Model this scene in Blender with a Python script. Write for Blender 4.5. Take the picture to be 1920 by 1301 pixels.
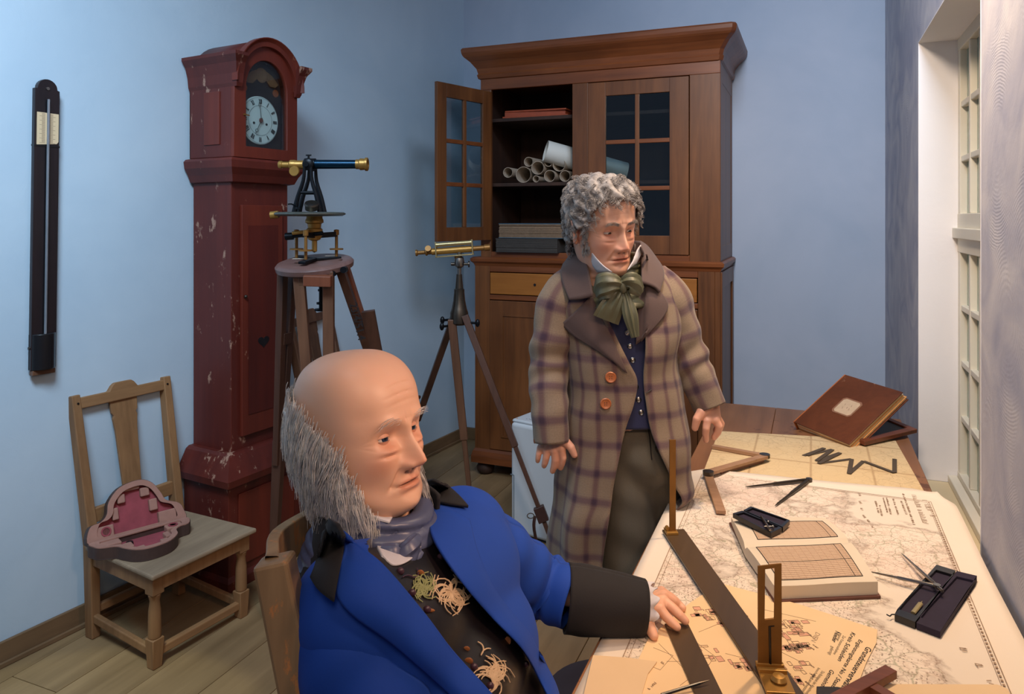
import bpy, bmesh, math, random
import numpy as np
from mathutils import Matrix, Vector
from mathutils.bvhtree import BVHTree
random.seed(7); rng = np.random.default_rng(7)
for _o in list(bpy.data.objects): bpy.data.objects.remove(_o)
S = bpy.context.scene; COL = S.collection
pi = math.pi
# ---------------------------------------------------------------- camera
TH = math.radians(22.4); F = 1366.0; H = 1.58; HZ = 410.0
cs, sn = math.cos(TH), math.sin(TH)
cam_d = bpy.data.cameras.new('camera'); cam = bpy.data.objects.new('camera', cam_d); COL.objects.link(cam)
cam.location = (0, 0, H); cam.rotation_euler = (pi/2, 0, TH)
cam_d.sensor_width = 36; cam_d.lens = 36*F/1920; cam_d.shift_y = (HZ-650.5)/1920; cam_d.clip_start = .02
S.camera = cam
S.view_settings.view_transform = 'Standard'; S.view_settings.look = 'None'
S.view_settings.exposure = 0.0; S.view_settings.gamma = 1
S.view_settings.use_curve_mapping = False
# ---------------------------------------------------------------- world and lights
W = bpy.data.worlds.new('world'); S.world = W; W.use_nodes = True
W.node_tree.nodes['Background'].inputs[0].default_value = (.42, .56, .82, 1)
W.node_tree.nodes['Background'].inputs[1].default_value = 0.155
def light(name, kind, loc, target, power, color, size=.5, size_y=None, spot=None, blend=.5, spread=None):
    d = bpy.data.lights.new(name, kind); o = bpy.data.objects.new(name, d); COL.objects.link(o)
    o.location = loc; d.energy = power; d.color = color
    o.rotation_euler = (Vector(target)-Vector(loc)).to_track_quat('-Z', 'Y').to_euler()
    if kind == 'AREA':
        d.size = size
        if size_y: d.shape = 'RECTANGLE'; d.size_y = size_y
        if spread: d.spread = math.radians(spread)
    if kind == 'SPOT':
        d.spot_size = math.radians(spot); d.spot_blend = blend; d.shadow_soft_size = size
    return o
light('cool_gallery_light', 'AREA', (-1.1, .3, 3.5), (-2.7, 1.7, 1.45), 36, (.60, .80, 1), 1.0, .8, spread=95)
light('cool_back_light', 'AREA', (.05, 1.6, 3.7), (-.1, 4.7, 1.5), 26, (.64, .78, 1), .8, .5, spread=110)
light('warm_table_spot', 'SPOT', (.24, 2.2, 2.95), (.02, 1.85, .76), 120, (1, .68, .40), .05, spot=66, blend=.8)
light('warm_wall_lamp', 'AREA', (-.25, 1.35, 2.9), (.38, 2.7, 1.6), 17, (1, .80, .64), .3, spread=120)
light('warm_cabinet_light', 'SPOT', (.1, 1.0, 3.0), (-.72, 4.0, 2.05), 42, (1, .72, .48), .1, spot=30, blend=1)
light('floor_spot', 'SPOT', (-1.2, .2, 3.2), (-1.95, 1.22, 0), 150, (.92, 1, .72), .03, spot=24, blend=.15)
light('face_light', 'SPOT', (.32, .75, 1.9), (-.55, 1.3, 1.15), 38, (1, .62, .42), .10, spot=64, blend=.9)

light('warm_front_fill', 'AREA', (.15, -.45, 2.5), (.0, 1.5, .9), 4.5, (1, .76, .56), .5, spread=110)

# ---------------------------------------------------------------- picture -> place helpers
RV = np.array((cs, sn, 0)); DV = np.array((-sn, cs, 0)); ZV = np.array((0, 0, 1.)); CAM = np.array((0, 0, H))
def P(px, py, t): return CAM + t*(DV + (px-960)/F*RV + (HZ-py)/F*ZV)
def PZ(px, py, z): return P(px, py, (H-z)*F/(py-HZ))
def PX(px, py, X): return P(px, py, X/(-sn+(px-960)/F*cs))
def PY(px, py, Y): return P(px, py, Y/(cs+(px-960)/F*sn))
MC = Matrix.Rotation(TH, 4, 'Z')            # frame C: x to the camera's right, y away from it, origin under the camera
def Cf(px, py, t): return np.array(((px-960)/F*t, t, H-(py-HZ)/F*t))      # point in frame C
def CZ(px, py, z): return Cf(px, py, (H-z)*F/(py-HZ))
def nrm(v): v = np.asarray(v, float); return v/np.linalg.norm(v)
def Txy(o, ex, ey):
    ex = nrm(ex); ey = nrm(ey); ez = np.cross(ex, ey)
    return Matrix(((ex[0], ey[0], ez[0], o[0]), (ex[1], ey[1], ez[1], o[1]), (ex[2], ey[2], ez[2], o[2]), (0, 0, 0, 1)))
def wmat(o):
    M = o.matrix_basis.copy()
    while o.parent is not None:
        o = o.parent; M = o.matrix_basis @ M
    return M
def app(M, v):
    A = np.array(M); v = np.asarray(v, float).reshape(-1, 3)
    return v@A[:3, :3].T + A[:3, 3]
def crom(pts, n):
    """Catmull-Rom resample of control points to n samples"""
    p = np.asarray(pts, float); k = len(p)
    if k == 2: return p[0]+(p[1]-p[0])*np.linspace(0, 1, n)[:, None]
    p = np.vstack([2*p[0]-p[1], p, 2*p[-1]-p[-2]])
    out = []
    for u in np.linspace(0, k-1-1e-9, n):
        i = int(u); f = u-i; a, b, c, d = p[i:i+4]
        out.append(.5*((2*b)+(-a+c)*f+(2*a-5*b+4*c-d)*f*f+(-a+3*b-3*c+d)*f**3))
    return np.array(out)

class MB:
    def __init__(s, M=None): s.v = []; s.f = []; s.n = 0; s.M = M; s.uv = None; s.uvl = []
    def add(s, v, f, uv=None):
        v = np.asarray(v, float).reshape(-1, 3)
        if s.M is not None: v = app(s.M, v)
        s.f += [tuple(i+s.n for i in q) for q in f]; s.v.append(v); s.n += len(v)
        s.uvl.append(np.zeros((len(v), 2)) if uv is None else np.asarray(uv, float))
        return s
    def box(s, x0, x1, y0, y1, z0, z1):
        v = [(x, y, z) for x in (x0, x1) for y in (y0, y1) for z in (z0, z1)]
        return s.add(v, [(0, 1, 3, 2), (4, 6, 7, 5), (0, 4, 5, 1), (2, 3, 7, 6), (0, 2, 6, 4), (1, 5, 7, 3)])
    def beam(s, p, q, w, h, up=(0, 0, 1), w2=None, h2=None):
        p = np.asarray(p, float); q = np.asarray(q, float); d = nrm(q-p); a = np.cross(d, up)
        if np.linalg.norm(a) < 1e-6: a = np.array((1., 0, 0))
        a = nrm(a); b = np.cross(a, d); w2 = w if w2 is None else w2; h2 = h if h2 is None else h2; v = []
        for c, ww, hh in ((p, w, h), (q, w2, h2)):
            for i, j in ((-1, -1), (1, -1), (1, 1), (-1, 1)): v.append(c+a*i*ww/2+b*j*hh/2)
        return s.add(v, [(3, 2, 1, 0), (4, 5, 6, 7), (0, 1, 5, 4), (1, 2, 6, 5), (2, 3, 7, 6), (3, 0, 4, 7)])
    def tube(s, pts, r, seg=10, cap=True, flat=None):
        pts = np.asarray(pts, float); n = len(pts); r = np.broadcast_to(np.asarray(r, float), (n,))
        T = np.gradient(pts, axis=0); T /= np.linalg.norm(T, axis=1)[:, None]+1e-12
        a = np.cross(T[0], (0, 0, 1.))
        if np.linalg.norm(a) < 1e-3: a = np.cross(T[0], (1., 0, 0))
        a = nrm(a); v = []
        for i in range(n):
            a = a-T[i]*np.dot(a, T[i]); a = nrm(a); b = np.cross(T[i], a)
            for k in range(seg):
                th = 2*pi*k/seg; v.append(pts[i]+r[i]*(math.cos(th)*a+math.sin(th)*b*(flat or 1)))
        f = [(i*seg+k, i*seg+(k+1) % seg, (i+1)*seg+(k+1) % seg, (i+1)*seg+k) for i in range(n-1) for k in range(seg)]
        if cap: f += [tuple(range(seg))[::-1], tuple((n-1)*seg+k for k in range(seg))]
        return s.add(v, f)
    def cyl(s, p, q, r, r2=None, seg=20): return s.tube([p, q], [r, r if r2 is None else r2], seg)
    def lathe(s, prof, p=(0, 0, 0), axis=(0, 0, 1), seg=24):
        ax = nrm(axis); a = np.cross(ax, (1, 0, 0) if abs(ax[0]) < .9 else (0, 1, 0)); a = nrm(a); b = np.cross(ax, a); p = np.asarray(p, float)
        v = [p+ax*h+r*(math.cos(2*pi*k/seg)*a+math.sin(2*pi*k/seg)*b) for r, h in prof for k in range(seg)]; n = len(prof)
        f = [(i*seg+k, i*seg+(k+1) % seg, (i+1)*seg+(k+1) % seg, (i+1)*seg+k) for i in range(n-1) for k in range(seg)]
        f += [tuple(range(seg))[::-1], tuple((n-1)*seg+k for k in range(seg))]
        return s.add(v, f)
    def sph(s, c, r, seg=16, M=None):
        r = np.broadcast_to(np.asarray(r, float), (3,)); v = []; nr = seg//2
        for i in range(nr+1):
            for k in range(seg):
                a = pi*i/nr; b = 2*pi*k/seg; v.append((r[0]*math.sin(a)*math.cos(b), r[1]*math.sin(a)*math.sin(b), r[2]*math.cos(a)))
        v = np.array(v)
        if M is not None: v = v@np.array(M)[:3, :3].T
        f = [(i*seg+k, (i+1)*seg+k, (i+1)*seg+(k+1) % seg, i*seg+(k+1) % seg) for i in range(nr) for k in range(seg)]
        return s.add(v+np.asarray(c, float), f)
    def prism(s, out, z0, z1, hole=None):
        """outline in local xy extruded in z; hole = matching outline (same count) cut through"""
        n = len(out); o = np.asarray(out, float)
        if hole is None:
            v = [(x, y, z) for z in (z0, z1) for x, y in o]
            return s.add(v, [tuple(range(n))[::-1], tuple(range(n, 2*n))]+[(i, (i+1) % n, n+(i+1) % n, n+i) for i in range(n)])
        h = np.asarray(hole, float); v = [(x, y, z) for z in (z0, z1) for q in (o, h) for x, y in q]; f = []
        for i in range(n):
            j = (i+1) % n
            f += [(i, n+i, n+j, j), (2*n+i, 2*n+j, 3*n+j, 3*n+i), (i, j, 2*n+j, 2*n+i), (n+i, 3*n+i, 3*n+j, n+j)]
        return s.add(v, f)
    def grid(s, A, cu=False, cv=False, uv=None, flip=False):
        A = np.asarray(A, float); nu, nv = A.shape[:2]; f = []
        for i in range(nu if cu else nu-1):
            for j in range(nv if cv else nv-1):
                q = (i*nv+j, ((i+1) % nu)*nv+j, ((i+1) % nu)*nv+(j+1) % nv, i*nv+(j+1) % nv)
                f.append(q[::-1] if flip else q)
        return s.add(A.reshape(-1, 3), f, None if uv is None else np.asarray(uv).reshape(-1, 2))

def setp(o, label=None, cat=None, group=None, kind=None):
    for k, x in (('label', label), ('category', cat), ('group', group), ('kind', kind)):
        if x: o[k] = x
    return o
def mk(name, mb, mat, parent=None, bev=0, smooth=None, label=None, cat=None, group=None, kind=None, solid=0, sub=0, segs=2, fixn=False):
    me = bpy.data.meshes.new(name); v = np.vstack(mb.v)
    if parent is not None: v = app(wmat(parent).inverted(), v)
    elif cat or kind is None:
        pass
    o = bpy.data.objects.new(name, me)
    if parent is None and kind != 'structure':
        c = v.mean(axis=0); c[2] = v[:, 2].min(); o.location = c; v = v-c
    me.from_pydata(v.tolist(), [], mb.f)
    if mat is not None: me.materials.append(mat)
    uv = np.vstack(mb.uvl)
    if np.abs(uv).max() > 0:
        l = me.uv_layers.new(name='UVMap'); idx = np.empty(len(me.loops), dtype=np.int32); me.loops.foreach_get('vertex_index', idx)
        l.data.foreach_set('uv', uv[idx].astype(np.float32).ravel())
    if fixn:
        bm = bmesh.new(); bm.from_mesh(me); bmesh.ops.recalc_face_normals(bm, faces=bm.faces); bm.to_mesh(me); bm.free()
    if smooth:
        me.polygons.foreach_set('use_smooth', [True]*len(me.polygons)); me.set_sharp_from_angle(angle=math.radians(smooth if smooth > 1 else 40))
    COL.objects.link(o)
    if parent is not None: o.parent = parent
    if solid: m = o.modifiers.new('s', 'SOLIDIFY'); m.thickness = solid; m.offset = 0
    if bev: m = o.modifiers.new('b', 'BEVEL'); m.width = bev; m.segments = segs; m.limit_method = 'ANGLE'; m.angle_limit = math.radians(35)
    if sub: m = o.modifiers.new('u', 'SUBSURF'); m.levels = sub; m.render_levels = sub
    return setp(o, label, cat, group, kind)
def thing(name, label, cat, loc=(0, 0, 0), rz=0, group=None):
    o = bpy.data.objects.new(name, None); COL.objects.link(o); o.location = loc; o.rotation_euler = (0, 0, rz)
    o.empty_display_size = .05
    return setp(o, label, cat, group)
def bvh_of(*mbs):
    v = np.vstack([x for mb in mbs for x in mb.v]); f = []; n = 0
    for mb in mbs:
        f += [tuple(i+n for i in q) for q in mb.f]; n += mb.n
    return BVHTree.FromPolygons([tuple(p) for p in v], f)
def onsurf(bvh, px, py, off=.003):
    """the point of a surface met where the photograph shows (px, py), lifted off it along its normal"""
    d = Vector(P(px, py, 1)-CAM).normalized(); h, n, i, _ = bvh.ray_cast(Vector(CAM), d)
    if h is None:
        h, n, i, _ = bvh.find_nearest(Vector(P(px, py, 1.0)))
        return None
    if n.dot(d) > 0: n = -n
    return np.array(h+n*off)
def fuse(mb, voxel, smooth=3, factor=.5):
    """one continuous skin round all the shapes of a mesh builder"""
    me = bpy.data.meshes.new('tmp'); me.from_pydata(np.vstack(mb.v).tolist(), [], mb.f)
    o = bpy.data.objects.new('tmp', me); COL.objects.link(o)
    m = o.modifiers.new('r', 'REMESH'); m.mode = 'VOXEL'; m.voxel_size = voxel
    if smooth: m = o.modifiers.new('s', 'SMOOTH'); m.iterations = smooth; m.factor = factor
    dg = bpy.context.evaluated_depsgraph_get(); e = o.evaluated_get(dg); m2 = e.to_mesh()
    v = np.empty(len(m2.vertices)*3); m2.vertices.foreach_get('co', v); f = [tuple(p.vertices) for p in m2.polygons]
    e.to_mesh_clear(); bpy.data.objects.remove(o); bpy.data.meshes.remove(me)
    r = MB(); r.add(v.reshape(-1, 3), f); return r
def capsule(mb, p, q, r0, r1, seg=14):
    p = np.asarray(p, float); q = np.asarray(q, float); L = np.linalg.norm(q-p); d = (q-p)/max(L, 1e-9); pts = []; rr = []
    for a in np.linspace(-pi/2*.97, 0, 5): pts.append(p+d*r0*math.sin(a)); rr.append(r0*math.cos(a))
    for a in np.linspace(0, pi/2*.97, 5): pts.append(q+d*r1*math.sin(a)); rr.append(r1*math.cos(a))
    return mb.tube(pts, rr, seg)
# ---------------------------------------------------------------- materials
def lin(r, g, b):
    f = lambda c: c/12.92 if c <= .04045 else ((c+.055)/1.055)**2.4
    return (f(r/255), f(g/255), f(b/255), 1)
class NT:
    def __init__(s, name):
        s.m = bpy.data.materials.new(name); s.m.use_nodes = True; s.t = s.m.node_tree
        s.b = s.t.nodes['Principled BSDF']
    def n(s, typ, *ins, **at):
        x = s.t.nodes.new('ShaderNode'+typ)
        named = at.pop('ins', {})
        for k, v in at.items(): setattr(x, k, v)
        for i, v in list(enumerate(ins))+list(named.items()):
            if v is None: continue
            if hasattr(v, 'links'): s.t.links.new(v, x.inputs[i])
            else: x.inputs[i].default_value = v
        return x
    def math(s, op, a, b=None, c=None, clamp=False): return s.n('Math', a, b, c, operation=op, use_clamp=clamp).outputs[0]
    def mix(s, f, a, b, typ='MIX'):
        x = s.n('Mix', data_type='RGBA', blend_type=typ); 
        for i, v in ((0, f), (6, a), (7, b)):
            if hasattr(v, 'links'): s.t.links.new(v, x.inputs[i])
            else: x.inputs[i].default_value = v
        return x.outputs[2]
    def ramp(s, f, stops, interp='LINEAR'):
        x = s.n('ValToRGB', f); e = x.color_ramp.elements; x.color_ramp.interpolation = interp
        while len(e) < len(stops): e.new(.5)
        for k, (p, c) in enumerate(stops):
            e[k].position = p; e[k].color = c if hasattr(c, '__len__') else (c, c, c, 1)
        return x.outputs[0]
    def coord(s, kind='Object', scale=(1, 1, 1), rot=(0, 0, 0), loc=(0, 0, 0)):
        tc = s.n('TexCoord'); mp = s.n('Mapping', tc.outputs[kind]); mp.inputs['Scale'].default_value = scale; mp.inputs['Rotation'].default_value = rot
        mp.inputs['Location'].default_value = loc
        return mp.outputs[0]
    def noise(s, vec, scale, detail=4, rough=.55, dist=0):
        x = s.n('TexNoise', vec); x.inputs['Scale'].default_value = scale; x.inputs['Detail'].default_value = detail
        x.inputs['Roughness'].default_value = rough; x.inputs['Distortion'].default_value = dist
        return x.outputs[0]
    def set(s, **k):
        for a, v in k.items():
            i = s.b.inputs[a.replace('_', ' ')]
            if hasattr(v, 'links'): s.t.links.new(v, i)
            else: i.default_value = v
        return s
    def bump(s, h, strength=.3, dist=.01):
        x = s.n('Bump'); x.inputs['Strength'].default_value = strength; x.inputs['Distance'].default_value = dist
        s.t.links.new(h, x.inputs['Height']); s.t.links.new(x.outputs[0], s.b.inputs['Normal']); return s
def plain(name, c, rough=.6, metal=0, var=.12, scale=30, bump=.1, **k):
    t = NT(name); v = t.coord(); n = t.noise(v, scale, 4)
    d = tuple(x*(1-var) for x in c[:3])+(1,); e = tuple(min(1, x*(1+var)) for x in c[:3])+(1,)
    t.set(Base_Color=t.mix(n, d, e), Roughness=rough, Metallic=metal, **k)
    if bump: t.bump(n, bump, .003)
    return t.m
def wood(name, dark, light, axis=2, scale=9, rough=.45, stretch=.07, wear=None, wthr=.66, coat=0, bump=.15):
    t = NT(name); sc = [1, 1, 1]; sc[axis] = stretch; v = t.coord(scale=sc)
    n = t.noise(v, scale, 5, .6, .8); n2 = t.noise(v, scale*7, 3, .6)
    f = t.math('ADD', t.math('MULTIPLY', n, .75), t.math('MULTIPLY', n2, .3))
    c = t.ramp(f, [(.34, dark), (.68, light)])
    big = t.noise(t.coord(), 2.5, 3); c = t.mix(t.ramp(big, [(.35, 0), (.75, .35)]), c, tuple(x*.45 for x in dark[:3])+(1,))
    if wear:
        w = t.noise(t.coord(scale=(1, 1, .45)), 22, 8, .7); w2 = t.noise(t.coord(), 2.2, 2)
        k = t.ramp(t.math('ADD', t.math('MULTIPLY', w, .7), t.math('MULTIPLY', w2, .45)), [(wthr-.015, 0), (wthr+.015, 1)]); c = t.mix(k, c, wear)
    t.set(Base_Color=c, Roughness=rough, Coat_Weight=coat); t.bump(f, bump, .002); return t.m
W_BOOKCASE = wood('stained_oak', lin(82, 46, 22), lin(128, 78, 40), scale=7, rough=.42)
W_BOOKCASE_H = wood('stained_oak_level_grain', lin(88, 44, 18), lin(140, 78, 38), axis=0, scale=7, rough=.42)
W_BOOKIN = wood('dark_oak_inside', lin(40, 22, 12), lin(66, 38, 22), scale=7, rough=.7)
W_DRAWER = wood('yellow_drawer_wood', lin(136, 78, 22), lin(172, 108, 42), axis=0, scale=6)
W_RED = wood('worn_red_paint', lin(78, 24, 17), lin(102, 36, 24), scale=5, rough=.5, wear=lin(160, 120, 100), wthr=.675, bump=.25)
W_RED2 = wood('red_paint', lin(90, 30, 18), lin(116, 42, 24), scale=5, rough=.48, wear=lin(160, 112, 88), wthr=.72, bump=.2)
W_CHAIR = wood('pale_chair_wood', lin(116, 80, 48), lin(156, 114, 74), scale=8, rough=.6)
W_CHAIR_H = wood('pale_chair_wood_level', lin(116, 80, 48), lin(156, 114, 74), axis=1, scale=8, rough=.6)
W_SEAT = wood('grey_seat_board', lin(122, 100, 78), lin(160, 136, 108), axis=1, scale=8, rough=.65)
W_TRIPOD = wood('tripod_wood', lin(76, 48, 32), lin(118, 80, 56), scale=9, rough=.5)
W_TRIPOD_D = wood('dark_tripod_wood', lin(58, 34, 24), lin(90, 56, 40), scale=9, rough=.45)
W_TRIPOD_R = wood('reddish_tripod_wood', lin(104, 56, 36), lin(140, 80, 54), scale=9, rough=.5)
W_PLATE = wood('tripod_head_wood', lin(96, 68, 62), lin(134, 100, 92), axis=0, scale=9, rough=.35)
W_TABLE = wood('table_wood', lin(112, 72, 44), lin(160, 108, 70), axis=1, scale=4, rough=.5, wear=lin(90, 52, 30), wthr=.70)
W_PLANK = wood('floor_board', lin(120, 94, 62), lin(158, 128, 90), axis=1, scale=4, rough=.55)
W_BASE = wood('baseboard_wood', lin(104, 78, 52), lin(136, 104, 72), axis=1, scale=5, rough=.6)
W_RULE = wood('folding_rule_wood', lin(142, 104, 74), lin(178, 138, 104), axis=0, scale=20, rough=.5)
W_BROWN = wood('brown_tool_wood', lin(86, 44, 26), lin(124, 66, 42), axis=0, scale=20, rough=.4)
W_GREY = wood('grey_chair_wood', lin(128, 100, 68), lin(172, 138, 98), scale=9, rough=.55, wear=lin(190, 128, 74), wthr=.64)
BRASS = plain('brass', lin(168, 126, 62), .40, .55, .18, 40, .05)
BRASS_D = plain('old_brass', lin(140, 98, 46), .44, .5, .3, 25, .08)
BRASS_P = plain('pale_brass', lin(176, 158, 112), .3, .6, .15, 30, .05)
BLACKM = plain('black_metal', lin(26, 28, 32), .38, .7, .2, 40, .05)
TEALM = plain('blackened_blue_metal', lin(22, 52, 72), .30, .8, .2, 40, .05)
STEEL = plain('steel', lin(150, 146, 140), .3, 1, .2, 60, .05)
DARKSTEEL = plain('dark_steel', lin(84, 76, 68), .35, .9, .2, 60, .05)
BRONZE = wood('bronzed_rule_metal', lin(66, 50, 34), lin(88, 68, 46), axis=1, scale=6, rough=.38)
LEATHER = plain('strap_leather', lin(56, 28, 20), .5, 0, .25, 60, .2)
BLACK = plain('black_lacquer', lin(22, 20, 22), .3, 0, .3, 50, .1)
PURPLE = plain('dark_purple_velvet', lin(34, 24, 44), .85, 0, .3, 60, .3)
VELVET = plain('faded_red_velvet', lin(142, 62, 68), .9, 0, .35, 25, .5)
VELVETP = plain('pale_case_rim', lin(156, 112, 96), .8, 0, .25, 25, .4)
CASED = plain('case_side', lin(66, 46, 40), .6, 0, .3, 40, .3)
PAPER = plain('paper', lin(216, 200, 176), .85, 0, .05, 12, .1)
PAPER_OLD = plain('old_paper', lin(220, 190, 150), .85, 0, .08, 8, .1)
PAPER_D = plain('brown_page_edges', lin(176, 142, 102), .85, 0, .2, 60, .5)
ROLLP = plain('rolled_paper', lin(176, 160, 140), .8, 0, .12, 20, .1)
ROLLW = plain('white_roll', lin(206, 208, 200), .7, 0, .04, 10, .05)
INK = plain('ink', lin(30, 24, 26), .8, 0, 0, 5, 0)
INKF = plain('faint_ink', lin(150, 124, 100), .85, 0, 0, 5, 0)
PINKINK = plain('pink_wash', lin(212, 158, 130), .85, 0, .1, 60, 0)
WHITEP = plain('white_enamel', lin(206, 210, 206), .35, 0, .03, 20, 0)
APPL = plain('white_plastic', lin(196, 202, 206), .4, 0, .03, 4, 0)
DARKPL = plain('dark_plastic', lin(40, 44, 48), .5, 0, .1, 30, 0)
GREYLINE = plain('grey_plastic', lin(112, 120, 126), .6, 0, .1, 30, 0)  # one plain grey for the vent slats, tank seam and control marks
CREAM = plain('cream_paint', lin(224, 216, 196), .5, 0, .05, 8, .05)
def _glass(name, col, rough=.03, alpha=.18):
    t = NT(name); tr = t.n('BsdfTransparent'); gl = t.n('BsdfGlossy'); gl.inputs['Roughness'].default_value = rough
    tr.inputs[0].default_value = col; fr = t.n('LayerWeight'); fr.inputs[0].default_value = .5
    f = t.math('ADD', t.math('MULTIPLY', t.math('POWER', fr.outputs['Facing'], 4), .6), .03+alpha*.12); mx = t.n('MixShader', f, tr.outputs[0], gl.outputs[0])
    t.t.links.new(mx.outputs[0], t.t.nodes['Material Output'].inputs[0]); return t.m
GLASS = _glass('clear_glass', (.9, .95, .95, 1))
GLASSD = _glass('dusky_glass', (.75, .82, .84, 1), .05, .6)
def _pane():
    t = NT('greenish_window_glass'); n = t.noise(t.coord(), 3, 3)
    t.set(Base_Color=t.mix(n, lin(112, 138, 124), lin(150, 172, 158)), Roughness=.18, Specular_IOR_Level=.6); return t.m
PANE = _pane()
def _plaster(name, a, b, relief, stroke=False):
    t = NT(name); v = t.coord(); n = t.noise(v, 1.3, 4, .6, .4); fine = t.noise(v, 60, 5, .7); mid = t.noise(v, 7, 5, .6, 1.2)
    c = t.mix(t.ramp(t.noise(v, 3.2, 3, .55, 1.5) if stroke else n, [(.3, 0), (.7, 1)]), a, b); t.set(Base_Color=c, Roughness=.8)
    h = t.math('ADD', t.math('MULTIPLY', fine, .25), t.math('MULTIPLY', mid, .8))
    if stroke:
        vv = t.n('TexVoronoi', v); vv.inputs['Scale'].default_value = 2.2
        wv = t.n('TexWave', t.n('VectorMath', v, vv.outputs['Position'], operation='SUBTRACT').outputs[0], wave_type='RINGS', rings_direction='SPHERICAL')
        wv.inputs['Scale'].default_value = 48; wv.inputs['Distortion'].default_value = 2.5; wv.inputs['Detail'].default_value = 3; wv.inputs['Detail Scale'].default_value = 1.2
        mk_ = t.ramp(t.noise(v, 4, 3), [(.45, 0), (.62, 1)]); h = t.math('ADD', h, t.math('MULTIPLY', t.math('MULTIPLY', wv.outputs['Fac'], mk_), .22))
    t.bump(h, relief, .012); return t.m
PL_LEFT = _plaster('pale_blue_plaster', lin(176, 194, 208), lin(190, 205, 216), .12)
PL_BACK = _plaster('grey_blue_plaster', lin(164, 178, 194), lin(180, 190, 204), .08)
PL_RIGHT = _plaster('swirled_lavender_plaster', lin(158, 160, 178), lin(198, 196, 200), .12, True)
PL_REVEAL = _plaster('white_reveal_plaster', lin(230, 226, 224), lin(236, 232, 228), .1)
PL_SILL = _plaster('sill_paint', lin(206, 188, 150), lin(214, 196, 158), .08)

# ---------------------------------------------------------------- room shell
YB = 4.72; XR = .39
LA = np.array((-2.72, 1.12)); LB = np.array((-2.32, YB)); LD = nrm(LB-LA)      # left wall line
def wl(Y): return LA[0]+(Y-LA[1])*(LB[0]-LA[0])/(LB[1]-LA[1])
def PW(px, py, off=0.0):
    """point on the left wall"""
    a = (px-960)/F; d = DV[:2]+a*RV[:2]; n = np.array((LD[1], -LD[0])); A = LA+n*off
    t = np.dot(A, n)/np.dot(d, n); return P(px, py, t)
HT = 3.3
mb = MB(); mb.box(-3.3, 1.0, -.6, 5.1, -.12, -.02)
floor = mk('floor', mb, plain('subfloor', lin(40, 30, 22)), kind='structure')
# boards laid along the window wall; one mesh per board width, shared
bm_ = {}
for i in range(18):
    x0 = -3.0+i*.222; cut = [-.6, .55+((i*7) % 5)*.28, 2.5+((i*3) % 4)*.35, 4.76]
    for a, b in zip(cut[:-1], cut[1:]):
        key = round(b-a, 2)
        if key not in bm_:
            q = MB(); L = b-a; q.box(-.1095, .1095, .0015, L-.0015, -.025, 0); me = mk('plank', q, W_PLANK, floor, bev=.0015, segs=1)
            me.location = (0, 0, 0); bm_[key] = me; o = me
        else:
            o = bm_[key].copy(); COL.objects.link(o)
        # mesh was stored relative to the floor object at the world origin
        o.location = (x0+.111, a, random.uniform(-.0008, .0))
mb = MB(); mb.box(LB[0]-.0, .9, YB, YB+.15, 0, HT); mk('wall_back', mb, PL_BACK, kind='structure')
n2 = np.array((-LD[1], LD[0]))*.15; a0 = LA-LD*1.6; b0 = LB+LD*.16
mb = MB(); q = [a0, b0, b0+n2, a0+n2]; mb.add([(x, y, z) for z in (0, HT) for x, y in q], [(0, 1, 2, 3), (7, 6, 5, 4), (0, 4, 5, 1), (1, 5, 6, 2), (2, 6, 7, 3), (3, 7, 4, 0)])
mk('wall_left', mb, PL_LEFT, kind='structure', fixn=True)
Y0, Y1, ZS, ZT = 2.13, 3.29, .55, 2.28; XO = XR+.17
mb = MB(); mb.box(XR, XO, Y1, YB, 0, HT); mb.box(XR, XO, -.3, Y0, 0, HT); mb.box(XR, XO, Y0, Y1, 0, ZS-.02); mb.box(XR, XO, Y0, Y1, ZT, HT)
mk('wall_right', mb, PL_RIGHT, kind='structure')
mb = MB(); e = .004
mb.box(XR-.001, XO, Y1-e, Y1, ZS, ZT); mb.box(XR-.001, XO, Y0, Y0+e, ZS, ZT); mb.box(XR-.001, XO, Y0, Y1, ZT-e, ZT)
mk('trim_reveal', mb, PL_REVEAL, kind='structure')
mb = MB(); mb.box(XR-.002, XO, Y0+e, Y1-e, ZS-.02, ZS); mk('trim_sill', mb, PL_SILL, kind='structure', bev=.003)
# window with small panes
win = MB(); XW = XR+.135
for y in (Y0+.02, (Y0+Y1)/2, Y1-.02): win.box(XW, XW+.05, y-.022, y+.022, ZS, ZT)
for z0, z1 in ((ZS, ZS+.05), (1.45, 1.60), (ZT-.05, ZT)): win.box(XW-.002, XW+.052, Y0, Y1, z0, z1)
win.box(XW-.02, XW-.002, Y0, Y1, 1.505, 1.545)
window = mk('window_1', win, CREAM, kind='structure', bev=.003)
mb = MB(); mb.box(XW-.035, XW-.003, Y0+e, Y1-e, ZS+.001, ZS+.03); mk('window_sill_rail', mb, CREAM, window, bev=.004)
ys = []
half = (Y1-Y0)/2
for hh in range(2):
    a = Y0+.042+hh*(half-.02); b = a+half-.064; 
    for k in range(1, 3): ys.append(a+(b-a)*k/3)
    for (z0, z1, nr) in ((ZS+.05, 1.45, 4), (1.60, ZT-.05, 3)):
        for r in range(nr):
            for k in range(3):
                q = MB(); q.box(XW+.024, XW+.028, a+(b-a)*k/3, a+(b-a)*(k+1)/3, z0+(z1-z0)*r/nr, z0+(z1-z0)*(r+1)/nr); mk('pane', q, PANE, window)
        for r in range(1, nr):
            z = z0+(z1-z0)*r/nr; q = MB(); q.box(XW+.004, XW+.046, a, b, z-.011, z+.011); mk('glazing_bar', q, CREAM, window, bev=.003)
        for k in range(1, 3):
            y = a+(b-a)*k/3; q = MB(); q.box(XW+.002, XW+.048, y-.012, y+.012, z0, z1); mk('glazing_bar', q, CREAM, window, bev=.003)
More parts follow.
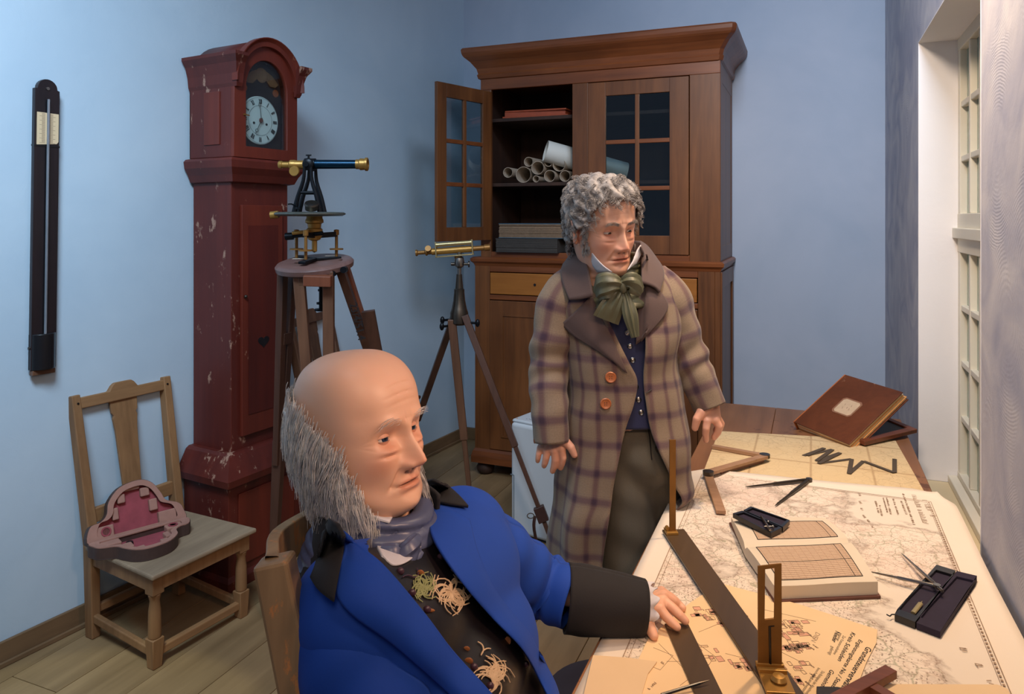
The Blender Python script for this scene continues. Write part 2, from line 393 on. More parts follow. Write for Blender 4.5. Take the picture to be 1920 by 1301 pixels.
# baseboards
n = np.array((LD[1], -LD[0])); 
def wallrun(name, s0, s1, z0, z1, off, th, mat, **k):
    a = LA+LD*s0+n*off; b = LA+LD*s1+n*off; q = MB(); m = (a+b)/2
    q.beam((a[0]+n[0]*th/2, a[1]+n[1]*th/2, (z0+z1)/2), (b[0]+n[0]*th/2, b[1]+n[1]*th/2, (z0+z1)/2), th, z1-z0); return mk(name, q, mat, **k)
wallrun('baseboard_left', -1.5, 3.60, 0, .085, .001, .014, W_BASE, kind='structure', bev=.003)
wallrun('trim_left', -1.5, 3.58, 0, .018, .016, .012, W_BASE, kind='structure', bev=.003)
mb = MB(); mb.box(LB[0], XR, YB-.016, YB-.001, 0, .085); mk('baseboard_back', mb, wood('baseboard_wood_level', lin(104, 78, 52), lin(136, 104, 72), axis=0, scale=5), kind='structure', bev=.003)
# ---------------------------------------------------------------- table
TZ = .76; TX0, TX1, TY0, TY1 = -.385, .335, .70, 3.36
tb = thing('table', 'long brown wooden table along the window, covered with maps', 'table', ((TX0+TX1)/2, 2.0, 0))
for i in range(3):
    w = (TX1-TX0)/3; q = MB(); q.box(TX0+i*w, TX0+(i+1)*w-.0012, TY0, TY1, TZ-.032, TZ); mk('top_board', q, W_TABLE, tb, bev=.002, segs=1)
q = MB(); q.box(TX0+.05, TX1-.05, TY0+.06, TY0+.082, TZ-.14, TZ-.032); q.box(TX0+.05, TX1-.05, TY1-.082, TY1-.06, TZ-.14, TZ-.032)
q.box(TX0+.05, TX0+.072, TY0+.06, TY1-.06, TZ-.14, TZ-.032); q.box(TX1-.072, TX1-.05, TY0+.06, TY1-.06, TZ-.14, TZ-.032)
mk('apron', q, W_TABLE, tb)
for x in (TX0+.07, TX1-.07):
    for y in (TY0+.08, TY1-.08):
        q = MB(); q.beam((x, y, 0), (x, y, TZ-.032), .045, .045, (0, 1, 0), .065, .065); mk('leg', q, W_TRIPOD, tb, bev=.003)

# ---------------------------------------------------------------- barometer
def wall_frame(px, py, off=.0):
    o = PW(px, py); n3 = np.array((LD[1], -LD[0], 0)); return o, n3
bt, bb = PW(81, 150), PW(73, 700)
n3 = np.array((LD[1], -LD[0], 0)); up = nrm(bt-bb); side = nrm(np.cross(up, n3))*-1     # side runs along the wall, away from camera when positive
if side[1] < 0: side = -side
wb = np.linalg.norm(PW(103, 400)-PW(55, 400))/2*.98; Lb = np.linalg.norm(bt-bb)
BM = Txy(bb+n3*.012, side, up)        # local x along wall, y up, z = x cross y
zz = np.array(BM)[:3, 2]; sg = 1 if np.dot(zz, n3) > 0 else -1
bar = thing('barometer', 'long black wall barometer with a glass tube and paper scale', 'barometer', tuple(bb))
def bprism(name, out, z0, z1, mat, bev=.002, par=None, **k):
    q = MB(BM); q.prism(out if sg > 0 else out, min(sg*z0, sg*z1), max(sg*z0, sg*z1)); return mk(name, q, mat, par or bar, bev=bev, **k)
arch = [(-wb, .02), (wb, .02), (wb, Lb-wb*.85)]+[(wb*.82*math.cos(a), Lb-wb*.82+wb*.82*math.sin(a)) for a in np.linspace(0, pi, 13)]+[(-wb, Lb-wb*.85)]
BLACKW = wood('black_stained_wood', lin(20, 16, 20), lin(44, 30, 32), scale=12, rough=.35)
bprism('back_board', arch, 0, .018, BLACKW)
bprism('groove', [(-.006, .1), (.006, .1), (.006, Lb-.08), (-.006, Lb-.08)], .018, .0195, BLACK, 0)
bprism('paper_scale', [(-wb*.82, Lb*.775), (wb*.78, Lb*.775+.008), (wb*.9, Lb*.79), (wb*.9, Lb*.885), (-wb*.82, Lb*.885)], .018, .0205, PAPER_OLD, 0, label='yellowed paper scale')
q = MB(BM)
for i in range(34):
    y = Lb*.782+i*Lb*.003; 
    for sx in (-1, 1): q.box(*sorted((sx*.008, sx*(.02+.008*(i % 5 == 0)))), y, y+.0012, *sorted((sg*.0205, sg*.0209)))
mk('scale_marks', q, INKF, bar)
q = MB(BM); q.cyl((0, .09, sg*.026), (0, Lb-.075, sg*.026), .0048, seg=10); mk('glass_tube', q, plain('silvery_tube', lin(170, 176, 184), .12, .7, .3, 14, 0), bar, smooth=1)
q = MB(BM); q.box(-wb*1.02, wb*1.02, Lb*.77, Lb*.776, *sorted((0, sg*.02))); mk('band', q, BLACK, bar)
half = [(wb*1.02*math.cos(a), .045*math.sin(a)) for a in np.linspace(0, pi, 17)]
cb = Txy(bb+n3*.012+up*.02, side, n3); q = MB(cb); q.prism(half, *sorted((0, (.13 if np.dot(np.array(cb)[:3, 2], up) > 0 else -.13)))); mk('cistern_cover', q, BLACK, bar, bev=.002, smooth=1)
bprism('bottom_strip', [(-wb*.9, 0), (wb*.9, 0), (wb*.9, .018), (-wb*.9, .018)], 0, .022, W_TRIPOD)
q = MB(BM); q.cyl((0, Lb-.035, sg*.016), (0, Lb-.035, sg*.022), .006, seg=12); mk('hanging_screw', q, STEEL, bar, smooth=1)
q = MB(BM); q.cyl((-wb-.004, .1, sg*.008), (-wb+.002, .1, sg*.008), .006, seg=10); mk('side_hook', q, DARKSTEEL, bar)

# ---------------------------------------------------------------- longcase clock (local: x out of the wall, y along it away from the camera, z up)
ck_o = np.array((wl(2.44)+.012, 2.44, 0)); CKM = Txy(ck_o, (LD[1], -LD[0], 0), (LD[0], LD[1], 0))
clock = thing('longcase_clock', 'tall red painted longcase clock with an arched hood', 'clock', tuple(ck_o))
def cbx(name, x0, x1, y0, y1, z0, z1, mat=W_RED, bev=.003, par=None, **k):
    q = MB(CKM); q.box(x0, x1, y0, y1, z0, z1); return mk(name, q, mat, par or clock, bev=bev, **k)
def mould(name, prof, x1, y0, y1, mat=W_RED, par=None):
    """moulding round near side, front and far side; prof = (overhang, z)"""
    A = []
    for r, z in prof: A.append([(0, y0-r, z), (x1+r, y0-r, z), (x1+r, y1+r, z), (0, y1+r, z)])
    q = MB(CKM); A = np.array(A); q.grid(A.transpose(1, 0, 2)); 
    n = len(prof); q.add([A[0][k] for k in range(4)]+[A[-1][k] for k in range(4)], [(0, 1, 2, 3), (7, 6, 5, 4), (0, 3, 7, 4)])
    return mk(name, q, mat, par or clock, fixn=True)
Wd = .40; D0 = .265
cbx('base', 0, D0+.02, -.02, Wd+.0, .03, .46); mould('foot_moulding', [(-.01, 0), (.012, 0), (.012, .04), (.0, .06)], D0+.02, -.02, Wd)
cbx('base_panel', D0+.02, D0+.026, .03, Wd-.05, .09, .40, W_RED2)
mould('plinth_moulding', [(-.0, .44), (.035, .45), (.04, .48), (.02, .52), (-.005, .565), (-.02, .575)], D0+.02, -.015, Wd-.01)
T0, T1 = .028, .352
cbx('trunk', 0, D0-.02, T0, T1, .56, 1.76)
dr = cbx('trunk_door', D0-.02, D0-.004, T0+.045, T1-.045, .63, 1.64, W_RED2)
q = MB(CKM); o4 = [(T0+.078, .74), (T1-.078, .74), (T1-.078, 1.52), (T0+.078, 1.52)]; 
q.box(D0-.004, D0-.001, T0+.078, T1-.078, .72, 1.55); mk('door_panel', q, wood('dark_red_panel', lin(70, 18, 12), lin(100, 30, 18), scale=5, rough=.5, wear=lin(150, 100, 80), wthr=.80), dr)
# heart shaped opening in the door panel
hp = []
for a in np.linspace(0, 2*pi, 28, endpoint=False):
    hx = 16*math.sin(a)**3/17*.034; hy = (13*math.cos(a)-5*math.cos(2*a)-2*math.cos(3*a)-math.cos(4*a))/17*.03; hp.append((hx+.19, hy+1.03))
q = MB(CKM @ Matrix(((0, 0, 1, 0), (1, 0, 0, 0), (0, 1, 0, 0), (0, 0, 0, 1)))); q.prism(hp, D0-.001, D0+.0005); mk('heart_cutout', q, BLACK, dr)
q = MB(CKM); q.sph((D0+.004, T0+.058, 1.24), .008, 12); mk('door_knob', q, DARKSTEEL, dr, smooth=1)
mould('waist_moulding', [(-.03, 1.735), (-.012, 1.74), (.0, 1.77), (.018, 1.80), (.022, 1.83), (.012, 1.84), (-.01, 1.845)], D0+.02, .0, .38)
# hood
H0, H1 = .008, .372; HX = D0+.022; ZC = 1.845
cbx('hood_side', 0, HX-.02, H0, H0+.016, ZC, 2.20, W_RED); cbx('hood_side', 0, HX-.02, H1-.016, H1, ZC, 2.20, W_RED); 
cbx('side_panel', .10, .20, H0-.005, H0, 1.90, 2.13, W_RED2, .002)
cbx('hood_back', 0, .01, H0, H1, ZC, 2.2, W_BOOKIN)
yc = (H0+H1)/2; R0 = .118
FM = CKM @ Matrix(((0, 0, 1, 0), (1, 0, 0, 0), (0, 1, 0, 0), (0, 0, 0, 1)))     # xy = (along the front, up), z = out
ang = np.linspace(0, pi, 21)
outer = [(H1, ZC), (H1, 2.175)]+[(yc+.182*math.cos(a), 2.175+.20*math.sin(a)) for a in ang[1:-1]]+[(H0, 2.175), (H0, ZC)]
inner = [(yc+R0, ZC+.05), (yc+R0, 2.15)]+[(yc+R0*math.cos(a), 2.15+.135*math.sin(a)) for a in ang[1:-1]]+[(yc-R0, 2.15), (yc-R0, ZC+.05)]
q = MB(FM); q.prism(outer, HX-.02, HX, hole=inner); hd = mk('hood_door', q, W_RED2, clock, bev=.002, smooth=30, fixn=True)
q = MB(FM); q.prism(inner, HX-.013, HX-.010); mk('glass', q, GLASS, hd)
q = MB(FM); q.cyl((yc-R0-.012, 2.03, HX), (yc-R0-.012, 2.03, HX+.008), .004, seg=10); q.beam((yc-R0-.012, 2.03, HX+.007), (yc-R0+.012, 2.028, HX+.007), .004, .004); mk('latch', q, BRASS_D, hd)
# arched hood top: barrel and moulded arch
q = MB(FM); A = []
for z in (0.0, HX+.0): A.append([(yc+.178*math.cos(a), 2.175+.196*math.sin(a), z) for a in ang])
q.grid(np.array(A).transpose(1, 0, 2)); mk('barrel_roof', q, W_RED, clock, smooth=1, solid=.006, fixn=True)
q = MB(FM); A = []
for r, z in ((-.02, 0.0), (-.02, .018), (.0, .02), (.014, .034), (.018, .034), (.018, .0), (-.02, 0)):
    A.append([(yc+(.176+r)*math.cos(a), 2.172+(.194+r)*math.sin(a), HX+z) for a in np.linspace(-.02, pi+.02, 25)])
q.grid(np.array(A).transpose(1, 0, 2)); mk('arch_moulding', q, W_RED2, clock, smooth=35, fixn=True)
def cornice_side(y0, s):
    prof = [(.0, 2.145), (.006, 2.16), (.010, 2.20), (.022, 2.245), (.040, 2.272), (.040, 2.286), (-.01, 2.286), (-.01, 2.145)]
    q = MB(CKM); A = []
    for r, z in prof: A.append([(0, y0-s*r, z), (HX+.016+r, y0-s*r, z), (HX+.016+r, y0+s*.028, z)])
    A = np.array(A).transpose(1, 0, 2); q.grid(A, cv=True); q.add(list(A[0]), [tuple(range(8))]); q.add(list(A[2]), [tuple(range(8))])
    q.add([(0, y0, 2.286), (HX+.016, y0, 2.286), (HX+.016, y0+s*.02, 2.286), (0, y0+s*.02, 2.286)], [(0, 1, 2, 3)])
    return mk('cornice', q, W_RED, clock, fixn=True)
cornice_side(H0, 1); cornice_side(H1, -1)
# dial and movement plates behind the glass
dc = (yc-.012, 2.02); DZ = HX-.035; RD = .108
DARKPLATE = plain('dark_backplate', lin(34, 24, 24), .5, .1, .4, 20)
q = MB(FM); q.prism([(x*.985+yc*.015, z) for x, z in inner], DZ-.008, DZ-.004); mk('dial_plate', q, DARKPLATE, clock)
q = MB(FM); q.lathe([(0.001, 0), (RD, 0), (RD, .004), (RD*.98, .006), (.001, .008)], (dc[0], dc[1], DZ-.004), (0, 0, 1), 48); dial = mk('dial', q, WHITEP, clock, smooth=30)
q = MB(FM)
for r in (RD*.62, RD*.95):
    q.tube([(dc[0]+r*math.cos(a), dc[1]+r*math.sin(a), DZ+.0046) for a in np.linspace(0, 2*pi, 49)], .0005, 4, cap=False)
num = ['XII', 'I', 'II', 'III', 'IIII', 'V', 'VI', 'VII', 'VIII', 'IX', 'X', 'XI']
for k, s_ in enumerate(num):
    a = pi/2-k*pi/6; er = np.array((math.cos(a), math.sin(a))); et = np.array((math.sin(a), -math.cos(a))); c0 = np.array(dc)
    wch = {'I': .0046, 'V': .010, 'X': .010}; tot = sum(wch[c] for c in s_); xx = -tot/2
    for ch in s_:
        w = wch[ch]; m = xx+w/2; r0, r1 = RD*.69, RD*.89
        def bar(x0, x1, th):
            p = c0+er*r0+et*x0; p2 = c0+er*r1+et*x1; q.beam((p[0], p[1], DZ+.0048), (p2[0], p2[1], DZ+.0048), th, .0008, (0, 0, 1))
        if ch == 'I': bar(m, m, .0026)
        elif ch == 'V': bar(m, m-.0035, .0028); bar(m, m+.0035, .0012)
        else: bar(m-.0035, m+.0035, .0012); bar(m+.0035, m-.0035, .0028)
        xx += w
mk('numerals', q, INK, dial)
q = MB(FM)
for sx in (-1, 1): q = MB(FM); q.cyl((dc[0]+sx*.036, dc[1]-.014, DZ+.003), (dc[0]+sx*.036, dc[1]-.014, DZ+.0055), .0055, seg=14); mk('winding_hole', q, BLACK, dial)
def hand(name, deg, L, w):
    a = math.radians(90-deg); er = np.array((math.cos(a), math.sin(a), 0)); q = MB(FM); c = np.array((dc[0], dc[1], DZ+.011))
    q.tube([c-er*.012, c+er*L*.62, c+er*L*.66], [w*.5, w*.35, w*.5], 6)
    et = np.array((er[1], -er[0], 0)); q.tube([c+er*L*(.66+.1*(1-math.cos(b)))+et*math.sin(b)*w*2.0 for b in np.linspace(0, 2*pi, 13)], w*.35, 5)
    q.tube([c+er*L*.85, c+er*L], [w*.7, w*.15], 6); mk(name, q, DARKSTEEL, dial, label=None)
hand('minute_hand', -7, RD*.84, .003); hand('hour_hand', 208, RD*.66, .0036)
q = MB(FM); q.lathe([(.001, 0), (.011, 0), (.009, .004), (.001, .005)], (dc[0], dc[1], DZ+.009)); mk('hand_collet', q, plain('dull_copper', lin(120, 70, 60), .5, .3), dial, smooth=1)
ORN = plain('worn_gilt', lin(118, 84, 56), .55, .3, .45, 50, .5)
q = MB(FM); q.lathe([(.001, 0), (.034, .002), (.034, .004), (.026, .006), (.02, .004), (.001, .007)], (yc, 2.225, DZ-.004)); mk('arch_boss', q, ORN, clock, smooth=1)
for s in (-1, 1):
    q = MB(FM); A = [(yc+s*(.03+.018*math.cos(a)+.022*(1-a/pi) if a < pi else .03), 0) for a in (0,)]; 
    q.prism([(yc+s*x, z) for x, z in ((.026, 2.205), (.05, 2.182), (.08, 2.180), (.098, 2.196), (.085, 2.21), (.06, 2.232), (.03, 2.245))][::s], DZ-.004, DZ+.0); mk('arch_scroll', q, ORN, clock)
for x in (yc-.098, yc+.082):
    q = MB(FM); q.lathe([(.001, 0), (.017, .001), (.017, .004), (.012, .003), (.001, .006)], (x, 2.155, DZ-.004)); mk('spandrel_rosette', q, plain('copper_rosette', lin(160, 84, 44), .4, .5, .3, 60, .4), clock, smooth=1)

# ---------------------------------------------------------------- side chairs (local: x forward, y across, z up)
def side_chair(M, label, zs=.37, Wf=.42, Db=.40, HB=.93, tone=(W_CHAIR, W_CHAIR_H, W_SEAT), over=.02, plain_top=False):
    o = app(M, (0, 0, 0))[0]; th = thing('chair', label, 'chair', tuple(o), 0)
    def part(name, f, mat, **k):
        q = MB(M); f(q); return mk(name, q, mat, th, **k)
    wd, wh, ws = tone; hw = Wf/2; bw = hw*.86
    # turned front legs
    for s in (-1, 1):
        def leg(q, s=s):
            x, y = Db-.025, s*(hw-.025); q.beam((x, y, zs-.085), (x, y, zs-.02), .046, .046, (0, 1, 0)); 
            q.lathe([(.023, zs-.085), (.019, zs-.10), (.0165, zs-.11), (.021, .20), (.0225, .12), (.021, .105)], (x, y, 0), (0, 0, 1), 16)
            q.beam((x, y, .0), (x, y, .105), .036, .036, (0, 1, 0), .046, .046)
        part('leg', leg, wd, bev=.003, smooth=30)
        def post(q, s=s):
            y = s*bw; pts = [(0.02, y, 0), (0.01, y, zs), (-.09, y*1.06, HB)]
            q.beam(pts[0], pts[1], .034, .046, (1, 0, 0), .038, .05); q.beam(pts[1], pts[2], .038, .05, (1, 0, 0), .034, .038)
        part('rear_leg', post, wd, bev=.004)
    part('seat', lambda q: q.prism([(-.0, -bw-.02), (Db+over, -hw-.015), (Db+over, hw+.015), (-.0, bw+.02)], zs-.018, zs), ws, bev=.006)
    def apron(q):
        q.beam((Db-.01, -hw+.04, zs-.045), (Db-.01, hw-.04, zs-.045), .018, .05); 
        for s in (-1, 1): q.beam((.02, s*bw, zs-.045), (Db-.03, s*(hw-.012), zs-.045), .018, .05)
    part('apron', apron, wd)
    for s in (-1, 1): part('stretcher', lambda q, s=s: q.beam((.02, s*bw, .075), (Db-.03, s*(hw-.025), .05), .022, .03), wd, bev=.004)
    part('stretcher', lambda q: q.beam((Db-.025, -hw+.03, .05), (Db-.025, hw-.03, .05), .024, .03), wh, bev=.004)
    part('stretcher', lambda q: q.beam((.02, -bw, .10), (.02, bw, .10), .022, .03), wh, bev=.004)
    xb = lambda z: .01-.10*(z-zs)/(HB-zs)
    BF = Txy((xb(HB-.0)-.0, 0, HB), (0, 1, 0), nrm((-.10, 0, HB-zs)))     # back plane: x across, y up along the rake
    def crest(q):
        a = bw*1.06-.01; out = [(-a, -.055), (a, -.055), (a, -.012), (.062, -.012), (.048, .008), (.035, .018), (-.035, .018), (-.048, .008), (-.062, -.012), (-a, -.012)]
        q.M = M @ BF; q.prism(out[::-1], -.014, .016)
    part('crest_rail', crest, wh, bev=.004)
    def splat(q):
        q.M = M @ BF; L = HB-zs-.10; out = [(-.058, -.05), (-.055, -.10), (-.047, -.112), (-.052, -.125), (-.046, -.17), (-.036, -L), (.036, -L), (.046, -.17), (.052, -.125), (.047, -.112), (.055, -.10), (.058, -.05)]
        q.prism(out, -.006, .006)
    part('splat', splat, wd, bev=.002)
    part('back_rail', lambda q: q.beam((xb(zs+.11), -bw, zs+.10), (xb(zs+.11), bw, zs+.10), .024, .055), wh, bev=.003)
    for s in (-1, 1):
        for z in (HB-.028, zs+.10): q = MB(M); q.cyl((xb(z)+.02, s*(bw*1.04), z), (xb(z)+.0235, s*(bw*1.04), z), .004, seg=8); mk('peg', q, BLACK, th)
    return th
g = PZ(290, 1250, 0); g2 = PZ(452, 1155, 0); ax = nrm(g2-g); fw = np.array((ax[1], -ax[0], 0))      # along the front, then outwards
Wc = np.linalg.norm(g2-g)+.05; mid = (g+g2)/2; CH1 = Txy(mid-fw*.395, fw, ax)
side_chair(CH1, 'pale wooden chair by the left wall with an open red-lined case', zs=.345, Wf=Wc, Db=.42, HB=.90)
c0 = np.array((wl(3.1)+.13, 3.16, 0)); CH2 = Txy(c0, (.985, .17, 0), (-.17, .985, 0))
side_chair(CH2, 'darker wooden chair against the wall between clock and bookcase', zs=.62, Wf=.46, Db=.42, HB=1.085, tone=(W_TRIPOD, W_TRIPOD, W_TRIPOD_D), over=.03)
# ---------------------------------------------------------------- open instrument case on the chair
def spline_closed(pts, n=60):
    p = np.array(pts, float); k = len(p); out = []
    for u in np.linspace(0, k, n, endpoint=False):
        i = int(u); f = u-i; a, b, c, d = p[(i-1) % k], p[i], p[(i+1) % k], p[(i+2) % k]
        out.append(.5*((2*b)+(-a+c)*f+(2*a-5*b+4*c-d)*f*f+(-a+3*b-3*c+d)*f**3))
    return np.array(out)
zs = .3465
pA, pB = PZ(212, 1040, zs), PZ(360, 1005, zs)
case = thing('instrument_case', 'open shaped case lined in faded red velvet, lying on the pale chair', 'case', tuple((pA+pB)/2))
SC_ = 1.0
sym = [(-.155, 0), (-.15, .055), (-.115, .065), (-.095, .085), (-.085, .125), (-.045, .165), (.02, .175), (.06, .155), (.085, .115), (.1, .085), (.14, .065), (.155, .04), (.155, 0)]
def half_case(M, name, rim, lab):
    out = spline_closed([(x, y) for x, y in sym]+[(.05, -.0), (-.05, -.0)], 64)
    out[:, 1] = np.maximum(out[:, 1], .0); c = out.mean(axis=0); inn = c+(out-c)*.86
    if name: 
        q = MB(M); q.prism(out, 0, .035, hole=inn); s = mk(name, q, CASED, case, bev=.003, fixn=True)
        q = MB(M); q.prism(out, -.004, .0); mk('outer_shell', q, CASED, s, bev=.002)
        q = MB(M); q.prism(inn, .0005, .014); mk('velvet_lining', q, VELVET, s)
        # padded blocks that leave the stepped recess between them
        q = MB(M); q.prism(c+(out-c)*.985, .034, .038, hole=c+(out-c)*.80); mk('padded_rim', q, VELVETP, s, bev=.002, fixn=True)
        for (x0, x1, y0, y1, h) in ((-.13, -.075, .012, .05, .034), (.07, .13, .012, .05, .034), (-.075, -.055, .06, .10, .03), (.045, .072, .06, .10, .03), (-.055, -.03, .11, .14, .03), (.02, .05, .115, .145, .03), (-.03, .02, .145, .16, .028)):
            q = MB(M); q.box(x0, x1, y0, y1, .012, h); mk('velvet_block', q, VELVETP, s, bev=.004)
        q = MB(M); q.lathe([(.016, .034), (.016, .0365), (.011, .0365), (.010, .02), (.001, .02)], (-.1, .031, 0), seg=18); mk('round_recess', q, VELVET, s)
        return s
e1 = nrm(pB-pA); e1 = nrm(PZ(345, 962, zs+.03)-PZ(185, 1005, zs+.03)); 
hinge = PZ(262, 1000, zs+.030)
e2 = np.array((e1[1], -e1[0], 0)); e2 = e2 if np.dot(e2, fw) > 0 else -e2          # out towards the chair front
TR = Txy(hinge+e2*.0-ZV*.026, -e1, e2) if np.dot(np.cross(-e1, e2), ZV) > 0 else Txy(hinge-ZV*.026, e1, e2)
half_case(TR @ Matrix.Scale(1.1, 4), 'case_tray', 1, None)
b2 = nrm(-e2*.36+ZV*.93); ex = e1 if np.dot(np.cross(e1, b2), fw) > 0 else -e1
TL = Txy(hinge-e2*.012-ZV*.0, ex, b2); nz = np.array(TL)[:3, 2]; TL = Matrix.Translation(-nz*.036) @ TL
half_case(TL @ Matrix.Scale(1.1, 4), 'case_lid', 1, None)
q = MB(TR); q.lathe([(.001, 0), (.014, .003), (.012, .012), (.001, .016)], (.05, .05, .014)); mk('black_fitting', q, BLACK, case, smooth=1)

# ---------------------------------------------------------------- bookcase
BX0, BX1, BY0, BY1 = -1.93, -.46, 4.08, 4.70
bk = thing('bookcase', 'tall brown glazed bookcase with its left glass door standing open', 'bookcase', ((BX0+BX1)/2, (BY0+BY1)/2, 0))
def kb(name, x0, x1, y0, y1, z0, z1, mat=W_BOOKCASE, bev=.003, par=None, **k):
    q = MB(); q.box(x0, x1, y0, y1, z0, z1); return mk(name, q, mat, par or bk, bev=bev, **k)
def kmould(name, prof, x0, x1, y0, mat=W_BOOKCASE_H, cham=.0):
    A = []
    for r, z in prof: A.append([(x0-r, BY1, z), (x0-r, y0-r, z), (x1+r-cham, y0-r, z), (x1+r, y0-r+cham, z), (x1+r, BY1, z)])
    A = np.array(A); q = MB(); q.grid(A.transpose(1, 0, 2)); q.add(list(A[0])+list(A[-1]), [(0, 1, 2, 3, 4), (9, 8, 7, 6, 5), (0, 4, 9, 5)]); return mk(name, q, mat, bk, fixn=True)
U0 = BX0+.04                            # upper case is a little narrower on the left
ZW = 1.33
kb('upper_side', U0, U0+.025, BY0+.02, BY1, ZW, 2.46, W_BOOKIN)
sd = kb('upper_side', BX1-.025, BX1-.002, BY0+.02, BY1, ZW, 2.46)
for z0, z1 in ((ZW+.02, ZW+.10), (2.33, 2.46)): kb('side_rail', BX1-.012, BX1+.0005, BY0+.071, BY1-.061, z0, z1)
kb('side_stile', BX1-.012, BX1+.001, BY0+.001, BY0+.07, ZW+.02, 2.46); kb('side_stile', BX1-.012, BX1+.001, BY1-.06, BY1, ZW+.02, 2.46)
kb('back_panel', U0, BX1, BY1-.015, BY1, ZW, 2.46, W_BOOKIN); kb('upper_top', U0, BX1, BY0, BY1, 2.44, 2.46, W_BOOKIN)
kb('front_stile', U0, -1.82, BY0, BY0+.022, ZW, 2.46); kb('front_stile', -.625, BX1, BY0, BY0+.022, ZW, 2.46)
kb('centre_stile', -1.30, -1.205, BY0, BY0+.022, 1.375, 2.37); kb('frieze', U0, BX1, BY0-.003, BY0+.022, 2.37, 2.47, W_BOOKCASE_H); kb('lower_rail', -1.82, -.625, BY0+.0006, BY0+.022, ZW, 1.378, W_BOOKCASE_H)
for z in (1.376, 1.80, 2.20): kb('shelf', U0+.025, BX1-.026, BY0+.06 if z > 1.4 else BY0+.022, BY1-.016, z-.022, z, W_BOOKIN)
kmould('cornice', [(-.01, 2.43), (.012, 2.44), (.018, 2.462), (.012, 2.47), (.02, 2.50), (.05, 2.54), (.078, 2.565), (.085, 2.575), (.09, 2.59), (.092, 2.61), (.085, 2.62), (.0, 2.625)], U0, BX1, BY0, cham=.02)
kmould('waist_moulding', [(-.02, 1.285), (.0, 1.29), (.006, 1.305), (.020, 1.318), (.022, 1.335), (.01, 1.345), (-.02, 1.348)], BX0, BX1, BY0)
# lower case
kb('lower_side', BX0, BX0+.03, BY0, BY1, .12, 1.30); kb('lower_side', BX1-.03, BX1, BY0, BY1, .12, 1.30)
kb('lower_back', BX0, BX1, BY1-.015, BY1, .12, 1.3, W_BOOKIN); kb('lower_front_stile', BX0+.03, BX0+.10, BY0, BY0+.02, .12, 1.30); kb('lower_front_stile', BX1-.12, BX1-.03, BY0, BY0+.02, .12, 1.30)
xm = (BX0+BX1)/2; kb('lower_front_stile', xm-.04, xm+.04, BY0, BY0+.02, .12, 1.30)
[kb('drawer_rail', xa, xb, BY0+.0006, BY0+.02, za, zb, W_BOOKCASE_H) for za, zb in ((1.255, 1.30), (1.085, 1.115)) for xa, xb in ((BX0+.10, xm-.04), (xm+.04, BX1-.12))]
for x0, x1 in ((BX0+.105, xm-.045), (xm+.045, BX1-.125)):
    d = kb('drawer', x0, x1, BY0-.004, BY0+.016, 1.12, 1.25, W_DRAWER, label='yellower drawer front'); q = MB(); q.cyl(((x0+x1)/2, BY0-.004, 1.185), ((x0+x1)/2, BY0-.007, 1.185), .008, seg=12); mk('keyhole', q, BLACK, d)
    d = kb('door', x0-.003, x1+.003, BY0-.004, BY0+.016, .17, 1.08)
    q = MB(); q.M = Txy((0, BY0-.004, 0), (1, 0, 0), (0, 0, 1)); a, b = x0+.075, x1-.075
    q.prism([(a, .25), (b, .25), (b, 1.0), (a, 1.0)], 0, .006, hole=[(a+.012, .262), (b-.012, .262), (b-.012, .988), (a+.012, .988)]); mk('door_bead', q, W_BOOKCASE, d, fixn=True)
for z0, z1 in ((.14, .24), (1.20, 1.29)): kb('lower_side_rail', BX1-.0, BX1+.0095, BY0+.081, BY1-.071, z0, z1)
kb('lower_side_stile', BX1, BX1+.01, BY0, BY0+.08, .14, 1.29); kb('lower_side_stile', BX1, BX1+.01, BY1-.07, BY1, .14, 1.29)
kmould('base_moulding', [(-.02, .075), (.018, .08), (.018, .12), (.01, .15), (-.0, .165), (-.02, .17)], BX0, BX1, BY0)
for x in (BX0+.05, BX1-.05):
    for y in (BY0+.05, BY1-.06):
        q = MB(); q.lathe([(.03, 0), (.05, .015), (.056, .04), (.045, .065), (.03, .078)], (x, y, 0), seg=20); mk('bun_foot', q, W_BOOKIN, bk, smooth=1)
def glazed_door(M, w, z0, z1, g0, g1, name='door'):
    """local x along the door from the hinge, y thickness, z up"""
    st = .105 if w > .5 else .075
    q = MB(M); q.box(0, st, 0, .022, z0, z1); q.box(w-st, w, 0, .022, z0, z1); q.box(st, w-st, 0, .022, g1, z1); q.box(st, w-st, 0, .022, z0, g0)
    d = mk(name, q, W_BOOKCASE, bk, bev=.002)
    q = MB(M); q.box((w)/2-.012, w/2+.012, .001, .021, g0, g1)
    mk('muntin', q, W_BOOKCASE, d, bev=.003)
    for k in (1, 2): q = MB(M); z = g0+(g1-g0)*k/3; q.box(st, w-st, .002, .020, z-.012, z+.012); mk('muntin', q, W_BOOKCASE_H, d, bev=.003)
    for i in range(2):
        for k in range(3):
            q = MB(M); xa = st+(w/2-st)*i; q.box(xa, xa+w/2-st, .010, .013, g0+(g1-g0)*k/3, g0+(g1-g0)*(k+1)/3); mk('pane', q, GLASSD, d)
    return d
glazed_door(Txy((-.628, BY0-.004, 0), (-1, 0, 0), (0, -1, 0)) @ Matrix.Translation((0, -.018, 0)), .575, 1.38, 2.365, 1.485, 2.285)
fr = np.array((-1.965, 3.66, 0)); hg = np.array((-1.835, BY0-.004, 0)); ex = nrm(fr-hg)
glazed_door(Txy(hg, ex, np.array((-ex[1], ex[0], 0))), .46, 1.45, 2.355, 1.53, 2.275)
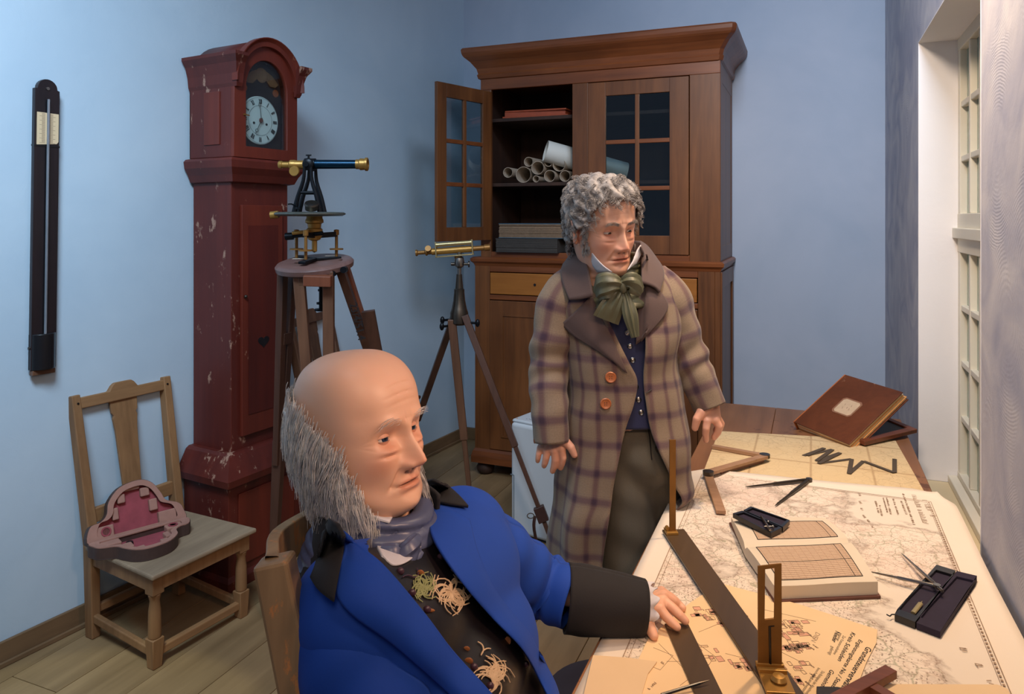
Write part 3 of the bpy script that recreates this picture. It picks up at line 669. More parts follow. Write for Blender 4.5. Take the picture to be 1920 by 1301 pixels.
# contents of the open side
def book(M, L, Wb, T, cover, pages, name, label, cat='book', group=None, ragged=0):
    """local: spine along x at y=0, fore edge at y=Wb, lying flat, z up; page block shows at y=0 side when spine=0"""
    o = app(M, (L/2, Wb/2, 0))[0]; th = thing(name, label, cat, tuple(o), 0, group)
    q = MB(M); q.box(0, L, 0, Wb, 0, .004); q.box(0, L, 0, Wb, T-.004, T); q.box(0, L, Wb-.004, Wb, 0, T); mk('cover', q, cover, th, bev=.001)
    q = MB(M); q.box(.005, L-.005, .006, Wb-.004, .004, T-.004); pg = mk('page_block', q, pages, th)
    q = MB(M)
    for k in range(9):
        z = .004+(T-.008)*(k+.5)/9; r = random.uniform(-.003, .004)*(1+ragged); q.box(.004-r*ragged*.3, L-.004+r*.3, .002-r, .02, z-(T-.008)/22, z+(T-.008)/22)
    mk('page_gathering', q, pages, th); return th
z0 = 1.377
sh = np.array((PY(936, 470, BY0+.03)[0], BY0+.025, z0))
book(Matrix.Translation((sh[0], BY0-.03, z0)), .40, .30, .085, plain('worn_black_cover', lin(44, 40, 38), .6, 0, .3), plain('dark_page_edges', lin(62, 58, 54), .85, 0, .3, 40, .4), 'book', 'thick dark bound book at the bottom of the shelf stack')
book(Matrix.Translation((sh[0]+.015, BY0-.015, z0+.086)), .41, .28, .088, plain('blue_paper_cover', lin(66, 92, 108), .7, 0, .2), plain('brown_book_edges', lin(124, 102, 80), .85, 0, .3, 60, .6), 'book', 'thick book with brown page edges and blue top, upper of the shelf stack', ragged=.5)
rb = thing('portfolio', 'flat reddish brown portfolio lying on the top shelf of the bookcase', 'portfolio', (-1.55, BY0+.28, 2.20))
RC = plain('red_leather', lin(150, 66, 34), .45, 0, .3, 30, .3)
for z, e in ((2.201, 0), (2.238, .012)):
    q = MB(); q.M = Matrix.Translation((0, 0, z)); q.prism([(-1.775+e, BY0+.07+e), (-1.36-e, BY0+.10), (-1.34-e, BY0+.42), (-1.60, BY0+.46), (-1.77+e, BY0+.40)], 0, .010); mk('board', q, RC, rb, bev=.002)
q = MB(); q.M = Matrix.Translation((0, 0, 2.211)); q.prism([(-1.765, BY0+.085), (-1.38, BY0+.115), (-1.36, BY0+.41), (-1.6, BY0+.44), (-1.755, BY0+.39)], 0, .027); mk('sheets', q, RC, rb)
zr = 1.801
def roll(px, py, r, L=.45, yaw=0, dy=0, squash=1, at=None):
    p = PY(px, py, BY0+.09+dy)
    if at: p[0], p[2] = at
    p[2] = max(p[2], zr+r+.001); d = nrm((math.sin(yaw), math.cos(yaw), 0))
    q = MB(); n = 26; A = []
    for (rr, s) in ((r, 0), (r, L), (r-.003, L), (r-.003, 0)):
        A.append([p+d*s+np.array((d[1], -d[0], 0))*rr*math.cos(2*pi*k/n)+ZV*rr*squash*math.sin(2*pi*k/n) for k in range(n)])
    q.grid(np.array(A), cu=True, cv=True)
    # overlapping outer lap of the rolled sheet
    B = [[p+d*s+np.array((d[1], -d[0], 0))*(r+.002*f)*math.cos(-.6+f*1.4)+ZV*(r+.002*f)*squash*math.sin(-.6+f*1.4) for f in np.linspace(0, 1, 8)] for s in (-.006, L-.01)]
    q.grid(np.array(B)); return q, p
ROLLS = ((950, 323, .032, .35, 'narrow rolled paper at the far left of the pile on the middle shelf'), (981, 331, .050, -.15, 'wide squashed rolled paper in the lower row of the pile, second from left'),
        (986, 312, .030, .1, 'small rolled paper lying in the dip above the wide squashed roll'), (1008, 320, .041, -.1, 'rolled paper with a wide dark mouth in the middle of the pile'), (1005, 340, .021, 0, 'smallest rolled paper at the bottom middle of the pile'),
        (1023, 306, .026, .25, 'rolled paper at the top of the pile under the big white roll'), (1031, 336, .036, -.3, 'rolled paper in the lower row right of the smallest roll'), (1049, 315, .040, .15, 'rolled paper in the upper row at the right end of the pile'), (1056, 337, .034, -.2, 'rolled paper in the lower row at the right end of the pile'))
rp = np.array([[*PY(a[0], a[1], BY0+.09)[[0, 2]], a[2]] for a in ROLLS]); lo = BX0+.07
for _ in range(300):
    for i in range(len(rp)):
        for j in range(i):
            d_ = rp[i, :2]-rp[j, :2]; L_ = np.linalg.norm(d_); g_ = rp[i, 2]+rp[j, 2]+.006-L_
            if g_ > 0: rp[i, :2] += d_/L_*g_/2; rp[j, :2] -= d_/L_*g_/2
    rp[:, 1] = np.maximum(rp[:, 1], zr+rp[:, 2]+.002); rp[:, 0] = np.maximum(rp[:, 0], -1.80+rp[:, 2])
for (px, py, r, yaw, lab), (rx_, rz_, _r) in zip(ROLLS, rp):
    q, p = roll(px, py, r, yaw=0, dy=random.uniform(0, .03), at=(rx_, rz_)); mk('paper_roll', q, ROLLP, None, smooth=30, fixn=True, label=lab, cat='paper roll', group='rolled papers in the bookcase')
a = PY(1023, 283, BY0+.10); b = PY(1172, 346, BY0+.34); b[2] = zr+.06; d = nrm(b-a); u = nrm(np.cross(d, (0, 1, 0))); w = np.cross(d, u); A = []; n = 36
for rr, s in ((.066, 0), (.066, 1), (.063, 1), (.063, 0)): A.append([a+(b-a)*s+rr*(u*math.cos(2*pi*k/n)+w*math.sin(2*pi*k/n)) for k in range(n)])
q = MB(); q.grid(np.array(A), cu=True, cv=True); mk('paper_roll', q, ROLLW, None, smooth=30, fixn=True, label='big white rolled sheet slanting across the pile of rolls', cat='paper roll', group='rolled papers in the bookcase')

# ---------------------------------------------------------------- tripods
def leg2(th, tops, foot, mats, w=.028, h=.04, joint=.55, brace=(.3,), shoe=True):
    """two bars that run down to one pointed foot"""
    foot = np.asarray(foot, float); tp = [np.asarray(x, float) for x in tops]; c = (tp[0]+tp[1])/2; jp = c+(foot-c)*joint; side = (tp[1]-tp[0])
    for i, m in zip((0, 1), mats):
        e = jp+side*(i-.5)*.22; q = MB(); q.beam(tp[i], e, w, h, up=side, w2=w*.8); l = mk('leg_bar', q, m, th, bev=.003)
    q = MB(); q.beam(jp-(jp-c)*.12, foot+(jp-foot)*.06, h*1.05, h*.95, up=side, w2=.022, h2=.022); mk('lower_leg', q, mats[0], th, bev=.003)
    for b in brace:
        m_ = c+(jp-c)*b; q = MB(); k = (1-b)+.22*b; q.beam(m_-side*.5*k, m_+side*.5*k, .03, .045, up=(foot-c)); mk('cross_piece', q, mats[0], th, bev=.002)
    if shoe:
        q = MB(); d = nrm(foot-jp); q.tube([foot-d*.10, foot-d*.03, foot], [.019, .018, .004], 10); q.beam(foot-d*.09, foot-d*.09+nrm(side)*.05, .02, .012); mk('iron_foot', q, BLACKM, th)
T1c = P(590, 492, 2.80); zt = T1c[2]
th = thing('surveying_tripod', 'large wooden tripod with a round head, in front of the red clock', 'tripod', (T1c[0], T1c[1], 0))
nt = nrm(np.array((0, 0, 1.))-RV*.05-DV*.16)
q = MB(); q.lathe([(.001, -.03), (.125, -.03), (.145, -.022), (.148, -.005), (.14, .004), (.128, .008), (.001, .006)], T1c, nt, 40); mk('head_plate', q, W_PLATE, th, smooth=30)
Lf = P(507, 1168, 2.84); Lf[2] = 0; Mf = PZ(618, 1190, 0); Rf = PZ(830, 1065, 0)
leg2(th, (P(530, 510, 2.85), P(549, 508, 2.93)), Lf, (W_TRIPOD_D, W_TRIPOD_D), brace=(.35,))
leg2(th, (P(560, 512, 2.70), P(616, 508, 2.70)), Mf, (W_TRIPOD, W_TRIPOD), joint=.8, brace=(.02, .45))
leg2(th, (P(634, 492, 2.76), P(646, 498, 2.88)), Rf, (W_TRIPOD_D, W_TRIPOD_R), w=.03, h=.055, joint=.75, brace=(.5,))
q = MB(); a = P(690, 583, 2.84); q.beam(a, P(712, 700, 2.90), .05, .02, up=DV); mk('side_lath', q, W_TRIPOD_D, th)
q = MB(); q.beam(P(596, 516, 2.66), P(596, 536, 2.665), .10, .035, up=DV); mk('hinge_block', q, W_TRIPOD_R, th, bev=.003)
q = MB(); c = P(602, 500, 2.8); q.cyl(c, c-ZV*.16, .008); 
for dz, r in ((.035, .02), (.06, .012), (.11, .017), (.135, .024)): q.lathe([(.001, -.005), (r, -.004), (r, .004), (.001, .005)], c-ZV*(dz+.03), seg=14)
mk('clamp_screw', q, BLACKM, th, smooth=30)
for x, y in ((647, 505), (626, 512)):
    c = P(x, y, 2.72); q = MB(); q.cyl(c, c-DV*.03, .012); mk('wing_bolt', q, BLACKM, th, smooth=30)
def flat_text(s_, size, M, mat, name, parent, shear=0, bold=0, spacing=1, align='LEFT', squeeze=1):
    cu = bpy.data.curves.new('t', 'FONT'); cu.body = s_; cu.size = size; cu.shear = shear; cu.offset = bold; cu.space_character = spacing; cu.align_x = align; cu.resolution_u = 2
    o = bpy.data.objects.new('t', cu); COL.objects.link(o); dg = bpy.context.evaluated_depsgraph_get(); e = o.evaluated_get(dg); m = e.to_mesh()
    v = np.empty(len(m.vertices)*3); m.vertices.foreach_get('co', v); v = v.reshape(-1, 3); v[:, 0] *= squeeze; f = [tuple(p.vertices) for p in m.polygons]; e.to_mesh_clear(); bpy.data.objects.remove(o); bpy.data.curves.remove(cu)
    q = MB(M); q.add(v, f)
    return mk(name, q, mat, parent) if name else q
a, b = P(661, 568, 2.80), P(680, 645, 2.84); ex = nrm(b-a); nn = nrm(CAM-a); ey = nrm(np.cross(nn, ex))
flat_text('23/4/51.4', .042, Txy(a-nn*.0+nn*.008-ey*.012, ex, ey), INK, 'number_marking', th, bold=.0006, squeeze=.98)
# theodolite (frame: x = picture right, y = away, z up, plate centre origin)
TM = Txy(T1c+nt*.008, RV, DV); k_ = 2.8/F
tl = thing('theodolite', 'brass and blue-black theodolite on the large tripod', 'theodolite', tuple(T1c+nt*.008))
zp = lambda y: (H-(y-HZ)*k_)-(T1c[2]+.008); xp = lambda x: (x-590)*k_
def tp(name, f, mat, **k):
    q = MB(TM); f(q); return mk(name, q, mat, tl, **{'smooth': 35, **k})
def foot(q):
    for a in (.3, 2.4, 4.5): q.beam((0, 0, .006), (.10*math.cos(a), .10*math.sin(a), .006+.01*math.sin(a)), .03, .010)
tp('base_star', foot, BLACKM, bev=.002)
for a in (.5, 2.75, 4.6):
    c = np.array((.085*math.cos(a), .085*math.sin(a), 0)); 
    tp('levelling_screw', lambda q: (q.cyl(c+(0, 0, .008), c+(0, 0, .115), .006), q.lathe([(.001, -.004), (.026, -.003), (.026, .003), (.001, .004)], c+(0, 0, .042)), q.lathe([(.001, -.01), (.010, -.008), (.010, .012), (.001, .014)], c+(0, 0, .105))), BRASS_D)
    tp('tribrach_arm', lambda q: q.beam((0, 0, .095), c+(0, 0, .1), .026, .02, w2=.018), BLACKM, bev=.002)
for x0, y0, z0, w_, h_ in ((-.045, -.045, .0055, .05, .022), (.05, .05, .012, .04, .018)): tp('paper_label', lambda q: q.box(x0-w_/2, x0+w_/2, y0-h_/2, y0+h_/2, z0+.003, z0+.004), PAPER)
tp('centre_spindle', lambda q: q.lathe([(.001, .03), (.010, .035), (.010, .075), (.022, .08), (.030, .095), (.030, .12), (.024, .125), (.026, .14), (.034, .145), (.034, .155), (.03, .162), (.03, .172), (.001, .172)]), BRASS)
tp('clamp_bar', lambda q: (q.cyl((-.10, -.02, .092), (.04, -.03, .105), .008), q.cyl((-.105, -.02, .092), (-.075, -.02, .094), .014)), BLACKM)
tp('tangent_screw', lambda q: q.cyl((-.075, -.032, .105), (-.01, -.034, .112), .007), BRASS)
zd = zp(402)
tp('horizontal_circle', lambda q: q.lathe([(.001, -.008), (.12, -.006), (.133, .0), (.133, .005), (.125, .009), (.001, .009)], (xp(582), 0, zd), seg=48), plain('tarnished_circle', lin(110, 112, 104), .4, .7, .25, 30))
tp('side_screw', lambda q: (q.cyl((xp(526), -.02, zd-.0), (xp(511), -.02, zd-.003), .014),), BRASS)
zt2 = zp(309); zf = zd+.008
def frame(q):
    for s in (-1, 1):
        y = s*.032
        for sx, xb_ in ((-1, -.052), (1, .046)):
            pts = crom([(xp(582)+xb_, y, zf), (xp(582)+xb_*.72, y, zf+.06), (xp(582)+xb_*.34, y, zf+.12), (xp(582)+sx*.012, y, zt2-.01)], 10)
            q.tube(pts, [.010-.004*i/9 for i in range(10)], 8)
        q.cyl((xp(582)-.026, y, zf+.075), (xp(582)+.024, y, zf+.075), .006); q.sph((xp(582), y, zt2), (.022, .008, .024), 14)
tp('a_frame_standard', frame, BLACKM)
ty = -.0
tp('telescope_tube', lambda q: q.cyl((xp(590), ty, zt2+.002), (xp(672), ty, zt2+.002), .018, .017, 24), TEALM)
tp('telescope_pivot_block', lambda q: (q.cyl((xp(572), ty, zt2+.002), (xp(592), ty, zt2+.002), .023), q.cyl((xp(580), -.045, zt2), (xp(580), .045, zt2), .010), q.cyl((xp(579), 0, zt2+.02), (xp(579), 0, zt2+.038), .004), q.cyl((xp(574), 0, zt2+.037), (xp(584), 0, zt2+.037), .003)), BLACKM)
tp('objective_ring', lambda q: q.lathe([(.001, 0), (.019, 0), (.019, .012), (.023, .016), (.022, .034), (.026, .036), (.026, .044), (.023, .046), (.019, .046), (.017, .03), (.001, .03)], (xp(668), ty, zt2+.002), (1, 0, 0), 24), BRASS)
tp('eyepiece', lambda q: q.lathe([(.001, 0), (.013, 0), (.015, .003), (.015, .012), (.012, .016), (.012, .04), (.019, .045), (.019, .062), (.017, .066), (.017, .10), (.001, .10)], (xp(523), ty, zt2), (1, 0, 0), 20), BRASS)
tp('focus_knob', lambda q: q.lathe([(.001, 0), (.018, 0), (.020, .004), (.018, .012), (.001, .012)], (xp(556), -.02, zt2-.026), (0, -1, 0), 20), BRASS)
tp('compass_box', lambda q: q.lathe([(.001, 0), (.024, 0), (.024, .018), (.027, .02), (.024, .026), (.001, .022)], (xp(592), -.055, zf+.012), nrm((.1, -.5, 1)), 22), DARKSTEEL)
tp('reader_lens', lambda q: (q.tube(crom([(xp(565), -.03, zf+.012), (xp(556), -.05, zf+.03), (xp(549), -.06, zf+.03)], 6), .003, 6), q.lathe([(.001, 0), (.012, .0), (.012, .008), (.001, .008)], (xp(568), -.05, zf+.012))), BLACKM)
# second, slimmer tripod
ap = P(861, 590, 3.6)
t2 = thing('strapped_tripod', 'slim dark tripod with straps, in front of the bookcase', 'tripod', (ap[0], ap[1], 0))
q = MB(); q.lathe([(.001, .20), (.014, .20), (.016, .17), (.02, .13), (.026, .125), (.026, .11), (.03, .07), (.038, .03), (.045, .01), (.045, -.04), (.03, -.05), (.001, -.05)], ap, seg=20); mk('tripod_head', q, DARKSTEEL, t2, smooth=30)
q = MB(); q.lathe([(.001, 0), (.01, 0), (.010, .04), (.022, .05), (.026, .07), (.022, .09), (.012, .10), (.012, .14), (.001, .14)], ap+ZV*.19, seg=16); mk('ball_joint', q, STEEL, t2, smooth=30)
q = MB(); c = ap+ZV*.25; q.cyl(c, c+RV*.05, .006); q.lathe([(.001, 0), (.016, 0), (.016, .006), (.001, .006)], c+RV*.045, RV); q.cyl(c, c-RV*.04, .008); mk('side_clamp', q, DARKSTEEL, t2, smooth=30)
fts = (PZ(889, 1005, 0), PZ(1048, 1050, 0), P(735, 900, 4.2)); fts[2][2] = 0
tops = (ap+np.array((0, 0, -.02))-RV*.035-DV*.02, ap+RV*.03-DV*.03+ZV*.0, ap-RV*.025+DV*.045)
for i, (a, b, wdt) in enumerate(zip(tops, fts, (.05, .042, .055))):
    d = b-a; q = MB(); q.beam(a, a+d*.55, wdt*.8, .032, up=DV if i != 2 else RV, w2=wdt*.75); lg = mk('leg', q, (W_TRIPOD, W_TRIPOD_D, W_TRIPOD_D)[i], t2, bev=.003)
    q = MB(); q.beam(a+d*.50, b-d*.02, wdt*.5, .024, up=DV if i != 2 else RV, w2=wdt*.45); mk('lower_leg', q, (W_TRIPOD, W_TRIPOD_D, W_TRIPOD_D)[i], lg, bev=.003)
    q = MB(); q.tube([b-d*.03, b], [.012, .003], 8); mk('iron_foot', q, BLACKM, lg)
    q = MB(); c = a+d*.03; s = (-1, 1, -1)[i]; q.cyl(c-RV*.02, c+RV*s*.045-DV*.02, .006); q.sph(c+RV*s*.05-DV*.02, (.012, .012, .02), 10); mk('wing_nut', q, BLACKM, lg, smooth=1)
c = fts[1]+(tops[1]-fts[1])*.18; d = nrm(tops[1]-fts[1]); q = MB(); q.beam(c-d*.035, c+d*.035, .05, .04, up=DV)
q.tube(crom([c-RV*.03-DV*.02, c-RV*.035-DV*.03-ZV*.05, c-RV*.02-DV*.035-ZV*.13], 8), .010, 6, flat=.3); q2 = MB(); 
mk('leather_strap', q, LEATHER, t2, bev=.003)
q2.tube([c-RV*.03-DV*.022+RV*.016*math.cos(a)-RV*.02+ZV*.012*math.sin(a) for a in np.linspace(0, 2*pi, 13)], .0025, 5); mk('buckle', q2, STEEL, t2)
# brass level
LM = Txy(P(858, 482, 3.6), nrm(RV+ZV*.075), DV); lv = thing('surveying_level', 'brass surveying level on the slim strapped tripod', 'level', tuple(P(858, 486, 3.6)))
kk = 3.6/F
def lp(name, f, mat, **k):
    q = MB(LM); f(q); return mk(name, q, mat, lv, **{'smooth': 35, **k})
lp('telescope_tube', lambda q: q.cyl((-.125, 0, .036), (.075, 0, .036), .0165), BRASS)
lp('spirit_vial', lambda q: (q.cyl((-.095, -.012, .068), (.07, -.012, .068), .0105), q.cyl((-.102, -.012, .068), (-.094, -.012, .068), .0125), q.cyl((.068, -.012, .068), (.076, -.012, .068), .0125)), BRASS_P)
lp('eyepiece', lambda q: q.lathe([(.001, 0), (.016, 0), (.016, .008), (.010, .012), (.010, .045), (.018, .05), (.018, .056), (.013, .06), (.013, .085), (.001, .085)], (-.205, 0, .036), (1, 0, 0), 18), BRASS_D)
lp('focus_knob', lambda q: q.lathe([(.001, 0), (.015, 0), (.015, .014), (.001, .014)], (-.14, -.012, .05), (0, -1, .4), 16), BRASS_D)
lp('objective_tube', lambda q: q.lathe([(.001, 0), (.0125, 0), (.0125, .06), (.016, .062), (.016, .09), (.001, .09)], (.073, 0, .036), (1, 0, 0), 18), BRASS_D)
lp('carrier_plate', lambda q: (q.box(-.108, .082, -.024, .018, .006, .012), q.box(-.106, -.100, -.024, .018, .006, .082), q.box(.074, .080, -.024, .018, .006, .082)), BRASS_P, bev=.001)
lp('pivot', lambda q: q.lathe([(.001, -.03), (.010, -.03), (.010, -.01), (.016, -.006), (.016, .006), (.001, .006)], (0, 0, 0)), BRASS_D)

# ---------------------------------------------------------------- white air unit behind the standing man
a, b = PZ(957, 1001, 0), PZ(1140, 1058, 0); ex = nrm(b-a); ey = np.array((-ex[1], ex[0], 0)); ey = ey if np.dot(ey, DV) > 0 else -ey; Ld = np.linalg.norm(b-a)
AM = Txy(a, ex, ey); ha = .575; au = thing('dehumidifier', 'white plastic dehumidifier on the floor behind the standing man', 'dehumidifier', tuple(a+ex*Ld/2+ey*.15))
q = MB(AM); q.prism([(0, 0), (Ld, 0), (Ld, .3), (0, .3)], .012, ha-.015); mk('body', q, APPL, au, bev=.018, segs=4, smooth=30, fixn=True)
q = MB(AM); q.prism([(.0, .012), (Ld, .012), (Ld, .288), (.0, .288)], ha-.02, ha); mk('top_cover', q, APPL, au, bev=.01, segs=3, smooth=30, fixn=True)
q = MB(AM); q.box(.02, .024, -.0012, .001, .04, .30); q.box(.0, .02, -.0012, .001, .298, .302); mk('tank_seam', q, GREYLINE, au)
q = MB(AM); q.box(.02, Ld-.02, .02, .28, 0, .014); mk('base', q, DARKPL, au)
for i in range(17):
    z = ha-.20-.0085*i; w_ = .055-.0026*i+.02; q = MB(AM); q.box(.30-w_*.55+.0022*i, .30+w_*.7, -.0025, .001, z, z+.004); mk('vent_slat', q, GREYLINE, au)
q = MB(AM); q.box(.014, .022, .03, .036, ha, ha+.001); mk('indicator', q, plain('orange_mark', lin(200, 130, 60), .6), au)
q = MB(AM)
for i in range(4): q.box(.06+.012*i, .068+.012*i, .05+.006*(i % 2), .054+.006*(i % 2), ha, ha+.0008)
mk('control_marks', q, GREYLINE, au)
# dark round stool partly under the table
c = P(1140, 1275, 1.80); c[2] = .40; st = thing('stool', 'round dark padded stool beside the table near the seated man', 'stool', (c[0], c[1], 0))
q = MB(); q.lathe([(.001, .34), (.15, .34), (.165, .35), (.168, .38), (.155, .40), (.10, .412), (.001, .415)], (c[0], c[1], 0), seg=40); mk('seat', q, plain('dark_stool_cover', lin(34, 30, 40), .5, 0, .2), st, smooth=30)
for a_ in (.8, 2.37, 3.94, 5.5):
    q = MB(); q.tube([(c[0]+.15*math.cos(a_), c[1]+.15*math.sin(a_), 0), (c[0]+.11*math.cos(a_), c[1]+.11*math.sin(a_), .345)], [.012, .018], 10); mk('leg', q, W_TRIPOD_D, st, smooth=30)
# ================================================================ things on the table
def poly(name, pts, z, th, mat, label=None, cat=None, parent=None, bev=0, uvw=False, **k):
    """flat piece whose outline is given where it lies; pts = (px, py) on the plane at its top"""
    w = [PZ(x, y, z+th) for x, y in pts]; n = len(w); q = MB()
    top = [(p[0], p[1], z+th) for p in w]; bot = [(p[0], p[1], z) for p in w]
    ar = sum(top[i][0]*top[(i+1) % n][1]-top[(i+1) % n][0]*top[i][1] for i in range(n))
    if ar < 0: top = top[::-1]; bot = bot[::-1]
    v = bot+top; q.add(v, [tuple(range(n))[::-1], tuple(range(n, 2*n))]+[(i, (i+1) % n, n+(i+1) % n, n+i) for i in range(n)], uv=[(p[0], p[1]) for p in v] if uvw else None)
    return mk(name, q, mat, parent, bev=bev, label=label, cat=cat, **k)
def mapmat(name, paper, old=False):
    t = NT(name); uv = t.n('TexCoord').outputs['UV']; sp = t.n('SeparateXYZ', uv); X, Y = sp.outputs[0], sp.outputs[1]
    nz = t.noise(uv, 7, 9, .62, .3); ms = t.math
    if not old:
        s1 = ms('MULTIPLY', ms('SUBTRACT', X, ms('ADD', .135, ms('MULTIPLY', ms('SUBTRACT', 1.687, Y), .37))), 9.)
        s1 = ms('MINIMUM', s1, ms('MULTIPLY', ms('SUBTRACT', 1.84, Y), 9.))
        s2 = ms('MINIMUM', ms('MULTIPLY', ms('SUBTRACT', X, .10), 7.), ms('MULTIPLY', ms('SUBTRACT', Y, 2.16), 8.))
        f = ms('ADD', ms('MAXIMUM', ms('MAXIMUM', s1, s2), -.22), ms('MULTIPLY', ms('SUBTRACT', nz, .5), 2.2))
    else: f = ms('SUBTRACT', ms('MULTIPLY', nz, .01), .5)
    land = t.ramp(f, [(.0, 1), (.02, 0)])
    coast = t.ramp(ms('ABSOLUTE', f), [(.0, 1), (.03, .55), (.16, 0)])
    wob = t.n('VectorMath', uv, t.n('VectorMath', t.n('TexNoise', uv, ins={'Scale': 18.}).outputs['Color'], (.06, .06, .06), operation='MULTIPLY').outputs[0], operation='ADD').outputs[0]
    def vor(sc, w):
        v = t.n('TexVoronoi', wob, feature='DISTANCE_TO_EDGE'); v.inputs['Scale'].default_value = sc
        return t.ramp(v.outputs['Distance'], [(0, 1), (w, 0)])
    riv = vor(17, .035); riv2 = vor(46, .05)
    dens = t.ramp(ms('ADD', t.noise(uv, 5, 3), ms('MULTIPLY', ms('SUBTRACT', 1.9, Y), .35)), [(.35, .15), (.65, 1)])
    gv = t.n('TexVoronoi', t.n('VectorMath', uv, (170, 110, 1), operation='MULTIPLY').outputs[0]); gv.inputs['Scale'].default_value = 1
    gly = t.math('MULTIPLY', t.ramp(gv.outputs['Distance'], [(.18, 1), (.34, 0)]), dens)
    hill = t.ramp(t.noise(uv, 30, 5, .7), [(.50, 0), (.68, .6)])
    c = t.mix(.0, paper, paper); ink = lin(128, 96, 72); gr = lin(120, 128, 92)
    L = t.mix(t.math('MULTIPLY', hill, .55), paper, lin(178, 140, 110)); L = t.mix(t.math('MULTIPLY', riv, .6), L, gr if not old else ink); L = t.mix(t.math('MULTIPLY', riv2, .4), L, ink)
    if not old: L = t.mix(t.math('MULTIPLY', gly, .75), L, lin(104, 84, 68))
    L = t.mix(t.ramp(t.noise(uv, 3, 2), [(.45, 0), (.75, .22 if not old else .0)]), L, lin(206, 140, 130))
    sea = t.mix(.06, paper, lin(120, 110, 110)); c = t.mix(land, sea, L) if not old else L
    if not old: c = t.mix(t.math('MULTIPLY', coast, .6), c, lin(120, 96, 80))
    if not old:
        # blank margin outside the printed border
        m = ms('MINIMUM', ms('MINIMUM', ms('SUBTRACT', X, -.325), ms('SUBTRACT', .315, X)), ms('SUBTRACT', 2.395, Y))
        c = t.mix(t.ramp(ms('ADD', m, .5), [(.499, 1), (.501, 0)]), c, paper)
    else:
        blot = t.noise(uv, 5, 4); c = t.mix(t.ramp(blot, [(.4, 0), (.75, .5)]), c, lin(196, 156, 100)); c = t.mix(t.ramp(t.noise(uv, 2.2, 2), [(.3, .85), (.6, .25)]), c, paper)
        fold = ms('ABSOLUTE', ms('SUBTRACT', ms('FRACT', ms('MULTIPLY', ms('ADD', X, 3.06), 5.4)), .5)); fold2 = ms('ABSOLUTE', ms('SUBTRACT', ms('FRACT', ms('MULTIPLY', Y, 3.6)), .5))
        k = t.ramp(ms('MINIMUM', fold, fold2), [(.0, .55), (.012, .35), (.03, 0)]); c = t.mix(k, c, lin(140, 100, 62))
    t.set(Base_Color=c, Roughness=.85); t.bump(t.noise(uv, 9, 3), .15, .01); return t.m
MAPM = mapmat('printed_map_paper', lin(226, 211, 192)); MAPO = mapmat('old_map_paper', lin(212, 186, 142), True)
# older map at the back of the table
poly('map_sheet', [(1348, 808), (1679, 826), (1735, 925), (1313, 900)], TZ+.0005, .0012, MAPO, 'yellowed folded old map lying at the far end of the table', 'map', uvw=True)
# big map
z = TZ+.003; c4 = [PZ(1284, 882, z), PZ(1780, 929, z), np.array((.378, .74, z)), np.array((-.375, .74, z))]
nu, nv = 40, 90; A = np.zeros((nu, nv, 3)); U = np.zeros((nu, nv, 2))
for i in range(nu):
    for j in range(nv):
        u, v = i/(nu-1), j/(nv-1); p = (c4[0]*(1-u)+c4[1]*u)*(1-v)+(c4[3]*(1-u)+c4[2]*u)*v
        rc = max(0, 1-(u*.75+v*1.67)/.06)+max(0, 1-((1-u)*.75+v*1.67)/.10)*1.0
        p[1] -= rc*.03; p[0] += (.02 if u < .5 else -.035)*rc
        p[2] += .0012*math.sin(p[0]*11+p[1]*3)*math.sin(p[1]*7)+max(0, .03-v*1.67)*.25+max(0, (u-.96))*.15*(1+.4*math.sin(p[1]*9)); p[2] += .002
        A[i, j] = p; U[i, j] = p[:2]
q = MB(); q.grid(A, uv=U, flip=True); bigmap = mk('map_sheet', q, MAPM, None, smooth=1, solid=.0015, label='large detailed printed map covering the near table', cat='map')
def mline(q, pts, w=.0012, z=TZ+.0068): 
    for a, b in zip(pts[:-1], pts[1:]): q.beam((a[0], a[1], z), (b[0], b[1], z), w, .0006)
q = MB()
bx0, bx1, by = -.325, .315, 2.395
mline(q, [(bx0, .78), (bx0, by), (bx1, by), (bx1, .78)], .0014); mline(q, [(bx0+.010, .78), (bx0+.010, by-.010), (bx1-.010, by-.010), (bx1-.010, .78)], .0007); mk('border_line', q, INKF, bigmap)
q = MB()
for i in range(110): y = .9+i*.0136; q.box(bx1-.008, bx1-.004, y, y+.006, TZ+.0066, TZ+.0072)
mk('border_ticks', q, INKF, bigmap, kind='stuff')
# title block of the map: lines of lettering too small to read
q = MB(); rnd = random.Random(3)
def scrib(q, a, b, h, dens=1.0, z=TZ+.0072, w=.0011):
    a = np.array(a); b = np.array(b); L = np.linalg.norm(b-a); d = (b-a)/L; n = np.array((-d[1], d[0])); s = 0
    while s < L:
        if rnd.random() < .16*dens: s += h*.8; continue
        hh = h*rnd.uniform(.55, 1.0); p = a+d*s; r = rnd.uniform(-.3, .3)*h
        q.beam((p[0], p[1], z), (p[0]+n[0]*hh+d[0]*r, p[1]+n[1]*hh+d[1]*r, z), w, .0005)
        if rnd.random() < .4: q.beam((p[0], p[1], z), (p[0]+d[0]*h*.5, p[1]+d[1]*h*.5, z), w*.8, .0005)
        s += h*rnd.uniform(.4, .65)
def scr_px(q, x0, y0, x1, y1, h, **k): a, b = PZ(x0, y0, TZ+.006), PZ(x1, y1, TZ+.006); scrib(q, a[:2], b[:2], h, **k)
for x0, y0, x1, y1, h in ((1729, 938, 1745, 970, .016), (1709, 928, 1731, 982, .014), (1690, 922, 1712, 984, .006), (1688, 940, 1698, 965, .006), (1673, 935, 1683, 966, .005), (1661, 933, 1669, 965, .005), (1655, 934, 1663, 962, .004), (1640, 940, 1646, 962, .006), (1648, 948, 1652, 968, .006)):
    scr_px(q, x0, y0, x1, y1, h)
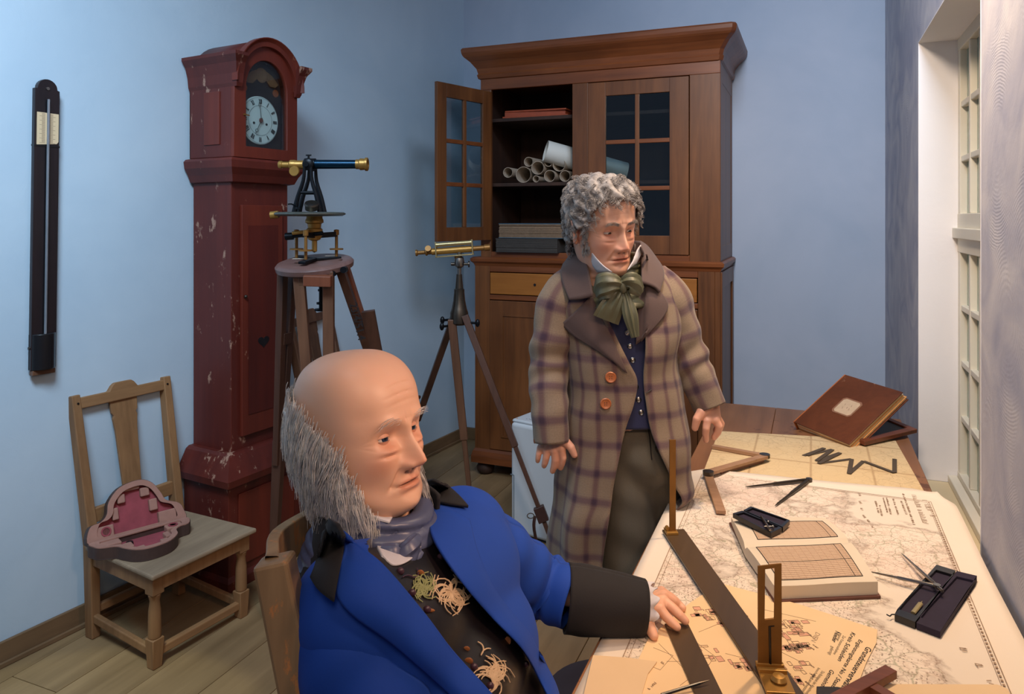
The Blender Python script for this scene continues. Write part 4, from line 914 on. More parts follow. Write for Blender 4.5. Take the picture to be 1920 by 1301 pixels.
for x, y in ((1608, 925), (1610, 940), (1613, 953), (1617, 966), (1625, 975), (1632, 985)): scr_px(q, x, y, x+3, y+5, .007)
for x, y in ((1799, 1215), (1828, 1245), (1850, 1277)): scr_px(q, x, y, x+6, y+7, .012, w=.0016)
mk('map_lettering', q, INKF, bigmap, kind='stuff')
# survey plan with handwritten title
PLANM = NT('plan_paper'); uvp = PLANM.coord(); PLANM.set(Base_Color=PLANM.mix(PLANM.ramp(PLANM.noise(uvp, 3, 3), [(.3, 0), (.7, 1)]), lin(236, 204, 160), lin(226, 190, 142)), Roughness=.85); PLANM = PLANM.m
zp_ = TZ+.0085
plan = poly('survey_plan', [(1350, 1093), (1500, 1133), (1645, 1180), (1643, 1205), (1625, 1240), (1590, 1330), (1330, 1420), (1150, 1335), (1215, 1198), (1292, 1131)], zp_, .0012, PLANM, 'cream survey plan with handwritten German title lying on the large map', 'plan', uvw=True)
zt_ = zp_+.0014
def ptext(s_, a, b, h, bold=.0, shear=.25, mat=INK, name='plan_lettering', par=None):
    A, B = PZ(a[0], a[1], zt_), PZ(b[0], b[1], zt_); ex = nrm(B-A); ey = np.array((-ex[1], ex[0], 0)); q = flat_text(s_, h, None, mat, None, None, shear, bold); v = np.vstack(q.v); L = v[:, 0].max(); sc = np.linalg.norm(B-A)/max(L, 1e-6)
    v[:, 0] *= sc; q2 = MB(Txy(A, ex, ey)); q2.add(v, q.f); return mk(name, q2, mat, par or plan)
ptext('Grundsteuerverwaltung', (1625, 1211), (1568, 1303), .0155, .0003, .3)
ptext('Ergänzungskarte No / Staatsgbt.', (1611, 1198), (1549, 1303), .0105, .0002, .3)
ptext('Kreis Schleiden', (1597, 1184), (1570, 1238), .0115, .0002, .3)
ptext('Gemeinde G', (1557, 1254), (1531, 1299), .0115, .0002, .3)
ptext('Zur Katasteraufnahme', (1581, 1191), (1562, 1226), .0075); ptext('gemessen', (1575, 1186), (1568, 1201), .007); ptext('Nieder', (1567, 1182), (1559, 1203), .012, .0003); ptext('gefertigt', (1559, 1211), (1552, 1227), .009)
ptext('Die Richtigkeit der Abzeichnung', (1541, 1257), (1509, 1301), .008); ptext('bescheinigt', (1534, 1251), (1519, 1273), .007); ptext('der Landmesser', (1526, 1262), (1502, 1297), .008)
ptext('DIEN', (1530, 1184), (1520, 1202), .013, mat=INKF, name='faint_lettering')
q = MB(); q2 = MB(); q3 = MB()
def flatq(q, c, d, w, h): 
    n = np.array((-d[1], d[0])); q.add([(c[0]+d[0]*w*i+n[0]*h*j, c[1]+d[1]*w*i+n[1]*h*j, zt_) for i, j in ((-1, -1), (1, -1), (1, 1), (-1, 1))], [(0, 1, 2, 3)])
def flatl(q, c, d, w, h, t=.0005):
    n = np.array((-d[1], d[0])); k = [(c[0]+d[0]*w*i+n[0]*h*j, c[1]+d[1]*w*i+n[1]*h*j) for i, j in ((-1, -1), (1, -1), (1, 1), (-1, 1), (-1, -1))]; mline(q, k, t, zt_+.0002)
for cx, cy, sx, sy, n in ((1480, 1180, 34, 14, 26), (1495, 1212, 22, 8, 16), (1470, 1260, 40, 20, 20), (1325, 1225, 26, 14, 12), (1320, 1150, 25, 10, 12), (1370, 1160, 20, 12, 8), (1390, 1245, 20, 10, 8)):
    for k in range(n):
        p = PZ(cx+rnd.uniform(-sx, sx), cy+rnd.uniform(-sy, sy), zt_); a = .5+rnd.choice((0, pi/2))+rnd.uniform(-.1, .1); d = (math.cos(a), math.sin(a)); w, h = rnd.uniform(.003, .011), rnd.uniform(.002, .006)
        if rnd.random() < .5: flatq(q, p, d, w, h)
        flatl(q2, p, d, w*1.05, h*1.1, .0006)
        if rnd.random() < .35: scrib(q3, (p[0]+.01, p[1]), (p[0]+.018, p[1]-.008), .003, z=zt_+.0003, w=.0006)
for a, b in (((1235, 1206), (1330, 1301)), ((1225, 1214), (1262, 1229)), ((1262, 1229), (1238, 1256)), ((1238, 1256), (1200, 1240)), ((1250, 1240), (1300, 1240)), ((1300, 1200), (1340, 1230)), ((1340, 1230), (1300, 1290)), ((1360, 1225), (1420, 1240)), ((1275, 1285), (1330, 1245)), ((1420, 1140), (1530, 1165)), ((1440, 1210), (1500, 1240)), ((1380, 1130), (1420, 1200)), ((1310, 1185), (1370, 1160))):
    A_, B_ = PZ(*a, zt_), PZ(*b, zt_); mline(q2, [A_, B_], .0006, zt_)
scrib(q3, PZ(1236, 1240, zt_)[:2], PZ(1245, 1246, zt_)[:2], .005, z=zt_+.0003, w=.0008); scrib(q3, PZ(1218, 1293, zt_)[:2], PZ(1232, 1280, zt_)[:2], .005, z=zt_+.0003, w=.0007)
mk('pink_buildings', q, PINKINK, plan, kind='stuff'); mk('plan_lines', q2, INKF, plan, kind='stuff'); mk('small_notes', q3, INKF, plan, kind='stuff')
poly('folded_paper', [(1112, 1228), (1180, 1233), (1232, 1240), (1215, 1262), (1190, 1345), (1085, 1340)], TZ+.0112, .0016, PAPER_OLD, 'tan folded paper at the near left edge of the table', 'paper')
poly('folded_paper', [(1640, 1281), (1870, 1282), (1890, 1290), (1912, 1340), (1590, 1345)], TZ+.0075, .004, PAPER_OLD, 'cream paper with curled edge at the bottom right of the table', 'paper', bev=.002)
# dark metal rules; the longer carries the sights
zr_ = TZ+.0115
al = thing('alidade', 'long dark rule with two upright brass sights lying across the maps', 'alidade', tuple(PZ(1380, 1180, zr_)))
b0, b1 = PZ(1262, 992, zr_+.006), PZ(1476, 1301, zr_+.006); dd = nrm(b1-b0); b1 = b0+dd*.92; b1[2] = b0[2]
AF = Txy((b0[0], b0[1], zr_), dd, np.array((-dd[1], dd[0], 0)))        # x along the rule toward the camera
Lr = np.linalg.norm(b1-b0); wr = .029
q = MB(AF); q.prism([(0, -wr), (Lr, -wr), (Lr, wr), (0, wr)], 0, .006); mk('rule', q, BRONZE, al, bev=.001)
q = MB(AF); z0 = .006
q.box(.004, .016, -wr*.9, -wr*.9+.022, z0, z0+.008); mk('sight_foot', q, BRASS, al, bev=.001)
far = P(1260, 995, 1.0)
fp = app(AF.inverted(), PZ(1261, 1000, zr_+.006))[0]
q = MB(AF); q.beam((fp[0], fp[1], .006), (fp[0]-.0, fp[1], .245), .016, .0045, up=(1, 0, 0)); mk('far_sight', q, BRASS_D, al)
q = MB(AF); q.box(fp[0]-.012, fp[0]+.012, fp[1]-.018, fp[1]+.012, .006, .013); q.cyl((fp[0]-.012, fp[1]-.012, .018), (fp[0]+.0, fp[1]-.012, .018), .005); mk('far_sight_hinge', q, BRASS, al, bev=.001)
# near sight plate, faces along the rule
npx = PZ(1447, 1262, zr_+.006); nl = app(AF.inverted(), npx)[0]
tb_ = .808*F/(1262-HZ); zz_ = lambda y: 1.58-(y-HZ)/F*1.31
pw = .0215; q = MB(); ey_ = nrm(RV*.98-DV*.10); SM = Txy(P(1443.5, 1262, 1.30), ey_, ZV)   # xy plane of the plate
kx = 1.30/F
def sx(x, y): return ((x-1443.5-(y-1262)*.0655)*kx, (1262-y)*kx)
o = [sx(1422, 1266), sx(1465, 1259), sx(1451, 1055), sx(1408, 1062)]; 
q = MB(SM); i_ = [sx(1427, 1161), sx(1444, 1158), sx(1439, 1064), sx(1422, 1067)]; q.prism(o, -.0015, .0015, hole=i_); ns = mk('near_sight', q, BRASS_D, al, bev=.0006, segs=1, fixn=True)
q = MB(SM); a_, b_ = sx(1437, 1173), sx(1443.5, 1254); q.tube([(a_[0], a_[1], .0016), (b_[0], b_[1], .0016)], .0022, 8); q.beam((a_[0], a_[1], .0018), (a_[0]+.008, a_[1]+.001, .0018), .0015, .0015); mk('viewing_slit', q, BLACK, ns)
bpl = P(1443.5, 1262, 1.30); FT = Txy((bpl[0], bpl[1], zr_+.006), ey_, np.cross(ZV, ey_))      # y = away from the camera
for y0, y1, h0 in ((-.004, .006, .010), (-.016, -.004, .005), (-.024, -.016, .012), (-.075, -.024, .006)):
    q = MB(FT); q.box(-.024, .024, y0, y1, 0, h0); mk('near_sight_foot', q, BRASS, al, bev=.001)
c = app(FT, (.004, -.045, 0))[0]; q = MB(); q.lathe([(.001, 0), (.012, 0), (.014, .004), (.010, .010), (.001, .012)], (c[0], c[1], zr_+.012), seg=20); mk('knurled_screw', q, BRASS, al, smooth=30)
b0, b1 = PZ(1268, 1171, zr_), PZ(1328, 1301, zr_); dd2 = nrm(b1-b0); q = MB(Txy((b0[0], b0[1], zr_-.001), dd2, np.array((-dd2[1], dd2[0], 0)))); q.prism([(0, -.0235), (.42, -.0235), (.42, .0235), (0, .0235)], 0, .004)
mk('ruler', q, BRONZE, None, bev=.001, label='short dark metal rule under the seated man\'s fingertips', cat='ruler')
# open book with printed tables
zb_ = TZ+.0065; bt_ = .034
cw = {k: PZ(x, y, zb_+bt_) for k, (x, y) in dict(A=(1371, 961), B=(1548, 962), G0=(1397, 1021), G1=(1592, 1012), C=(1452, 1099), D=(1646, 1090)).items()}
bo = thing('open_book', 'thick open book of printed tables lying on the large map', 'book', tuple((cw['G0']+cw['G1'])/2-ZV*bt_))
n1 = 14; A = []
for s, (a, b, a2, b2) in ((0, (cw['G0'], cw['G1'], cw['C'], cw['D'])), (1, (cw['G0'], cw['G1'], cw['A'], cw['B']))):
    rows = []
    for v in np.linspace(0, 1, n1):
        dz = -.010*math.exp(-(v/.05)**2)+(.003*math.sin(pi*min(1, v*1.2)))-(.0 if s == 0 else .012*v)
        r = [a*(1-u)*(1-v)+b*u*(1-v)+a2*(1-u)*v+b2*u*v+ZV*(dz+.0008*math.sin(7*u+3*v)) for u in np.linspace(0, 1, 14)]; rows.append(r)
    A.append(np.array(rows))
for s, G in enumerate(A):
    q = MB(); n_, m_ = G.shape[:2]; q.grid(G)
    ring = [G[0, j] for j in range(m_)]+[G[i, -1] for i in range(1, n_)]+[G[-1, j] for j in range(m_-2, -1, -1)]+[G[i, 0] for i in range(n_-2, 0, -1)]
    out = []
    for p in ring:
        e = p.copy(); e[2] = zb_+.006; out.append(e)
    rr = len(ring); q.add(ring+out, [(i, (i+1) % rr, rr+(i+1) % rr, rr+i) for i in range(rr)]+[tuple(range(2*rr-1, rr-1, -1))])
    mk('page_block', q, PAPER if s else PAPER, bo, fixn=True, smooth=30)
    # printed table following the page surface
    fr_ = ((.08, .89, .10, .88), (.14, .92, .12, .80))[s]; t = 24; H_ = []; UVs = []
    def at(G, v, u):
        i = min(n_-2, int(v*(n_-1))); j = min(m_-2, int(u*(m_-1))); fv, fu = v*(n_-1)-i, u*(m_-1)-j
        return G[i, j]*(1-fv)*(1-fu)+G[i+1, j]*fv*(1-fu)+G[i, j+1]*(1-fv)*fu+G[i+1, j+1]*fv*fu+ZV*.0006
    for v in np.linspace(fr_[2], fr_[3], t): H_.append([at(G, v, u) for u in np.linspace(fr_[0], fr_[1], t)]); UVs.append([(u, v) for u in np.linspace(.01, 1, t)])
    if s == 0:
        T_ = NT('printed_table'); uv = T_.n('TexCoord').outputs['UV']; sp = T_.n('SeparateXYZ', uv); Xq, Yq = sp.outputs[0], sp.outputs[1]; m = T_.math
        row = m('ABSOLUTE', m('SUBTRACT', m('FRACT', m('MULTIPLY', m('ADD', Yq, m('MULTIPLY', T_.noise(uv, 4, 2), .03)), 26.)), .5)); colm = m('ABSOLUTE', m('SUBTRACT', m('FRACT', m('MULTIPLY', Xq, 13.)), .5))
        dg_ = T_.n('TexNoise', T_.n('VectorMath', uv, (160, 60, 1), operation='MULTIPLY').outputs[0]); dg_.inputs['Scale'].default_value = 1
        c = T_.mix(T_.ramp(row, [(.18, .75), (.30, 0)]), lin(200, 172, 144), lin(134, 104, 84)); c = T_.mix(T_.ramp(dg_.outputs[0], [(.45, 0), (.55, .35)]), c, lin(214, 180, 146)); c = T_.mix(T_.ramp(colm, [(.0, .7), (.05, 0)]), c, lin(150, 114, 86))
        T_.set(Base_Color=c, Roughness=.9); TABM = T_.m
    q = MB(); q.grid(np.array(H_), uv=np.array(UVs)); tp_ = mk('printed_table', q, TABM, bo, smooth=1)
    q = MB(); B_ = np.array(H_); ring = [B_[0, j] for j in range(t)]+[B_[i, -1] for i in range(1, t)]+[B_[-1, j] for j in range(t-2, -1, -1)]+[B_[i, 0] for i in range(t-2, -1, -1)]
    q.tube([p+ZV*.0003 for p in ring], .0009, 5, cap=False); q.tube([B_[i, -3]+ZV*.0004 for i in range(t)], .0006, 5)
    if s == 0: q.tube([B_[12, j]+ZV*.0003 for j in range(t)], .0007, 5)
    mk('frame_line', q, INK if s else INK, tp_)
cov = []
for k, e in (('A', (-.008, .006)), ('B', (.008, .006)), ('D', (.010, -.010)), ('C', (-.010, -.010))): p = cw[k].copy(); p[2] = 0; cov.append(p)
cm = sum(cov)/4; cov = [cm+(p-cm)*1.035 for p in cov]; q = MB(); q.add([(p[0], p[1], zb_+z) for z in (0, .006) for p in cov], [(0, 1, 2, 3), (7, 6, 5, 4)]+[(i, i+4, (i+1) % 4+4, (i+1) % 4) for i in range(4)])
mk('cover', q, plain('brown_cover', lin(96, 56, 44), .6, 0, .25), bo, fixn=True, bev=.001)
# small black case with instruments on the book's upper page
zc_ = zb_+bt_+.003
def slabs(th, pts1, z, h, mat, name, cav=None, cavm=None):
    pz = [app(Matrix.Identity(4), PZ(x, y, z+h))[0] for x, y in pts1]; c = sum(pz)/4
    o = [(p[0], p[1]) for p in pz]; i = [(c[0]+(p[0]-c[0])*.88, c[1]+(p[1]-c[1])*.80) for p in pz]
    q = MB(Matrix.Translation((0, 0, z))); q.prism(o, 0, h, hole=i); a = mk(name, q, mat, th, bev=.0015, fixn=True)
    q = MB(Matrix.Translation((0, 0, z))); q.prism(i, 0, h*.55); mk('lining', q, cavm or mat, a, fixn=True); return a
kc = thing('instrument_case', 'small black case with drawing instruments, open on the book page', 'case', tuple(PZ(1427, 975, zc_)))
slabs(kc, [(1374, 962), (1392, 957), (1466, 989), (1446, 999)], zc_, .012, BLACK, 'case_tray', cavm=PURPLE)
slabs(kc, [(1394, 956), (1408, 949), (1481, 975), (1468, 988)], zc_, .012, BLACK, 'case_lid', cavm=PURPLE)
def rod(th, name, a, b, r0, r1, mat, seg=8, flat=None):
    q = MB(); q.tube([a, b], [r0, r1], seg, flat=flat); return mk(name, q, mat, th, smooth=30)
a, b = PZ(1427, 968, zc_+.016), PZ(1444, 994, zc_+.016)
dp = thing('drawing_pen', 'small steel compass lying across the black case on the book', 'compass', tuple((a+b)/2))
rod(dp, 'shaft', a, b, .0022, .003, STEEL); c_ = (a+b)/2; rod(dp, 'leg', a+(b-a)*.1+RV*.004, b, .0012, .0022, STEEL)
q = MB(); q.cyl(b-(b-a)*.25-RV*.009, b-(b-a)*.25+RV*.012, .0022); q.sph(b-(b-a)*.25+RV*.012, .004, 10); q.sph(a+(b-a)*.4+RV*.009, .0035, 10); mk('thumb_screw', q, STEEL, dp, smooth=1)
# purple lined case with dividers
zq = TZ+.0065; pc = thing('instrument_case', 'dark purple velvet-lined case lying open near the window side of the map', 'case', tuple(PZ(1755, 1120, zq)))
slabs(pc, [(1677, 1151), (1756, 1058), (1792, 1069), (1716, 1166)], zq, .014, BLACK, 'case_tray', cavm=PURPLE)
slabs(pc, [(1718, 1167), (1794, 1070), (1832, 1079), (1763, 1184)], zq, .013, PURPLE, 'case_lid', cavm=PURPLE)
q = MB(); a = PZ(1679, 1152, zq+.008); q.tube(crom([a, a-RV*.008, a-RV*.014-DV*.006, a-RV*.018-DV*.0], 8), .0012, 6); mk('hook', q, BLACKM, pc)
a, b = PZ(1712, 1149, zq+.012), PZ(1726, 1131, zq+.012); lp_ = thing('lead_holder', 'tiny pale metal holder lying in the purple-lined case', 'tool', tuple((a+b)/2)); rod(lp_, 'body', a, b, .005, .005, BRASS_P, flat=.5); d_ = nrm(b-a); rod(lp_, 'point', b, b+d_*.012, .0015, .0006, BRASS_P)
def dividers(label, piv, tips, z, r=.0038, head=None, mat=STEEL, zt=None):
    p = PZ(*piv, z+.006); th = thing('dividers', label, 'dividers', tuple(p)); 
    for t_ in tips:
        e = PZ(*t_, (zt or z)+.002); d = nrm(e-p); m = p+(e-p)*.55; q = MB(); q.tube([p, p+(e-p)*.1, m, m+(e-p)*.02, e-d*.02, e], [r*.8, r, r*.9, r*.65, r*.5, r*.12], 8); mk('arm', q, mat, th, smooth=30)
    q = MB(); q.lathe([(.001, -.004), (r*1.7, -.004), (r*1.7, .004), (.001, .004)], p, (0, 0, 1), 16)
    if head is not None: h = PZ(*head, z+.006); q.tube([p, h], [r*.9, r*.9], 10)
    mk('hinge_head', q, mat, th, smooth=30); return th
dividers('steel dividers spread open on the purple-lined case', (1757, 1099), ((1690, 1037), (1628, 1071)), zq+.016, .0042, (1767, 1108), STEEL, zq+.006)
dividers('dark dividers spread open on the far part of the large map', (1517, 899), ((1397, 913), (1453, 948)), TZ+.009, .0055, None, DARKSTEEL)
# wooden folding rule
fr1 = thing('folding_rule', 'wooden folding rule laid in a zigzag over the edge of both maps', 'folding rule', tuple(PZ(1400, 870, TZ)))
def lathbar(th, a, b, za, zb, w, h, mat, name='lath'):
    A_, B_ = PZ(*a, za+h), PZ(*b, zb+h); A_[2] = za+h/2; B_[2] = zb+h/2; q = MB(); q.beam(A_, B_, w, h); return mk(name, q, mat, th, bev=.001)
lathbar(fr1, (1336, 834), (1437, 852), TZ+.003, TZ+.003, .020, .012, W_RULE); lathbar(fr1, (1434, 853), (1324, 884), TZ+.016, TZ+.020, .026, .010, W_RULE); lathbar(fr1, (1430, 861), (1350, 884), TZ+.004, TZ+.008, .012, .008, W_BROWN)
lathbar(fr1, (1326, 883), (1352, 957), TZ+.009, TZ+.009, .026, .010, W_RULE)
for x, y, z in ((1434, 851, TZ+.027), (1328, 883, TZ+.031)): p = PZ(x, y, z); q = MB(); q.lathe([(.001, -.012), (.017, -.012), (.017, .0), (.001, .001)], p, seg=20); mk('joint', q, DARKSTEEL, fr1, smooth=30)
# black zigzag rule
zg = [(985, 715), (1128, 662), (1010, 712), (1185, 672), (1075, 750), (1238, 695), (1090, 768), (1318, 738), (1300, 838), (1400, 752), (1615, 832), (1615, 738)]
zg = [(1240+x*.2708, 660+y*.2708) for x, y in zg]; bz = thing('folding_rule', 'thin black folding rule in zigzag on the old yellowed map', 'folding rule', tuple(PZ(1590, 860, TZ)))
BLKR = plain('black_rule', lin(74, 62, 48), .6, 0, .2)
for i, (a, b) in enumerate(zip(zg[:-1], zg[1:])): lathbar(bz, a, b, TZ+.0025+.0018*(i % 2), TZ+.0025+.0018*(i % 2), .014, .0018, BLKR, 'link')
# leaning old book and the slate behind it
sl = [PZ(x, y, z) for x, y, z in ((1648, 771, TZ+.05), (1720, 808, TZ+.022), (1622, 832, TZ+.014), (1556, 790, TZ+.04))]
M_ = Txy(sl[2], nrm(sl[1]-sl[2]), nrm(sl[3]-sl[2]-nrm(sl[1]-sl[2])*np.dot(sl[3]-sl[2], nrm(sl[1]-sl[2])))); w_, h_ = np.linalg.norm(sl[1]-sl[2]), np.linalg.norm(sl[3]-sl[2])*.95
bs = thing('slate', 'dark slate in a wooden frame lying behind the leaning book', 'slate', tuple(sl[2])); q = MB(M_); q.prism([(0, 0), (w_, 0), (w_, h_), (0, h_)], -.008, .008, hole=[(.025, .025), (w_-.025, .025), (w_-.025, h_-.025), (.025, h_-.025)]); mk('frame', q, W_BROWN, bs, bev=.002, fixn=True)
q = MB(M_); q.box(.02, w_-.02, .02, h_-.02, -.004, .002); mk('slate_plate', q, plain('slate', lin(42, 38, 38), .5), bs)
A_, B_, C_, D_ = P(1592, 833, 2.600), P(1521, 768, 2.85), P(1606, 677, 2.95), P(1693, 735, 2.70)
ex = nrm(D_-A_); eu = nrm((B_-A_)-ex*np.dot(B_-A_, ex)); KB = Txy(A_, ex, eu); nz_ = np.array(KB)[:3, 2]; sgn = 1 if np.dot(nz_, CAM-A_) > 0 else -1
Lx, Ly = np.linalg.norm(D_-A_), np.linalg.norm(B_-A_); ob = thing('book', 'old brown book with a pale label, leaning on its corner at the far end', 'book', tuple(A_))
OLDC = wood('scuffed_brown_cover', lin(86, 44, 22), lin(112, 60, 32), axis=0, scale=9, rough=.4, stretch=.8, wear=lin(180, 138, 108), wthr=.735)
def kbx(name, x0, x1, y0, y1, z0, z1, mat, par=ob, bev=.001, tilt=0):
    q = MB(KB @ Matrix.Rotation(tilt, 4, 'Y')); q.box(x0, x1, y0, y1, *sorted((sgn*z0, sgn*z1))); return mk(name, q, mat, par, bev=bev)
kbx('front_cover', 0, Lx, 0, Ly, -.004, 0, OLDC); kbx('back_cover', .004, Lx+.012, 0, Ly-.004, -.046, -.042, OLDC)
kbx('spine', 0.0, Lx, Ly-.001, Ly+.004, -.046, 0, plain('orange_spine', lin(178, 96, 42), .5, 0, .15))
for k in range(8):
    r = random.uniform(-.004, .006); kbx('page_gathering', .004, Lx-.004+r+.002*k, .004+.001*(k % 3), Ly-.006, -.0088-.0045*k, -.0048-.0045*k, PAPER_OLD if k % 3 else plain('orange_page_edge', lin(214, 150, 84), .7))
cxl, cyl_ = Lx*.50, Ly*.50
oct_ = [(cxl+dx, cyl_+dy) for dx, dy in ((-.034, -.044), (.034, -.044), (.044, -.034), (.044, .034), (.034, .044), (-.034, .044), (-.044, .034), (-.044, -.034))]
q = MB(KB); q.prism(oct_, *sorted((0, sgn*.0012))); lb = mk('label_plate', q, plain('pale_label', lin(196, 168, 136), .8, 0, .15, 60), ob)
q = MB(KB); q.prism(oct_, *sorted((0, sgn*.0016)), hole=[(cxl+(x-cxl)*.86, cyl_+(y-cyl_)*.86) for x, y in oct_]); mk('label_border', q, plain('label_border', lin(140, 96, 70), .7), lb, fixn=True)
q = MB(KB); rs = [(cxl-.01, cyl_+.012), (cxl+.008, cyl_+.014), (cxl-.004, cyl_-.004), (cxl+.01, cyl_-.014), (cxl-.008, cyl_-.016)]
for x, y in rs: q.beam((x-.004, y, sgn*.0014), (x+.005, y+.003, sgn*.0014), .0015, .0006)
mk('label_writing', q, INKF, lb)
# pen, wooden tool
a, b = PZ(1240, 1303, TZ+.014), PZ(1330, 1275, TZ+.022); pe = thing('dip_pen', 'thin dark dip pen lying over the ruler at the near edge', 'pen', tuple(a)); rod(pe, 'holder', a, a+(b-a)*.8, .003, .0024, BLACK); rod(pe, 'nib', a+(b-a)*.8, b, .002, .0005, DARKSTEEL)
a, b = PZ(1540, 1330, TZ+.024), PZ(1671, 1259, TZ+.024); wt = thing('wooden_square', 'brown wooden drawing square at the bottom edge beside the plan title', 'drawing square', tuple(a))
q = MB(); q.beam(a, b, .022, .014); mk('blade', q, W_BROWN, wt, bev=.001)
q = MB(); c = PZ(1625, 1283, TZ+.023); d = nrm(b-a); n_ = np.array((d[1], -d[0], 0)); q.beam(c, c+n_*.10, .020, .012); mk('stock', q, W_BROWN, wt, bev=.001)
poly('protractor', [(1531, 1286), (1570, 1287), (1612, 1296), (1600, 1340), (1530, 1340)], TZ+.012, .003, DARKSTEEL, 'dark metal plate tucked under the brown drawing square', 'protractor', bev=.001)
# ================================================================ people
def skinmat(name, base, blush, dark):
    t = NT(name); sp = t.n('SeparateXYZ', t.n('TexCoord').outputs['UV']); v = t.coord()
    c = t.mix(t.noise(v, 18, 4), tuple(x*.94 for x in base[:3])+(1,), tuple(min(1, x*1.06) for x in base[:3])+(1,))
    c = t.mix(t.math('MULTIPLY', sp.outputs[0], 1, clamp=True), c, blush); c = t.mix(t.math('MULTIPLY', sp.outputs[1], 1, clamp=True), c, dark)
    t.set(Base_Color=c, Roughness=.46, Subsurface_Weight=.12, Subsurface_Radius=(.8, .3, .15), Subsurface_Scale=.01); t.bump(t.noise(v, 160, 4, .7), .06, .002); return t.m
SKIN1 = skinmat('wax_skin_pale', lin(226, 172, 144), lin(208, 112, 88), lin(120, 96, 84))
SKIN2 = skinmat('wax_skin_ruddy', lin(226, 176, 146), lin(206, 122, 92), lin(126, 100, 86))
def hairmat(name, a, b):
    t = NT(name); n = t.noise(t.coord(), 60, 3); t.set(Base_Color=t.mix(t.ramp(n, [(.3, 0), (.7, 1)]), a, b), Roughness=.5, Specular_IOR_Level=.4); return t.m
HAIR1 = hairmat('curly_grey_hair', lin(112, 106, 102), lin(178, 170, 164))
HAIR2 = hairmat('wispy_grey_hair', lin(166, 164, 166), lin(226, 220, 212))
EYEW = plain('eye_white', lin(214, 200, 188), .15, 0, .03, 40, 0)
IRIS = plain('brown_iris', lin(52, 34, 26), .1, 0, .2, 200, 0); IRISB = plain('blue_grey_iris', lin(44, 56, 78), .1, 0, .2, 200, 0)
PUPIL = plain('pupil', lin(6, 6, 8), .06, 0, 0, 5, 0)
